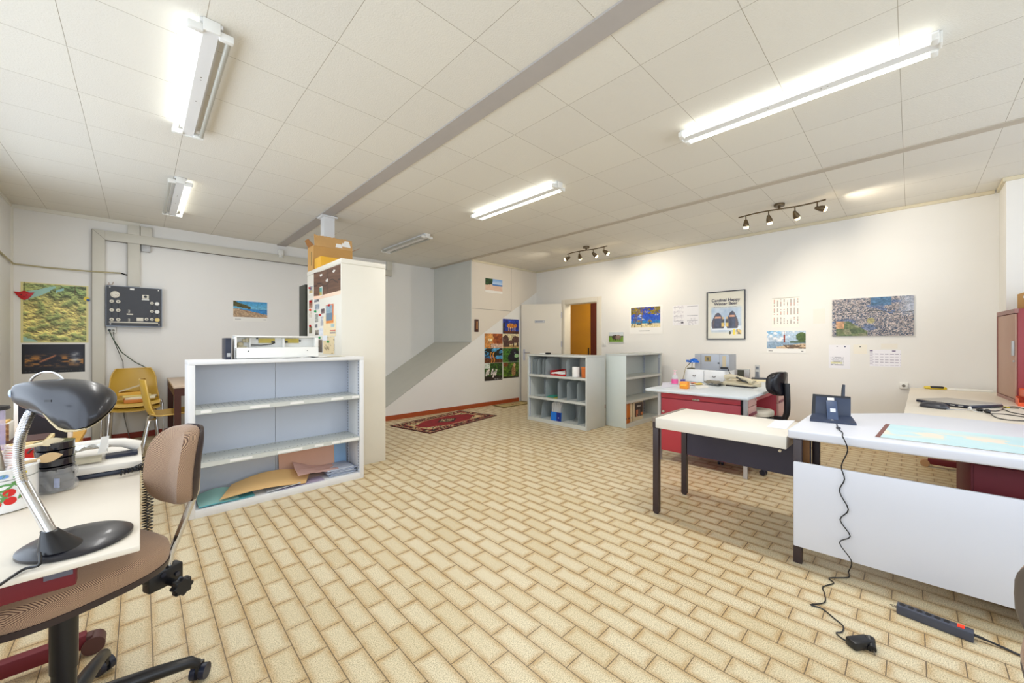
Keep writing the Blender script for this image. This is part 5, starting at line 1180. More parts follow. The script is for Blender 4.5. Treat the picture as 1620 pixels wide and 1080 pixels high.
# blue desk lamp standing on the drawer box
t = thing('desk_lamp', 'small desk lamp with blue shade beside the grey metal case', 'lamp', (bx0+0.10, 1.905, DZ+0.1555))
MB().lathe([(0.055, 0), (0.057, 0.005), (0.05, 0.012), (0.01, 0.016)], 20).build('base', mat('olive grey base', (120, 118, 100), 0.4, metal=0.4), t)
MB().tube([(0, 0, 0.012), (0.0, -0.005, 0.08)], 0.005, 8).tube([(-0.125, 0.06, -0.14), (-0.108, 0.03, 0.02), (-0.015, 0.0, 0.088)], 0.005, 8).build('arm', mat('brass grey rod', (150, 140, 116), 0.3, metal=0.8), t)
MB().lathe([(0.072, 0.0), (0.07, 0.012), (0.05, 0.04), (0.02, 0.052), (0.004, 0.055)], 22, 0, TR(0.0, -0.035, 0.083)).box(-0.02, 0.02, 0.0, 0.06, 0.085, 0.11).build('shade', blue_glass, t, bevel=0.0)
# telephone
p = on_desk(1172, 610.5); t = thing('telephone', 'beige desk telephone with handset on the red desk', 'telephone', (p.x, p.y, DZ), -0.2)
MB().add([(-0.10, -0.16, 0.0), (0.12, -0.16, 0.0), (0.12, 0.15, 0.0), (-0.10, 0.15, 0.0), (-0.10, -0.16, 0.02), (0.12, -0.16, 0.045), (0.12, 0.15, 0.07), (-0.10, 0.15, 0.045)], [(0, 3, 2, 1), (4, 5, 6, 7), (0, 1, 5, 4), (2, 3, 7, 6), (1, 2, 6, 5), (0, 4, 7, 3)]).build('body', beige_pl, t, bevel=0.006)
MB().box(-0.13, -0.04, -0.19, 0.10, 0.0, 0.014).build('dark_base', dark_m, t, bevel=0.004)
hs = MB().tube([(-0.03, 0.15, 0.085), (-0.03, 0.10, 0.105), (-0.03, 0.0, 0.098), (-0.03, -0.09, 0.075), (-0.03, -0.14, 0.05)], [0.032, 0.027, 0.018, 0.024, 0.03], 12).build('handset', beige_pl, t)
MB().box(0.02, 0.09, -0.12, 0.06, 0.055, 0.062).build('keypad', mat('dark beige keys', (120, 108, 90), 0.5, var=0.3, scale=60), t)
MB().tube([(-0.05, 0.02, 0.10), (-0.06, -0.02, 0.085), (-0.06, -0.06, 0.06), (-0.03, -0.11, 0.05)], 0.01, 8).build('cord', dark_m, t)
p = on_desk(1172, 598); t = thing('desk_display', 'grey desk stand with dark window behind the telephone', 'stand', (p.x, p.y, DZ), 0.1)
MB().box(-0.04, 0.05, -0.105, 0.105, 0, 0.125).build('body', silver_pl, t, bevel=0.004); MB().box(-0.042, -0.04, -0.045, 0.035, 0.015, 0.115).build('window', mat('dark olive window', (70, 72, 62), 0.25), t)
p = on_desk(1203, 600); t = thing('cordless_phone', 'cordless phone upright in its dark charging cradle', 'cordless phone', (p.x, p.y, DZ), 0.2)
MB().lathe([(0.095, 0.0), (0.1, 0.006), (0.09, 0.022), (0.02, 0.026)], 24, 0, Matrix.Diagonal(Vector((0.62, 1.05, 1, 1)))).build('cradle', mat('graphite plastic', (48, 52, 64), 0.35), t)
hh = MB().add([(-0.02, 0.005, 0.02), (0.016, 0.005, 0.02), (0.016, 0.063, 0.02), (-0.02, 0.063, 0.02), (-0.0, 0.01, 0.19), (0.03, 0.01, 0.19), (0.03, 0.06, 0.19), (-0.0, 0.06, 0.19)], [(0, 3, 2, 1), (4, 5, 6, 7), (0, 1, 5, 4), (2, 3, 7, 6), (1, 2, 6, 5), (0, 4, 7, 3)]).build('handset', silver_pl, t, bevel=0.006)
MB().add([(-0.0075, 0.018, 0.13), (-0.0075, 0.052, 0.13), (-0.003, 0.052, 0.168), (-0.003, 0.018, 0.168)], [(0, 1, 2, 3)]).add([(-0.0215, 0.016, 0.03), (-0.0215, 0.056, 0.03), (-0.012, 0.054, 0.1), (-0.012, 0.018, 0.1)], [(0, 1, 2, 3)]).build('screen_keys', mat('grey screen', (90, 94, 102), 0.3), hh)
MB().cyl((0.0, -0.05, 0.024), (0.0, -0.05, 0.027), 0.03, n=16).build('pad', silver_pl, t)
# ================================================================== TASK CHAIRS
def spline(P, n):
    o = []
    for i in range(len(P)-1):
        p0 = P[max(i-1, 0)]; p1 = P[i]; p2 = P[i+1]; p3 = P[min(i+2, len(P)-1)]
        for k in range(n):
            q = k/n; o.append(0.5*((2*p1)+(p2-p0)*q+(2*p0-5*p1+4*p2-p3)*q*q+(3*p1-p0-3*p2+p3)*q**3))
    o.append(P[-1]); return o
def superloop(sx, sy, n=36, e=2.8):
    o = []
    for i in range(n):
        a = 2*PI*i/n; c = math.cos(a); s = math.sin(a)
        o.append((sx*math.copysign(abs(c)**(2/e), c), sy*math.copysign(abs(s)**(2/e), s)))
    return o
def loft(mb, loops, mi=0, cap=True):
    n = len(loops[0]); vs = [p for l in loops for p in l]; fs = []
    for i in range(len(loops)-1):
        for j in range(n): fs.append((i*n+j, i*n+(j+1) % n, (i+1)*n+(j+1) % n, (i+1)*n+j))
    if cap: fs.append(tuple(range(n-1, -1, -1))); fs.append(tuple(range((len(loops)-1)*n, len(loops)*n)))
    return mb.add(vs, fs, mi)
def task_chair(label, loc, rz, seat_z, b0, b1, fab, shell, seat_r=(0.22, 0.225), back_w=0.195, phase=0.0, back_x=-0.27, group='swivel task chairs', bar='chrome', knob=True, drop=0.0, curv=0.075, tilt=0.10):
    """local +x is the sitting direction, the backrest stands at -x"""
    t = thing('swivel_chair', label, 'chair', loc, rz, group)
    sx, sy = seat_r
    lv = [(0.985, -0.052), (1.0, -0.03), (0.985, -0.008), (0.92, 0.002), (0.6, 0.006), (0.05, 0.0)]
    m1 = MB(); loft(m1, [[(x*k, y*k, seat_z+dz) for x, y in superloop(sx, sy)] for k, dz in lv]); m1.build('seat', fab, t, ang=50)
    m2 = MB(); loft(m2, [[(x*k, y*k, seat_z+dz) for x, y in superloop(sx, sy)] for k, dz in ((0.7, -0.078), (0.985, -0.072), (1.0, -0.0525))]); m2.build('seat_shell', shell, t, ang=50)
    # column and star base
    MB().cyl((0, 0, 0.25), (0, 0, seat_z-0.078), 0.030, 0.031, n=20).cyl((0, 0, 0.09), (0, 0, 0.25), 0.027, n=20).build('gas_column', dark_m, t)
    MB().box(-0.10, 0.10, -0.07, 0.07, seat_z-0.10, seat_z-0.0785).box(-0.20, 0.02, -0.032, 0.032, seat_z-0.098, seat_z-0.079).build('mechanism_plate', dark_m, t, bevel=0.004)
    for k in range(5):
        a = phase+2*PI*k/5; c, s = math.cos(a), math.sin(a)
        ar = MB().tube([(0.0*c, 0.0*s, 0.12), (0.06*c, 0.06*s, 0.122), (0.2*c, 0.2*s, 0.105), (0.30*c, 0.30*s, 0.085), (0.318*c, 0.318*s, 0.066)], [0.032, 0.028, 0.022, 0.019, 0.016], 12).build('base_arm', dark_m, t)
        M = TR(0.322*c, 0.322*s, 0) @ RZ(a+0.9)
        w = MB()
        for sgn in (-1, 1): w.cyl((0.012, sgn*0.006, 0.027), (0.012, sgn*0.024, 0.027), 0.026, n=18, M=M)
        w.build('caster', navy_m, ar)
        h = MB().cyl((0, 0, 0.05), (0, 0, 0.078), 0.009, n=10, M=M)
        for sgn in (-1,): h.box(-0.008, 0.03, -0.0055, 0.0055, 0.03, 0.058, M=M)
        h.build('caster_fork', dark_m, ar)
    # back bar
    bx = back_x
    brm = chrome if bar == 'chrome' else dark_m
    zq = seat_z-drop
    if drop: MB().tube([(-0.06, 0, seat_z-0.09), (-0.15, 0, seat_z-0.11), (-0.22, 0, zq-0.06)], 0.022, 10).build('tilt_arm', dark_m, t)
    MB().box(-0.305, -0.20, -0.022, 0.022, zq-0.10, zq-0.035).build('bracket', dark_m, t, bevel=0.005)
    bp_ = [Vector((-0.27, 0, zq-0.06)), Vector((-0.275, 0, zq)), Vector((bx-0.045, 0, b0+0.02)), Vector((bx-0.05, 0, b0+0.14))]
    if bar == 'dark': bp_ = spline([Vector((-0.16, 0, zq-0.085)), Vector((-0.26, 0, zq-0.075)), Vector((bx-0.05, 0, zq-0.02)), Vector((bx-0.06, 0, zq+0.06)), Vector((bx-0.058, 0, b0+0.02)), Vector((bx-0.055, 0, b0+0.12))], 5)
    MB().tube(bp_, 0.0115 if bar == 'chrome' else 0.026, 12).build('back_bar', brm, t)
    if knob:
        kb = MB().cyl((-0.26, 0.022, zq-0.085), (-0.26, 0.085, zq-0.085), 0.012, n=12); n = 40
        lp = []
        for xo, sc in ((0.08, 0.85), (0.085, 1.0), (0.105, 1.0), (0.11, 0.85)):
            lp.append([(-0.26+sc*(0.03+0.003*math.cos(8*2*PI*i/n))*math.cos(2*PI*i/n), xo, zq-0.085+sc*(0.03+0.003*math.cos(8*2*PI*i/n))*math.sin(2*PI*i/n)) for i in range(n)])
        loft(kb, lp); kb.build('knob', dark_m, t)
        MB().cyl((-0.24, 0.022, zq-0.05), (-0.24, 0.027, zq-0.05), 0.008, n=10).cyl((-0.285, 0.022, zq-0.07), (-0.285, 0.027, zq-0.07), 0.008, n=10).build('rivet', mat('dark steel', (70, 72, 84), 0.35, metal=0.6), t)
    zc = (b0+b1)/2; hh = (b1-b0)/2
    def bl(k, dx):
        o = []
        for y, z in superloop(back_w, hh, 40, 3.0):
            y *= k; z *= k
            o.append((bx+dx+curv*(y/back_w)**2-0.02*(z/hh)**2*0.6-tilt*z, y, zc+z))
        return o
    m3 = MB(); loft(m3, [bl(0.97, -0.012), bl(1.0, 0.0), bl(1.0, 0.022), bl(0.95, 0.04), bl(0.7, 0.046), bl(0.05, 0.048)]); m3.build('backrest', fab, t, ang=50)
    m4 = MB(); loft(m4, [bl(0.05, -0.034), bl(0.8, -0.034), bl(0.98, -0.026), bl(1.01, -0.0125)]); m4.build('back_shell', shell, t, ang=50)
    return t
brown_shell = mat('brown plastic shell', (50, 38, 40), 0.4, var=0.06)
task_chair('brown woven swivel chair pushed against the lamp desk in the left foreground', (-0.168, 1.80, 0), PI+0.44, 0.572, 0.645, 0.93, fab_m, brown_shell, seat_r=(0.23, 0.215), phase=-PI-0.36, drop=0.115, back_x=-0.315, back_w=0.108, curv=0.035)
black_up = mat('black vinyl', (24, 22, 28), 0.35, var=0.1)
task_chair('black swivel chair with cream seat pulled up to the red desk', (4.50, 1.12, 0), math.radians(78), 0.57, 0.735, 0.965, black_up, mat('black gloss shell', (16, 16, 24), 0.25, var=0.1), seat_r=(0.175, 0.155), back_w=0.145, phase=1.0, bar='dark', knob=False, back_x=-0.25, curv=0.03, tilt=0.02)
bpy.data.objects['swivel_chair.001'].children
for ch in bpy.data.objects['swivel_chair.001'].children:
    if ch.name.startswith('seat') and not ch.name.startswith('seat_shell'):
        ch.data.materials[0] = mat('cream seat cover', (222, 214, 196), 0.7, var=0.05); lab(ch, 'cream seat cover')
task_chair('brown swivel chair cut off at the right edge, facing the white desk', (1.72, -0.40, 0), -0.2, 0.44, 0.535, 0.775, fab_m, mat('taupe plastic shell', (92, 84, 78), 0.45, var=0.08), seat_r=(0.20, 0.19), phase=0.2, back_x=-0.30, back_w=0.178, curv=0.04)
# ================================================================== LAMP DESK (left foreground)
t = thing('lamp_desk', 'small beige desk on a dark red frame in the left foreground', 'desk', (-0.40, 1.80, 0))
MB().box(-0.42, 0.40, -0.455, 0.455, 0.725, 0.74).build('desktop', desk_m, t, bevel=0.003)
MB().box(-0.38, 0.29, -0.415, -0.385, 0.67, 0.7245).box(-0.38, 0.29, 0.40, 0.44, 0.67, 0.7245).box(-0.38, -0.35, -0.385, 0.385, 0.67, 0.7245).build('frame_rail', dred_m, t, bevel=0.004)
MB().box(0.24, 0.285, -0.418, -0.4155, 0.70, 0.7235).build('corner_clip', mat('grey clip', (96, 96, 110), 0.4), t)
for sy in (-1, 1):
    yl = 0.40 if sy < 0 else 0.50
    lg = MB().box(-0.10, -0.04, sy*yl-0.02, sy*yl+0.02, 0.085, 0.666).box(-0.38, 0.245, sy*yl-0.022, sy*yl+0.022, 0.03, 0.085).build('leg', dred_m, t, bevel=0.004)
    MB().cyl((0.265, sy*yl-0.03, 0.035), (0.265, sy*yl+0.03, 0.035), 0.034, n=18).box(0.235, 0.262, sy*yl-0.02, sy*yl+0.02, 0.04, 0.075).build('foot_roller', mat('brown rubber', (86, 52, 48), 0.5, var=0.1), lg)
    MB().cyl((-0.34, sy*yl, 0.0), (-0.34, sy*yl, 0.031), 0.025, n=14).build('glide', dark_m, lg)
DL = 0.74
# gooseneck lamp
t = thing('gooseneck_lamp', 'gunmetal gooseneck lamp standing on the beige desk in the left foreground', 'lamp', (-0.114, 1.47, DL))
MB().lathe([(0.095, 0.0), (0.101, 0.004), (0.101, 0.010), (0.088, 0.017), (0.04, 0.022)], 48, 0, Matrix.Diagonal(Vector((1, 1, 1, 1)))).build('base', lamp_gun, t, ang=60)
cpx = UD(97, 866, 0.925); 
cone_b = Vector((cpx.x, cpx.y, DL+0.018)); cone_t = UD(78, 838, 0.93)
cm = MB(); loft(cm, [[cone_b*(1-q)+cone_t*q+Vector((r*math.cos(2*PI*i/28), r*math.sin(2*PI*i/28), 0)) for i in range(28)] for q, r in ((0, 0.037), (0.12, 0.036), (0.9, 0.0165), (1, 0.015))])
cm.build('cone', dark_m, t, world=True)
g0 = cone_t; g1 = UD(37, 765, 0.938)
MB().cyl(g0-(g1-g0)*0.05, g1, 0.0112, 0.0112, n=20).build('stem', chrome, t, world=True)
gp = [UD(*q) for q in ((37, 766, 0.938), (31, 745, 0.94), (29, 722, 0.943), (31, 700, 0.946), (36, 680, 0.949), (43, 663, 0.951), (51, 648, 0.954))]
# dense spline for a ribbed neck
gs = spline(gp, 14)
MB().tube(gs, [0.0093+0.0009*(1 if i % 2 else -1) for i in range(len(gs))], 16).build('gooseneck', chrome, t, world=True)
ST = [(17.5, 616, 629, 0), (19, 611.5, 634, 0), (24, 608.5, 638, 0), (32, 606, 643, 0), (45, 603.5, 649, 0.1), (56, 602.2, 655, 0.3), (68, 601.2, 662.5, 0.6), (80, 600.2, 670, 0.85), (92, 599.4, 676.5, 1), (105, 599, 680.5, 1), (120, 599.4, 680, 1), (135, 600.8, 676.5, 1), (148, 603.3, 670, 1), (160, 607, 662, 1), (170, 611.8, 653.5, 1), (178, 617, 645, 1), (183, 622, 637.5, 1), (185, 627, 632, 1)]
def shade_loop(px, tp, bt, fl, k=1.0, n=28):
    d = 0.955+0.06*(px-18)/167
    wn = 0.093*math.sin(PI*min(1, max(0.0, (px-17)/168*0.60)))**0.75
    if px > 120: wn *= math.sqrt(max(0.02, 1-((px-120)/65.5)**2))
    wn = max(wn, 0.008)
    zt_ = HC+(CY-tp)/FPX*d; zn = HC+(CY-bt)/FPX*(d-wn); zm = HC+(CY-bt)/FPX*d
    zmid = (zt_+zm)/2*(1-fl)+(zn+0.002)*fl; zb_ = zm*(1-fl)+zn*fl
    o = []
    for i in range(n):
        an = 2*PI*i/n; c = UD(px, CY, d+wn*k*math.cos(an)); h = (zt_-zmid) if math.sin(an) >= 0 else (zmid-zb_)
        c.z = zmid+h*k*math.sin(an); o.append(c)
    return o
lp = [shade_loop(*q) for q in ST]
md = MB(); loft(md, lp)
sh = md.build('lamp_shade', lamp_gun, t, world=True, ang=75)
e0 = lp[0]; ec = sum(e0, Vector())/len(e0)
mc = MB(); loft(mc, [[ec+(p-ec)*1.05-RT*0.0005 for p in e0], [ec+(p-ec)*0.95-RT*0.004 for p in e0], [ec+(p-ec)*0.3-RT*0.0075 for p in e0]]); mc.build('tail_cap', mat('pale blue cap', (150, 170, 206), 0.3, var=0.05), sh, world=True)
und = [shade_loop(*q)[0 if False else 14] for q in ST if q[3] >= 0.6]; und2 = [shade_loop(*q)[0] for q in ST if q[3] >= 0.6]
MB().sheet(lambda u, v: (und[int(round(u*(len(und)-1)))]*(1-v)+und2[int(round(u*(len(und)-1)))]*v)-Vector((0, 0, 0.0035+0.002*math.sin(PI*u))), len(und)-1, 6, 0.001).build('reflector_opening', lamp_cream, sh, world=True)
rp_ = [shade_loop(*q)[14]-Vector((0, 0, 0.0035)) for q in ST if q[3] >= 0.6 and q[0] < 140]
MB().tube(rp_, [0.0008+0.0022*math.sin(PI*i/(len(rp_)-1)) for i in range(len(rp_))], 8).build('rim', lamp_cream, sh, world=True)
MB().box(-0.008, 0.008, -0.001, 0.001, -0.0025, 0.0025, 0, TR(*(UD(76, 634, 0.895))) @ RZ(-YAW)).build('vent_slot', dark_m, sh, world=True)
MB().tube(spline([UD(46, 612, 1.0), UD(50, 600, 1.0), UD(62, 591, 1.0), UD(78, 588.5, 1.0), UD(92, 592, 1.0), UD(104, 602, 1.0)], 6), 0.0028, 8).build('carrying_hoop', chrome, sh, world=True)
MB().tube(spline([Vector((cone_b.x-0.03, cone_b.y-0.028, DL+0.026)), UZ(62, 893, DL+0.012), UZ(38, 900, DL+0.006), UZ(10, 918, DL+0.005), UZ(-30, 945, DL+0.005)], 6), 0.0032, 8).build('power_cord', dark_m, t, world=True)
# crock with utensils
t = thing('utensil_crock', 'white crock with painted cherries holding kitchen utensils', 'crock', (-0.315, 1.935, DL))
cr, ch_ = 0.082, 0.132
MB().lathe([(0.07, 0.0), (cr-0.002, 0.004), (cr, 0.02), (cr, ch_-0.01), (cr+0.004, ch_-0.004), (cr+0.002, ch_), (cr-0.004, ch_-0.003), (cr-0.006, 0.02), (0.06, 0.008)], 40).build('crock', mat('white glazed ceramic', (236, 236, 234), 0.15, var=0.01, coat=0.5), t)
def on_crock(ang_, z, r=cr+0.0008): return Vector((r*math.cos(ang_), r*math.sin(ang_), z))
def blob(mb, an, z, w, h, rot=0.0, shape='e', mi=0):
    pts = []; n = 16
    for i in range(n):
        q = 2*PI*i/n; x = w*math.cos(q); y = h*math.sin(q)*(1 if shape == 'e' else (1-abs(math.cos(q))**3*0.8))
        x, y = x*math.cos(rot)-y*math.sin(rot), x*math.sin(rot)+y*math.cos(rot)
        pts.append(on_crock(an+x/cr, z+y))
    k = len(pts); pts2 = [p*1.0 for p in pts]; 
    for p in pts2: p.x *= 1.008; p.y *= 1.008
    mb.add(pts2, [tuple(range(k))], mi); return mb
fac = math.atan2(-1.935, 0.315)   # towards the camera
ch1 = MB(); lf = MB(); bl_ = MB()
for an, z in ((0.28, 0.062), (0.30, 0.038), (-0.05, 0.034), (-0.25, 0.04), (0.72, 0.045)): blob(ch1, fac+an, z, 0.013, 0.0115)
for an, z, w, h, r in ((0.12, 0.078, 0.024, 0.011, 0.3), (0.0, 0.06, 0.026, 0.008, -0.6), (0.55, 0.085, 0.02, 0.009, -0.3), (0.62, 0.05, 0.016, 0.006, 0.8), (-0.3, 0.075, 0.02, 0.009, 0.5), (0.16, 0.05, 0.018, 0.004, 1.1), (0.03, 0.110, 0.016, 0.005, 0.4), (0.5, 0.112, 0.014, 0.005, 0.6)): blob(lf, fac+an, z, w, h, r, 'l')
for an, z in ((0.15, 0.112), (-0.2, 0.112)): blob(bl_, fac+an, z, 0.010, 0.006)
ch1.build('cherry_print', mat('cherry red print', (206, 24, 18), 0.3, var=0.1), t); lf.build('leaf_print', mat('leaf green print', (96, 150, 84), 0.4, var=0.25, scale=60), t); bl_.build('flower_print', mat('blue flower print', (110, 150, 206), 0.4, var=0.1), t)
yb_ = MB(); blob(yb_, fac+0.62, 0.114, 0.010, 0.006); yb_.build('flower_print', mat('yellow flower print', (232, 206, 40), 0.4), t)
MB().lathe([(cr+0.0006, 0.098), (cr+0.001, 0.099), (cr+0.0006, 0.1)], 40, caps=False).build('painted_line', mat('grey line print', (110, 120, 110), 0.4), t)
def utensil(name, label, parts, m, cat='utensil'):
    mb = MB(); parts(mb); return tag(mb.build(name, m, ang=60), label, cat, 'utensils in the cherry crock')
cb_ = Vector((-0.315, 1.935, DL+0.02))
def spoon(mb, p, q, bw, blen):
    p = Vector(p); q = Vector(q); d = (q-p).normalized()
    mb.tube([p, p+(q-p)*0.5, q], [0.005, 0.0055, 0.006], 8)
    w = d.cross(FW).normalized()
    L_ = []
    for k in range(9):
        s = k/8; r = bw*math.sin(PI*min(1, 0.12+0.86*s))**0.7
        c = q+d*(blen*s); L_.append([c+w*(r*math.cos(2*PI*i/12))+FW*(0.005*math.sin(2*PI*i/12)) for i in range(12)])
    loft(mb, L_)
spk = [(-0.27, 1.945, DL+0.03), (-0.345, 1.93, DL+0.03), (-0.30, 1.97, DL+0.03)]
utensil('wooden_spoon', 'wooden spoon leaning right out of the cherry crock', lambda mb: spoon(mb, (-0.29, 1.93, DL+0.128), UD(61, 727, 1.25), 0.016, 0.055), wood_l)
utensil('wooden_spoon', 'long pale spoon lying flat to the right across the crock', lambda mb: spoon(mb, UD(0, 716, 1.17)+Vector((0.0, 0, 0)), UD(66, 702, 1.27), 0.013, 0.058), mat('pale spoon', (236, 222, 190), 0.4, var=0.03))
def spat(mb):
    a = Vector((-0.33, 1.90, DL+0.03)); b = UD(16, 738, 1.16); mb.tube([a, b], 0.005, 8)
    up = (UD(20, 700, 1.17)-b)
    rt = RT*0.026
    for k in range(8):
        c = b+up*(0.12+0.1*k); mb.box(-0.022, 0.022, -0.002, 0.002, -0.0022, 0.0022, 0, TR(*c) @ RZ(-YAW))
    for s in (-1, 1): mb.tube([b+rt*s*0.85, b+up*0.5+rt*s, b+up*0.9+rt*s*0.5], 0.0035, 6)
    mb.tube([b-rt*0.85, b+rt*0.85], 0.0035, 6)
utensil('slotted_turner', 'pale pink slotted turner standing in the cherry crock', spat, mat('pale pink nylon', (232, 214, 206), 0.4, var=0.05))
utensil('whisk', 'steel whisk handle at the left of the cherry crock', lambda mb: mb.tube([(-0.345, 1.90, DL+0.03), UD(4, 742, 1.15), UD(-6, 700, 1.15)], 0.006, 8), steel)
# black bowls in a bag
bpos = Vector((-0.212, 2.052, DL))
t = thing('bowl_stack', 'stack of black plastic bowls beside the cherry crock', 'bowls', bpos)
gl_nav = mat('glossy black plastic', (14, 16, 30), 0.15, var=0.1, coat=0.6)
z = 0.004
prof = [(0.050, 0.003), (0.058, 0.006)]
for k in range(6):
    MB().lathe([(0.038, z), (0.0455+0.001*(k % 2), z+0.004), (0.047, z+0.024), (0.048, z+0.027), (0.043, z+0.0272)], 30).build('bowl', gl_nav, t); z += 0.0275
bg = MB(); n = 44; LL = []
for j in range(10):
    s = j/9; zz = 0.0035+0.075*s
    LL.append([(bpos.x+(0.0485+0.009*fbm(3*math.cos(2*PI*i/n)+5, 3*math.sin(2*PI*i/n)+j*0.5, 5)*(1.3-s)+0.005*math.sin(5*2*PI*i/n+j))*math.cos(2*PI*i/n), bpos.y+(0.0485+0.009*fbm(3*math.cos(2*PI*i/n)+9, 3*math.sin(2*PI*i/n)+j*0.5, 7)*(1.3-s)+0.005*math.sin(7*2*PI*i/n+j))*math.sin(2*PI*i/n), DL+zz) for i in range(n)])
loft(bg, LL, cap=False)
film = mat('crinkled clear film', (226, 226, 226), 0.12, var=0.0, alpha=0.3)
tg = tag(bg.build('plastic_bag', film, ang=25), 'clear plastic bag crumpled round the foot of the black bowls', 'bag')
MB().box(-0.008, 0.008, -0.001, 0.001, 0.02, 0.05, 0, RZ(-YAW*0.9) ).build('print_mark', mat('white blue print', (170, 178, 206), 0.4, var=0.3, scale=90), tg).location = Vector((0.012, -0.066, 0.0))
# beige phone at the back of the desk
t = thing('telephone', 'beige telephone with coiled cord at the back edge of the lamp desk', 'telephone', (-0.098, 2.20, DL+0.0005), 0.03)
MB().add([(-0.12, -0.075, 0.0), (0.10, -0.075, 0.0), (0.10, 0.085, 0.0), (-0.12, 0.085, 0.0), (-0.12, -0.072, 0.018), (0.10, -0.072, 0.016), (0.10, 0.085, 0.055), (-0.12, 0.085, 0.055)], [(0, 3, 2, 1), (4, 5, 6, 7), (0, 1, 5, 4), (2, 3, 7, 6), (1, 2, 6, 5), (0, 4, 7, 3)]).build('foot', navy_m, t, bevel=0.003)
MB().add([(-0.118, -0.08, 0.0185), (0.102, -0.08, 0.0165), (0.102, 0.085, 0.056), (-0.118, 0.085, 0.056), (-0.118, -0.08, 0.046), (0.102, -0.08, 0.04), (0.102, 0.085, 0.078), (-0.118, 0.085, 0.082)], [(0, 3, 2, 1), (4, 5, 6, 7), (0, 1, 5, 4), (2, 3, 7, 6), (1, 2, 6, 5), (0, 4, 7, 3)]).build('body', mat('ivory plastic', (232, 226, 216), 0.4, var=0.02), t, bevel=0.004)
MB().tube([(-0.115, 0.03, 0.088), (-0.08, 0.03, 0.105), (-0.01, 0.03, 0.110), (0.05, 0.03, 0.100), (0.095, 0.03, 0.078)], [0.022, 0.02, 0.015, 0.018, 0.022], 14).build('handset', MATS['ivory plastic'], t)
MB().box(0.0, 0.09, -0.03, 0.02, 0.056, 0.068).build('display_hood', navy_m, t); MB().box(-0.1, -0.01, -0.06, 0.0, 0.056, 0.07).build('keypad', beige_pl, t)
def coil(P, r, turns, per=10):
    L_ = spline([Vector(p) for p in P], 30); tot = [0]
    for i in range(1, len(L_)): tot.append(tot[-1]+(L_[i]-L_[i-1]).length)
    N = turns*per; o = []
    for k in range(N+1):
        s = tot[-1]*k/N; i = 0
        while i < len(tot)-2 and tot[i+1] < s: i += 1
        q = (s-tot[i])/max(1e-6, tot[i+1]-tot[i]); c = L_[i]*(1-q)+L_[i+1]*q; d = (L_[i+1]-L_[i]).normalized()
        u = d.orthogonal().normalized() if abs(d.z) > 0.9 else d.cross(Vector((0, 0, 1))).normalized(); w = d.cross(u)
        an = 2*PI*k/per; o.append(c+u*(r*math.cos(an))+w*(r*math.sin(an)))
    return o
MB().tube(coil([(-0.055, 2.07, DL+0.016), (-0.02, 2.08, DL+0.02), (0.010, 2.11, DL+0.014), (0.0145, 2.11, 0.66), (0.0135, 2.09, 0.56), (0.0135, 2.08, 0.50)], 0.0085, 34, 8), 0.0022, 5).build('coiled_cord', dark_m, t, world=True)
MB().tube(coil([(-0.005, 2.19, DL+0.05), (0.018, 2.16, 0.745), (0.03, 2.13, 0.64), (0.026, 2.08, 0.50)], 0.0085, 26, 8), 0.0022, 5).build('coiled_cord', dark_m, t, world=True)
tag(MB().sheet(lambda u, v: Vector((-0.20+0.11*u, 2.15+0.08*v, DL+0.07+0.05*fbm(u*6, v*6, 40)+0.02*math.sin(3*u))), 16, 12, 0.0015).sheet(lambda u, v: Vector((-0.115+0.02*u+0.01*v, 2.13+0.01*u, DL+0.09+0.06*v)), 4, 6, 0.002).build('plastic_wrap', mat('white film', (240, 240, 238), 0.3, var=0.03, alpha=0.85), ang=30), 'crumpled white plastic wrap on the telephone beside the black bowls', 'wrap')
t = thing('clear_jar', 'tall clear jar with black lid at the left edge behind the crock', 'jar', (-0.365, 2.155, DL))
MB().lathe([(0.030, 0.0), (0.033, 0.003), (0.033, 0.278), (0.028, 0.28)], 24).build('jar', mat('violet clear plastic', (206, 196, 232), 0.1, var=0.0, alpha=0.4), t)
MB().lathe([(0.042, 0.28), (0.044, 0.284), (0.042, 0.292), (0.02, 0.296)], 24).build('lid', dark_m, t)
# low wooden table behind with boxes
t = thing('low_table', 'yellow wooden low table below the relief map', 'table', (-0.645, 3.60, 0))
MB().box(-0.355, 0.355, -0.62, 0.70, 0.575, 0.60).build('tabletop', wood_y, t, bevel=0.002)
for sx in (-1, 1):
    for sy in (-1, 1): MB().box(sx*0.31-0.025, sx*0.31+0.025, sy*0.56-0.025+0.04, sy*0.56+0.025+0.04, 0, 0.576).build('leg', oran_book, t)
MB().box(-0.34, 0.34, -0.60, -0.585, 0.50, 0.574).box(0.325, 0.34, -0.58, 0.66, 0.50, 0.574).build('apron', mat('orange brown wood', (186, 106, 34), 0.5, var=0.15), t)
t = thing('flat_screen', 'small black screen with white frame on the low wooden table', 'screen', (-0.46, 3.98, 0.60), -0.1)
MB().box(-0.125, 0.125, 0.0, 0.04, 0.0, 0.30).build('frame', white_pl, t, bevel=0.004); MB().box(-0.105, 0.105, -0.003, 0.0005, 0.0, 0.285).build('panel', mat('black navy panel', (8, 10, 26), 0.6, var=0.05), t)
t = thing('red_box', 'red lidded box with cream rim on the low wooden table', 'box', (-0.60, 3.36, 0.60))
MB().box(-0.26, 0.235, -0.10, 0.12, 0, 0.098).build('body', red_pl, t, bevel=0.004); MB().box(-0.265, 0.24, -0.105, 0.125, 0.0985, 0.118).build('rim', mat('cream rim', (228, 204, 150), 0.5), t, bevel=0.003)
MB().box(-0.25, 0.225, -0.09, 0.11, 0.1185, 0.124).build('lid', wood_dk, t)
MB().tube([UY(44, 717, 3.255), UY(48, 712, 3.254), UY(55, 708.5, 3.254)], 0.005, 8).build('handle_mark', mat('dark grey mark', (70, 60, 64), 0.3), t, world=True)
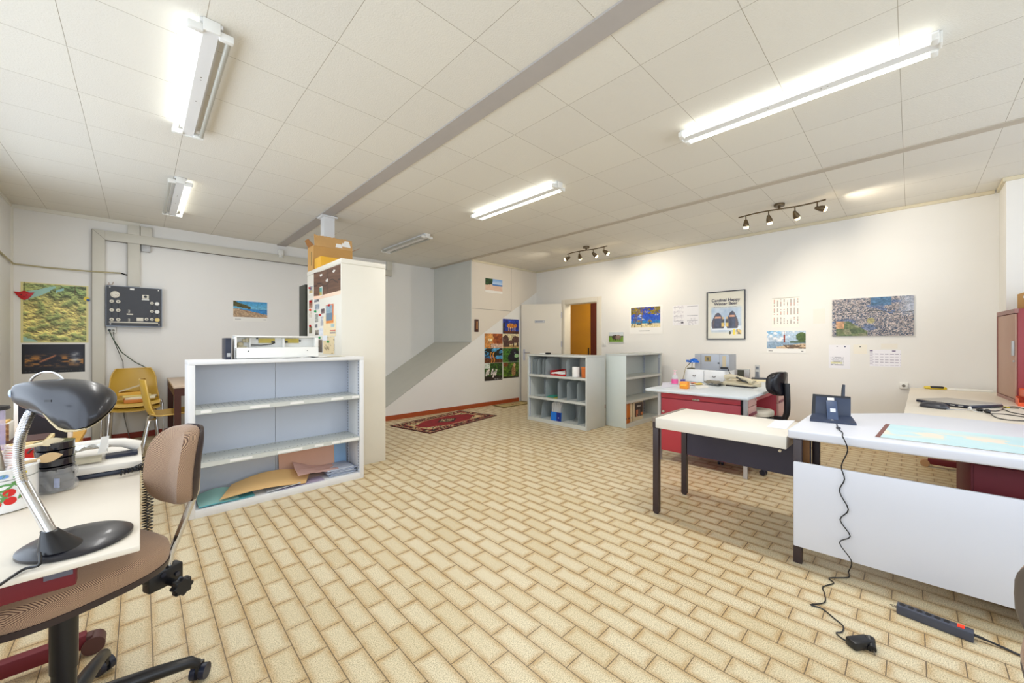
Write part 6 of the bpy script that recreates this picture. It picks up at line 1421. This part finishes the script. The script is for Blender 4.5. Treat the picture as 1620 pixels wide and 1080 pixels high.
def pat(u, v): return (232, 228, 218) if u < 0.58-0.22*v*0 - 0.2*(1-v)*0.6 else mixc((96, 52, 24), (206, 160, 90), fbm(u*9, v*7, 310)*1.7-0.35)
t = thing('patterned_carton', 'white carton with brown pattern on the red box', 'box', (-0.60, 3.38, 0.7245))
MB().box(-0.09, 0.10, -0.06, 0.06, 0, 0.095).build('carton', mat('white carton', (232, 228, 218), 0.6), t, bevel=0.002); picture('printed_face', (-0.09, -0.0603, 0.002), (1, 0, 0), VZ, 0.19, 0.09, pat, 24, 14, 0.001, parent=t, world=False)
MB().box(-0.05, 0.09, -0.05, 0.05, 0.0955, 0.104).build('lid', mat('mustard lid', (206, 160, 70), 0.6, var=0.15), t)
# ================================================================== RETURN TABLE + WHITE DESK (right foreground)
t = thing('return_table', 'narrow cream side desk with dark brown legs joined to the white desk', 'desk', (2.98, 0.86, 0))
RX0, RX1, RY0, RY1, RZt = 2.70, 3.255, 0.50, 1.315, 0.70
W(MB().box(RX0, RX1, RY0, RY1-0.02, RZt-0.075, RZt), 'desktop', retb_m, t, bevel=0.007)
W(MB().box(RX0-0.002, RX1+0.002, RY1-0.02, RY1+0.002, RZt-0.03, RZt+0.001), 'end_edge', mat('grey brown edge strip', (132, 120, 108), 0.4, var=0.05), t)
for x in (RX0+0.018, RX1-0.035): W(MB().box(x-0.02, x+0.02, RY1-0.045, RY1-0.004, 0.012, RZt-0.0755).box(x-0.014, x+0.014, RY1-0.038, RY1-0.01, 0, 0.0125), 'leg', brown_m, t, bevel=0.002)
W(MB().box(RX0-0.002, RX0+0.038, RY1-0.021, RY1-0.003, RZt-0.0755, RZt-0.031), 'corner_post', brown_m, t)
W(MB().box(RX1-0.05, RX1-0.03, 0.46, RY1-0.05, 0.335, RZt-0.076), 'modesty_panel', panel_dk, t)
W(MB().cyl((2.72, 0.535, 0.61), (2.705, 0.535, 0.61), 0.008, n=10), 'screw', chrome, t)
sheet_on('paper_sheet', 'white sheet with faint blue drawing on the cream side desk', [(1226, 664.5), (1258, 665), (1244, 679), (1213, 675.5)], RZt, mat('blue sketched paper', (232, 234, 242), 0.6, var=0.06, scale=25))
t = thing('executive_desk', 'large white desk with hanging front panel in the right foreground', 'desk', (3.2, -0.7, 0))
poly = [(2.672, 0.492), (2.80, -1.95), (3.80, -1.95), (3.842, -0.5), (3.895, 0.01), (3.375, 0.487)]
W(MB().prism(poly, 0.70, 0.752), 'desktop', deskw_m, t, bevel=0.012, seg=3)
def pq(y): return 2.648+0.062*(0.46-y)
W(MB().add([(pq(0.46), 0.46, 0.105), (pq(-1.85), -1.85, 0.105), (pq(-1.85)+0.02, -1.85, 0.105), (pq(0.46)+0.02, 0.46, 0.105), (pq(0.46), 0.46, 0.578), (pq(-1.85), -1.85, 0.578), (pq(-1.85)+0.02, -1.85, 0.578), (pq(0.46)+0.02, 0.46, 0.578)],
        [(0, 1, 2, 3), (4, 7, 6, 5), (0, 4, 5, 1), (2, 6, 7, 3), (0, 3, 7, 4), (1, 5, 6, 2)]), 'front_panel', deskw_m, t, bevel=0.005)
for x, y in ((2.695, 0.445), (3.30, 0.445), (2.83, -1.8), (3.7, -1.8)): W(MB().box(x-0.02, x+0.02, y-0.02, y+0.02, 0.0, 0.70), 'leg', brown_m, t, bevel=0.002)
W(MB().box(2.715, 3.28, 0.43, 0.455, 0.64, 0.70).box(2.74, 2.75, 0.40, 0.43, 0.45, 0.70), 'frame_rail', mat('brown frame rail', (120, 80, 40), 0.5, var=0.1), t)
pd = thing('desk_pedestal', 'dark red pedestal under the white desk', 'pedestal', (3.37, -0.46, 0))
W(MB().box(2.95, 3.79, -0.72, -0.205, 0.04, 0.66), 'body', dred_m, pd, bevel=0.004)
W(MB().box(2.941, 2.949, -0.71, -0.215, 0.36, 0.65).box(2.941, 2.949, -0.71, -0.215, 0.05, 0.35), 'drawer', dred_m, pd, bevel=0.002)
for x in (3.02, 3.72):
    for y in (-0.66, -0.26): W(MB().cyl((x, y, 0), (x, y, 0.0405), 0.022, n=12), 'foot', dark_m, pd)
# map pad on the white desk
def deskmap(u, v):
    if u < 0.02: return (116, 62, 58)
    if v < 0.03: return (70, 40, 44)
    n = fbm(u*7, v*4, 330, 5); k = 1-sst(0.06, 0.34, abs(v-0.42-0.12*math.sin(u*5)+0.25*(n-0.5)))
    c = mixc((178, 216, 226), (204, 228, 232), fbm(u*5, v*6, 331))
    c = mixc(c, mixc((236, 216, 206), (222, 226, 206), fbm(u*16, v*12, 333)), k*sst(0.42, 0.52, fbm(u*11, v*7, 341, 5)))
    return c
c0 = UZ(1401.6, 670.5, 0.7525); c1 = UZ(1384, 691.5, 0.7525); c2 = UZ(1620, 720, 0.7525)
ud = (c2-c1).normalized(); 
vd = (c0-c1).normalized()
mp = picture('desk_map', c1, ud, vd, 1.05, 0.49, deskmap, 110, 50, 0.0025, gap=0.0004)
tag(mp, 'pale turquoise map sheet lying on the white desk', 'map')
# phone in a tablet style cradle, back side towards the camera
p0 = UZ(1296, 672, 0.7525)
bl_c = UZ(1316, 668, 0.7525); rt_ = (UZ(1352, 671.5, 0.7525)-UZ(1281, 665, 0.7525)); wd = rt_.length; ang_ = math.atan2(rt_.y, rt_.x)
t = thing('desk_phone_dock', 'blue black desk phone dock with antenna seen from behind on the white desk', 'telephone', (bl_c.x, bl_c.y, 0.7525), ang_)
# local +x = picture right, local -y towards the camera
MB().prism([(-wd/2-0.003, -0.03), (wd/2+0.004, -0.035), (wd/2-0.004, 0.12), (-wd/2+0.01, 0.12)], 0, 0.012).add([(-wd/2-0.003, -0.03, 0.012), (wd/2+0.004, -0.035, 0.012), (wd/2-0.008, 0.05, 0.040), (-wd/2+0.014, 0.05, 0.040), (wd/2-0.004, 0.12, 0.012), (-wd/2+0.01, 0.12, 0.012)], [(0, 1, 2, 3), (3, 2, 4, 5), (1, 4, 2), (0, 3, 5)]).build('dock_base', slate_m, t)
sc_ = 0.0
bk = MB().add([(-wd/2+0.012, 0.05, 0.035), (wd/2-0.012, 0.05, 0.035), (wd/2-0.008, 0.08, 0.155), (-wd/2+0.02, 0.08, 0.160), (-wd/2+0.012, 0.078, 0.03), (wd/2-0.012, 0.078, 0.03), (wd/2-0.008, 0.107, 0.152), (-wd/2+0.02, 0.107, 0.158)], [(0, 1, 2, 3), (4, 7, 6, 5), (0, 4, 5, 1), (2, 6, 7, 3), (0, 3, 7, 4), (1, 5, 6, 2)]).build('screen_back', slate_m, t, bevel=0.005)
MB().add([(-wd/2+0.010, 0.048, 0.036), (-wd/2+0.028, 0.048, 0.036), (-wd/2+0.034, 0.0785, 0.157), (-wd/2+0.018, 0.0785, 0.161)], [(0, 1, 2, 3)]).add([(-wd/2+0.02, 0.0765, 0.150), (wd/2-0.01, 0.0765, 0.146), (wd/2-0.01, 0.079, 0.157), (-wd/2+0.02, 0.079, 0.162)], [(0, 1, 2, 3)]).build('dark_edge', dark_m, bk)
st = MB().add([(-0.022, -0.012, 0.014), (0.032, -0.012, 0.014), (0.028, 0.055, 0.128), (-0.024, 0.055, 0.128), (-0.022, 0.006, 0.014), (0.032, 0.006, 0.014), (0.028, 0.07, 0.125), (-0.024, 0.07, 0.125)], [(0, 1, 2, 3), (4, 7, 6, 5), (0, 4, 5, 1), (2, 6, 7, 3), (0, 3, 7, 4), (1, 5, 6, 2)]).build('support_foot', mat('blue grey plastic', (62, 78, 108), 0.4, var=0.06), t, bevel=0.003)
def on_st(x, s): return (x, -0.0125+0.067*s-0.0008, 0.0145+0.114*s)
MB().add([on_st(-0.006, 0.42), on_st(0.02, 0.42), on_st(0.02, 0.60), on_st(-0.006, 0.60)], [(0, 1, 2, 3)]).build('type_label', mat('pale silver label', (206, 210, 220), 0.4, var=0.15, scale=80), st)
MB().add([(-0.016, 0.0535, 0.13), (0.016, 0.0535, 0.13), (0.016, 0.062, 0.146), (-0.016, 0.062, 0.146)], [(0, 1, 2, 3)]).build('white_label', white_pl, st)
MB().cyl(on_st(0.0, 0.0), (0.0, -0.02, 0.012), 0.008, n=12).build('cable_socket', silver_pl, st)
MB().tube([(wd/2-0.045, 0.092, 0.145), (wd/2-0.042, 0.102, 0.20), (wd/2-0.039, 0.108, 0.228)], [0.010, 0.009, 0.0075], 10).build('antenna', mat('graphite antenna', (44, 50, 62), 0.35), t)
# adapter cable over the desk edge, down the panel and across the floor
cp = [UZ(1324, 671, 0.757), UZ(1326, 678, 0.757), UZ(1333, 684, 0.759)]
cab = [cp[0], cp[1], cp[2]]
_y = UX(1334, 692, 2.66).y; cab += [Vector((2.664, _y+0.004, 0.7575)), Vector((2.653, _y, 0.748))]
for px, py in ((1334, 692), (1341, 712), (1331, 737), (1336, 758), (1328, 777), (1342, 806), (1329, 822), (1345, 848), (1328, 858), (1347, 887)):
    pp = UX(px, py, 2.66); xx = min(2.66, pq(pp.y)-(0.008 if pp.z > 0.2 else 0.02)) if pp.z < 0.60 else 2.660
    cab.append(UX(px, py, xx) if UX(px, py, xx).z > 0.02 else UZ(px, py, 0.012))
for px, py in ((1342, 905), (1342, 913), (1312, 914), (1319, 922), (1302, 928), (1305, 940), (1304, 953), (1282, 956), (1300, 962), (1320, 978), (1334, 990), (1332, 999), (1323, 1001), (1333, 1010), (1342, 1014)):
    cab.append(UZ(px, py, 0.004))
t = thing('power_adapter', 'black plug adapter with thin cable on the tiles below the white desk', 'adapter', UZ(1362, 1024, 0), -0.9)
MB().tube([Vector((p.x, p.y, max(p.z, 0.0032))) for p in spline(cab, 4)], 0.0028, 6).build('cable', dark_m, t, world=True)
qk = cp[1]; MB().tube([qk+Vector((0.004, 0.004, 0.0045)), qk+Vector((-0.006, -0.006, 0.0045))], 0.008, 10).build('ferrite', mat('dark ferrite', (60, 62, 70), 0.4), t, world=True)
a0 = UZ(1343, 1016, 0.018); a1 = UZ(1375, 1012, 0.018); a2 = UZ(1380, 1027, 0.012)
ad = (a1-a0).normalized(); an_ = math.atan2(ad.y, ad.x)
Lx = (a1-a0).length
MB().box(0, Lx, -0.028, 0.018, 0.0, 0.034, 0, TR(a0.x, a0.y, 0.0) @ RZ(an_)).build('body', dark_m, t, world=True, bevel=0.008)
MB().tube([a1+Vector((0, 0, 0.004)), a1*0.4+a2*0.6, a2], [0.02, 0.016, 0.014], 12).build('plug', dark_m, t, world=True)
for s in (-0.006, 0.006):
    b_ = a2+RT*s*0+Vector((s, s*0.8, 0)); MB().cyl(b_, b_+(a2-a1).normalized()*0.022, 0.0024, n=8).build('pin', steel, t, world=True)
# power strip
s0 = UZ(1419, 957, 0.028); s1 = UZ(1541, 1003, 0.028); sd = (s1-s0); Ls = sd.length; sa = math.atan2(sd.y, sd.x)
t = thing('power_strip', 'black six socket power strip with red switch on the tiles', 'power strip', ((s0.x+s1.x)/2, (s0.y+s1.y)/2, 0), sa)
MB().box(-Ls/2, Ls/2, -0.024, 0.020, 0.0, 0.040).build('body', mat('graphite strip', (66, 70, 84), 0.4, var=0.05), t, bevel=0.004)
for k in range(6):
    x = -Ls/2+0.018+k*(Ls*0.66/5.6)
    MB().add([(x-0.011, 0.0, 0.0406), (x-0.006, -0.012, 0.0406), (x+0.006, -0.012, 0.0406), (x+0.011, 0.0, 0.0406), (x+0.006, 0.010, 0.0406), (x-0.006, 0.010, 0.0406), (x-0.011, 0.0, 0.0402), (x-0.006, -0.012, 0.0402), (x+0.006, -0.012, 0.0402), (x+0.011, 0.0, 0.0402), (x+0.006, 0.010, 0.0402), (x-0.006, 0.010, 0.0402)], [(0, 1, 2, 3, 4, 5), (6, 7, 8, 9, 10, 11)]).build('socket', mat('black socket', (10, 10, 14), 0.5), t)
MB().box(Ls*0.30, Ls*0.385, -0.011, 0.011, 0.0402, 0.044).build('switch', mat('lit red switch', (230, 40, 20), 0.3, emit=(255, 50, 20), estr=1.2), t, bevel=0.001)
MB().tube([(-Ls/2, 0, 0.02), (-Ls/2-0.012, 0.008, 0.02), (-Ls/2-0.022, 0.0, 0.02), (-Ls/2-0.012, -0.008, 0.02), (-Ls/2, 0, 0.018)], 0.002, 6).build('hanging_loop', steel, t)
e_ = UZ(1541, 1004, 0.018); MB().tube(spline([e_, UZ(1560, 1012, 0.012), UZ(1590, 1025, 0.006), UZ(1625, 1040, 0.006), UZ(1700, 1060, 0.006)], 5), [0.006]*5+[0.0042]*16, 8).build('cord', dark_m, t, world=True)
# ================================================================== BEIGE TABLE along the right wall with laptop
TZ = 0.74
t = thing('work_table', 'beige work table by the right wall carrying the laptop', 'table', (4.98, -0.9, 0))
W(MB().prism([(3.905, 0.034), (3.905, -1.9), (5.905, -1.9), (5.905, -0.625), (6.24, -0.625), (6.24, 0.002)], TZ-0.028, TZ), 'tabletop', desk_m, t)
for xx in (4.35, 5.70):
    lg = W(MB().box(xx-0.03, xx+0.03, -0.75, -0.69, 0.085, TZ-0.06).box(xx-0.025, xx+0.025, -1.35, -0.12, 0.03, 0.085), 'leg', dred_m, t, bevel=0.004)
    W(MB().cyl((xx-0.03, -0.10, 0.035), (xx+0.03, -0.10, 0.035), 0.034, n=16), 'foot_roller', mat('cork brown roller', (190, 150, 110), 0.6), lg)
    W(MB().cyl((xx, -1.3, 0.0), (xx, -1.3, 0.031), 0.025, n=12), 'glide', dark_m, lg)
W(MB().box(4.35, 5.70, -0.74, -0.70, TZ-0.09, TZ-0.03), 'frame_rail', dred_m, t)
l0 = UZ(1449, 636, TZ); l1 = UZ(1536, 647, TZ); ld = l1-l0; la = math.atan2(ld.y, ld.x); lw = ld.length
t = thing('laptop', 'closed laptop with matt silver lid on the beige table', 'laptop', ((l0.x+l1.x)/2, (l0.y+l1.y)/2, TZ), la)
MB().box(-lw/2, lw/2, 0.0, 0.33, 0.006, 0.024).cyl((-lw/2+0.03, 0.03, 0), (-lw/2+0.03, 0.03, 0.0065), 0.01, n=10).cyl((lw/2-0.03, 0.03, 0), (lw/2-0.03, 0.03, 0.0065), 0.01, n=10).cyl((lw/2-0.03, 0.24, 0), (lw/2-0.03, 0.24, 0.0065), 0.01, n=10).cyl((-lw/2+0.03, 0.24, 0), (-lw/2+0.03, 0.24, 0.0065), 0.01, n=10).build('base', navy_m, t, bevel=0.004)
MB().box(-lw/2+0.003, lw/2-0.003, -0.004, 0.328, 0.0245, 0.033).build('lid', laptop_m, t, bevel=0.004)
MB().box(0.05, 0.08, -0.0008, 0.0005, 0.009, 0.018).box(0.1, 0.13, -0.0008, 0.0005, 0.009, 0.018).build('port', silver_pl, t)
MB().tube([(0.17, -0.002, 0.014), (0.18, -0.03, 0.012), (0.21, -0.06, 0.008)], [0.008, 0.008, 0.004], 10).build('white_plug', white_pl, t)
p = UZ(1478, 645, TZ); t = thing('computer_mouse', 'black computer mouse in front of the closed laptop', 'mouse', (p.x, p.y, TZ), la+0.1)
mm = MB(); loft(mm, [[(x*k, y*k, z) for x, y in superloop(0.085, 0.05, 28, 2.4)] for k, z in ((0.92, 0.0), (1.0, 0.006), (0.96, 0.02), (0.78, 0.036), (0.45, 0.046), (0.05, 0.048))]); mm.build('shell', mat('charcoal mouse shell', (58, 58, 64), 0.3, var=0.05), t, ang=60)
MB().box(-0.01, 0.012, -0.004, 0.004, 0.044, 0.050).build('scroll_wheel', dark_m, t)
def cable(name, label, pts, r, m, z=TZ):
    return tag(MB().tube(spline([UZ(px, py, z+r+0.0008) for px, py in pts], 6), r, 6).build(name, m), label, 'cable', 'cables on the beige table')
cable('mouse_cable', 'thin grey mouse cable crossing in front of the laptop', [(1497, 647), (1515, 648), (1535, 648.5), (1552, 651)], 0.003, silver_pl)
cable('laptop_cable', 'pale cable from the laptop plug to the black connector', [(1531, 647), (1545, 651), (1556, 652)], 0.0035, white_pl)
cable('charger_cable', 'upper black cable running right of the laptop', [(1547, 646), (1556, 648.5), (1575, 650), (1588, 648), (1600, 652), (1622, 656)], 0.003, dark_m)
cable('charger_cable', 'lower black cable with a bend running to the right edge', [(1566, 653), (1576, 660), (1595, 664), (1622, 665.5)], 0.0032, dark_m)
cable('charger_cable', 'middle black cable between the two connectors and the right edge', [(1566, 654), (1590, 655), (1622, 659.5)], 0.003, dark_m)
cable('charger_cable', 'thin dark cord looping towards the yellow pencil', [(1585, 648), (1590, 644.5), (1605, 643), (1622, 647)], 0.003, dark_m)
tag(MB().tube([UZ(1574, 641.5, TZ+0.006), UZ(1598, 644.5, TZ+0.006)], 0.005, 8).tube([UZ(1598, 644.5, TZ+0.006), UZ(1612, 645.5, TZ+0.006)], 0.0055, 8, mi=1).build('pencil', [yel_pl, mat('grey brown grip', (110, 100, 84), 0.5)]), 'yellow pencil with dark grip on the beige table', 'pencil')
for px, py, l in ((1550, 651.5, 'left black cable connector right of the laptop'), (1562, 653.5, 'right black ferrite connector right of the laptop')):
    p = UZ(px, py, TZ); tag(MB().sphere((p.x, p.y, TZ+0.0155), 0.015, 12, 8, 0, (1.9, 1.2, 1)).build('cable_connector', dark_m), l, 'connector')
p = UZ(1464, 613, TZ); t = thing('hand_tool', 'yellow and black tool at the back of the beige table by the wall', 'tool', (6.19, p.y-0.07, TZ), -1.4)
MB().box(-0.085, 0.085, -0.025, 0.025, 0, 0.03).build('body', yel_pl, t, bevel=0.012); MB().box(-0.04, 0.06, -0.027, 0.02, 0.01, 0.034).build('grip', dark_m, t, bevel=0.006)
tag(MB().box(6.19, 6.225, -0.58, -0.18, TZ, TZ+0.022).build('white_ruler_bar', white_pl, bevel=0.003), 'white flat bar lying along the wall at the back of the beige table', 'bar')
t = thing('power_socket', 'white wall socket behind the left end of the beige table', 'socket', (XR, 0.055, 0.715))
MB().box(-0.03, 0.0004, -0.035, 0.035, 0, 0.07).build('plate', white_pl, t, bevel=0.004); MB().cyl((-0.03, 0.0, 0.035), (-0.032, 0.0, 0.035), 0.016, n=14).build('outlet', mat('grey knob', (120, 116, 104)), t)
# tambour cabinet, carton, letter trays
ta = math.atan2(0.037, 0.58); w = 0.581; hk = 0.79
tM = TR(5.59, -0.595, TZ) @ RZ(ta) @ TR(0, -0.35, 0)
t = thing('tambour_cabinet', 'red cabinet with rose beige shutter standing on the beige table', 'cabinet', tM.to_translation(), ta)
MB().box(-w/2, w/2, -0.09, 0.35-0.012, 0, hk).build('body', mat('dull red cabinet metal', (150, 60, 66), 0.5, var=0.05, scale=4), t, bevel=0.004)
MB().box(-w/2+0.012, w/2-0.012, 0.35-0.011, 0.35, 0.03, hk-0.04).build('shutter', rose_m, t, bevel=0.002)
MB().box(-w/2, w/2, 0.33, 0.356, hk-0.035, hk+0.001).box(w/2-0.011, w/2, 0.34, 0.356, 0.0, hk-0.036).box(-w/2, w/2-0.012, 0.34, 0.356, 0.0, 0.028).build('frame', mat('rose frame', (150, 104, 96), 0.4), t)
MB().box(-w/2+0.02, -w/2+0.05, 0.3505, 0.366, hk*0.50, hk*0.66).box(-w/2+0.018, -w/2+0.04, 0.3505, 0.36, hk*0.43, hk*0.45).build('handle', silver_pl, t, bevel=0.003)
cM = tM @ TR(-0.10, 0.10, hk+0.0015)
t = thing('carton', 'brown carton on top of the red cabinet at the right edge', 'box', cM.to_translation(), ta)
MB().box(-0.17, 0.20, -0.16, 0.17, 0, 0.15).build('carton', cardb, t, bevel=0.002); MB().box(-0.08, 0.02, 0.1705, 0.171, 0.10, 0.12).build('label', paper_m, t)
gM = tM @ TR(0.20, 0.20, hk+0.0015)
tag(MB().box(-0.05, 0.05, -0.03, 0.03, 0, 0.06, M=gM).build('green_packet', mat('lime green packet', (150, 190, 60), 0.5, var=0.1), bevel=0.003), 'lime green packet left of the brown carton', 'packet')
for i, l in enumerate(('lower bright orange letter tray in front of the red cabinet', 'upper bright orange letter tray stacked askew on the lower one')):
    c = UZ(1605, 641, TZ); ox = c.x+0.075+0.02*i; oy = c.y-0.19
    b = thing('letter_tray', l, 'tray', (ox, oy-0.03*i, TZ+0.064*i), -0.06+0.08*i, 'orange letter trays')
    MB().box(-0.13, 0.13, -0.17, 0.17, 0, 0.004).box(-0.13, 0.13, 0.166, 0.17, 0.0045, 0.06).box(-0.13, 0.13, -0.17, -0.166, 0.0045, 0.06).box(0.126, 0.13, -0.166, 0.166, 0.0045, 0.06).box(-0.13, -0.126, -0.166, 0.166, 0.0045, 0.03).build('tray', orange_m, b)
tag(MB().sphere((3.87, -0.06, 0.105), 0.105, 14, 10, 0, (0.6, 0.8, 1)).build('paper_bag', mat('cream crumpled bag', (206, 186, 146), 0.8, var=0.25, scale=14, bump=0.6, bscale=25), ang=80), 'cream crumpled paper bag on the floor behind the white desk panel', 'bag')
# ================================================================== RUGS
def carpet(u, v):
    n = fbm(u*26, v*16, 400, 3); d = min(u*1.75, (1-u)*1.75, v, 1-v)   # distance from the border, rug is 1.75:1
    red = mixc((120, 14, 24), (166, 30, 36), n); blk = mixc((30, 14, 14), (64, 30, 26), n); crm = mixc((196, 170, 120), (222, 200, 150), n)
    if d < 0.03: return blk
    if d < 0.07: return red if int(u*70+v*40) % 3 else crm
    if d < 0.15: return blk if _h(int(u*60), int(v*34), 6) > 0.4 else (crm if _h(int(u*60), int(v*34), 8) > 0.5 else red)
    if d < 0.18: return red
    if d < 0.2: return crm
    x = abs(u-0.5); y = abs(v-0.5)
    if x/0.38+y/0.34 > 1.32+0.08*(_h(int(u*30), int(v*18), 5)-0.5): 
        return crm if _h(int(u*70), int(v*40), 3) > 0.35 else blk
    if x/0.11+y/0.15 < 1: return blk if _h(int(u*90), int(v*50), 2) > 0.35 else crm
    if x/0.14+y/0.18 < 1: return blk
    return red
ra = UZ(680, 686); rb = UZ(786, 657.5); rc = UZ(738, 647.5); rd = UZ(611, 667)
ru = (rb-ra).normalized(); rv = Vector((0, 0, 1)).cross(ru)
rug = picture('oriental_rug', ra, ru, rv, (rb-ra).length, (rc-rb).length*0.98, carpet, 110, 64, 0.009, back=(90, 30, 30), m=print_mat('rug pile', 0.95))
tag(rug, 'red oriental rug lying along the stair wall', 'rug')
def mat2(u, v):
    d = min(u*1.8, (1-u)*1.8, v, 1-v); n = fbm(u*20, v*12, 420, 3)
    if d < 0.12: return mixc((110, 90, 40), (60, 54, 40), n)
    if abs(u-0.5) < 0.2 and abs(v-0.5) < 0.18 and n > 0.45: return (150, 100, 70)
    return mixc((196, 176, 120), (170, 150, 100), n)
tag(picture('door_mat', (4.97, 5.36, 0), (1, 0, 0), (0, 1, 0), 0.80, 0.34, mat2, 50, 28, 0.008, back=(120, 100, 60), m=print_mat('rug pile', 0.95)), 'small ochre mat in front of the open white door', 'rug')
# ================================================================== LIGHT
def area(name, loc, rot, sx, sy, energy, color):
    li = bpy.data.lights.new(name, 'AREA'); li.shape = 'RECTANGLE'; li.size = sx; li.size_y = sy; li.energy = energy; li.color = color
    o = bpy.data.objects.new(name, li); COL.objects.link(o); o.location = loc; o.rotation_euler = rot
    return o
cl = bpy.data.lights.new('corridor_fill', 'POINT'); cl.energy = 13; cl.color = (1.0, 0.88, 0.66); cl.shadow_soft_size = 0.12  # unseen fill light, added to brighten the corridor and its amber door
clo = bpy.data.objects.new('corridor_fill', cl); COL.objects.link(clo); clo.location = (6.85, 4.4, 2.3)
area('daylight_left', (XL-0.16, (WL0+WL1)/2, (WZ0+WZ1)/2), (0, -PI/2, 0), WZ1-WZ0, WL1-WL0, 100, (0.78, 0.88, 1.0))  # spans the stretched window, so it also fills the dim back
area('daylight_front', ((FX0+FX1)/2, YF-0.16, (WZ0+WZ1)/2), (PI/2, 0, 0), FX1-FX0, WZ1-WZ0, 85, (0.78, 0.88, 1.0))
w = bpy.data.worlds.new('sky'); SC.world = w; w.use_nodes = True
w.node_tree.nodes['Background'].inputs['Color'].default_value = (0.75, 0.86, 1.0, 1); w.node_tree.nodes['Background'].inputs['Strength'].default_value = 1.0
# ================================================================== CAMERA
cd = bpy.data.cameras.new('camera'); cd.sensor_width = 36.0; cd.lens = FPX/1620*36.0; cd.shift_y = 1/1620; cd.clip_start = 0.02
co = bpy.data.objects.new('camera', cd); COL.objects.link(co); co.location = CAM; co.rotation_euler = (PI/2, 0, -YAW)
SC.camera = co
SC.view_settings.view_transform = 'Standard'; SC.view_settings.look = 'None'; SC.view_settings.gamma = 1.0; SC.view_settings.use_curve_mapping = False
SC.view_settings.exposure = 0.0
SC.cycles.max_bounces = 8; SC.cycles.diffuse_bounces = 5; SC.cycles.transparent_max_bounces = 12
SC.cycles.caustics_reflective = False; SC.cycles.caustics_refractive = False
SC.cycles.sample_clamp_indirect = 6.0
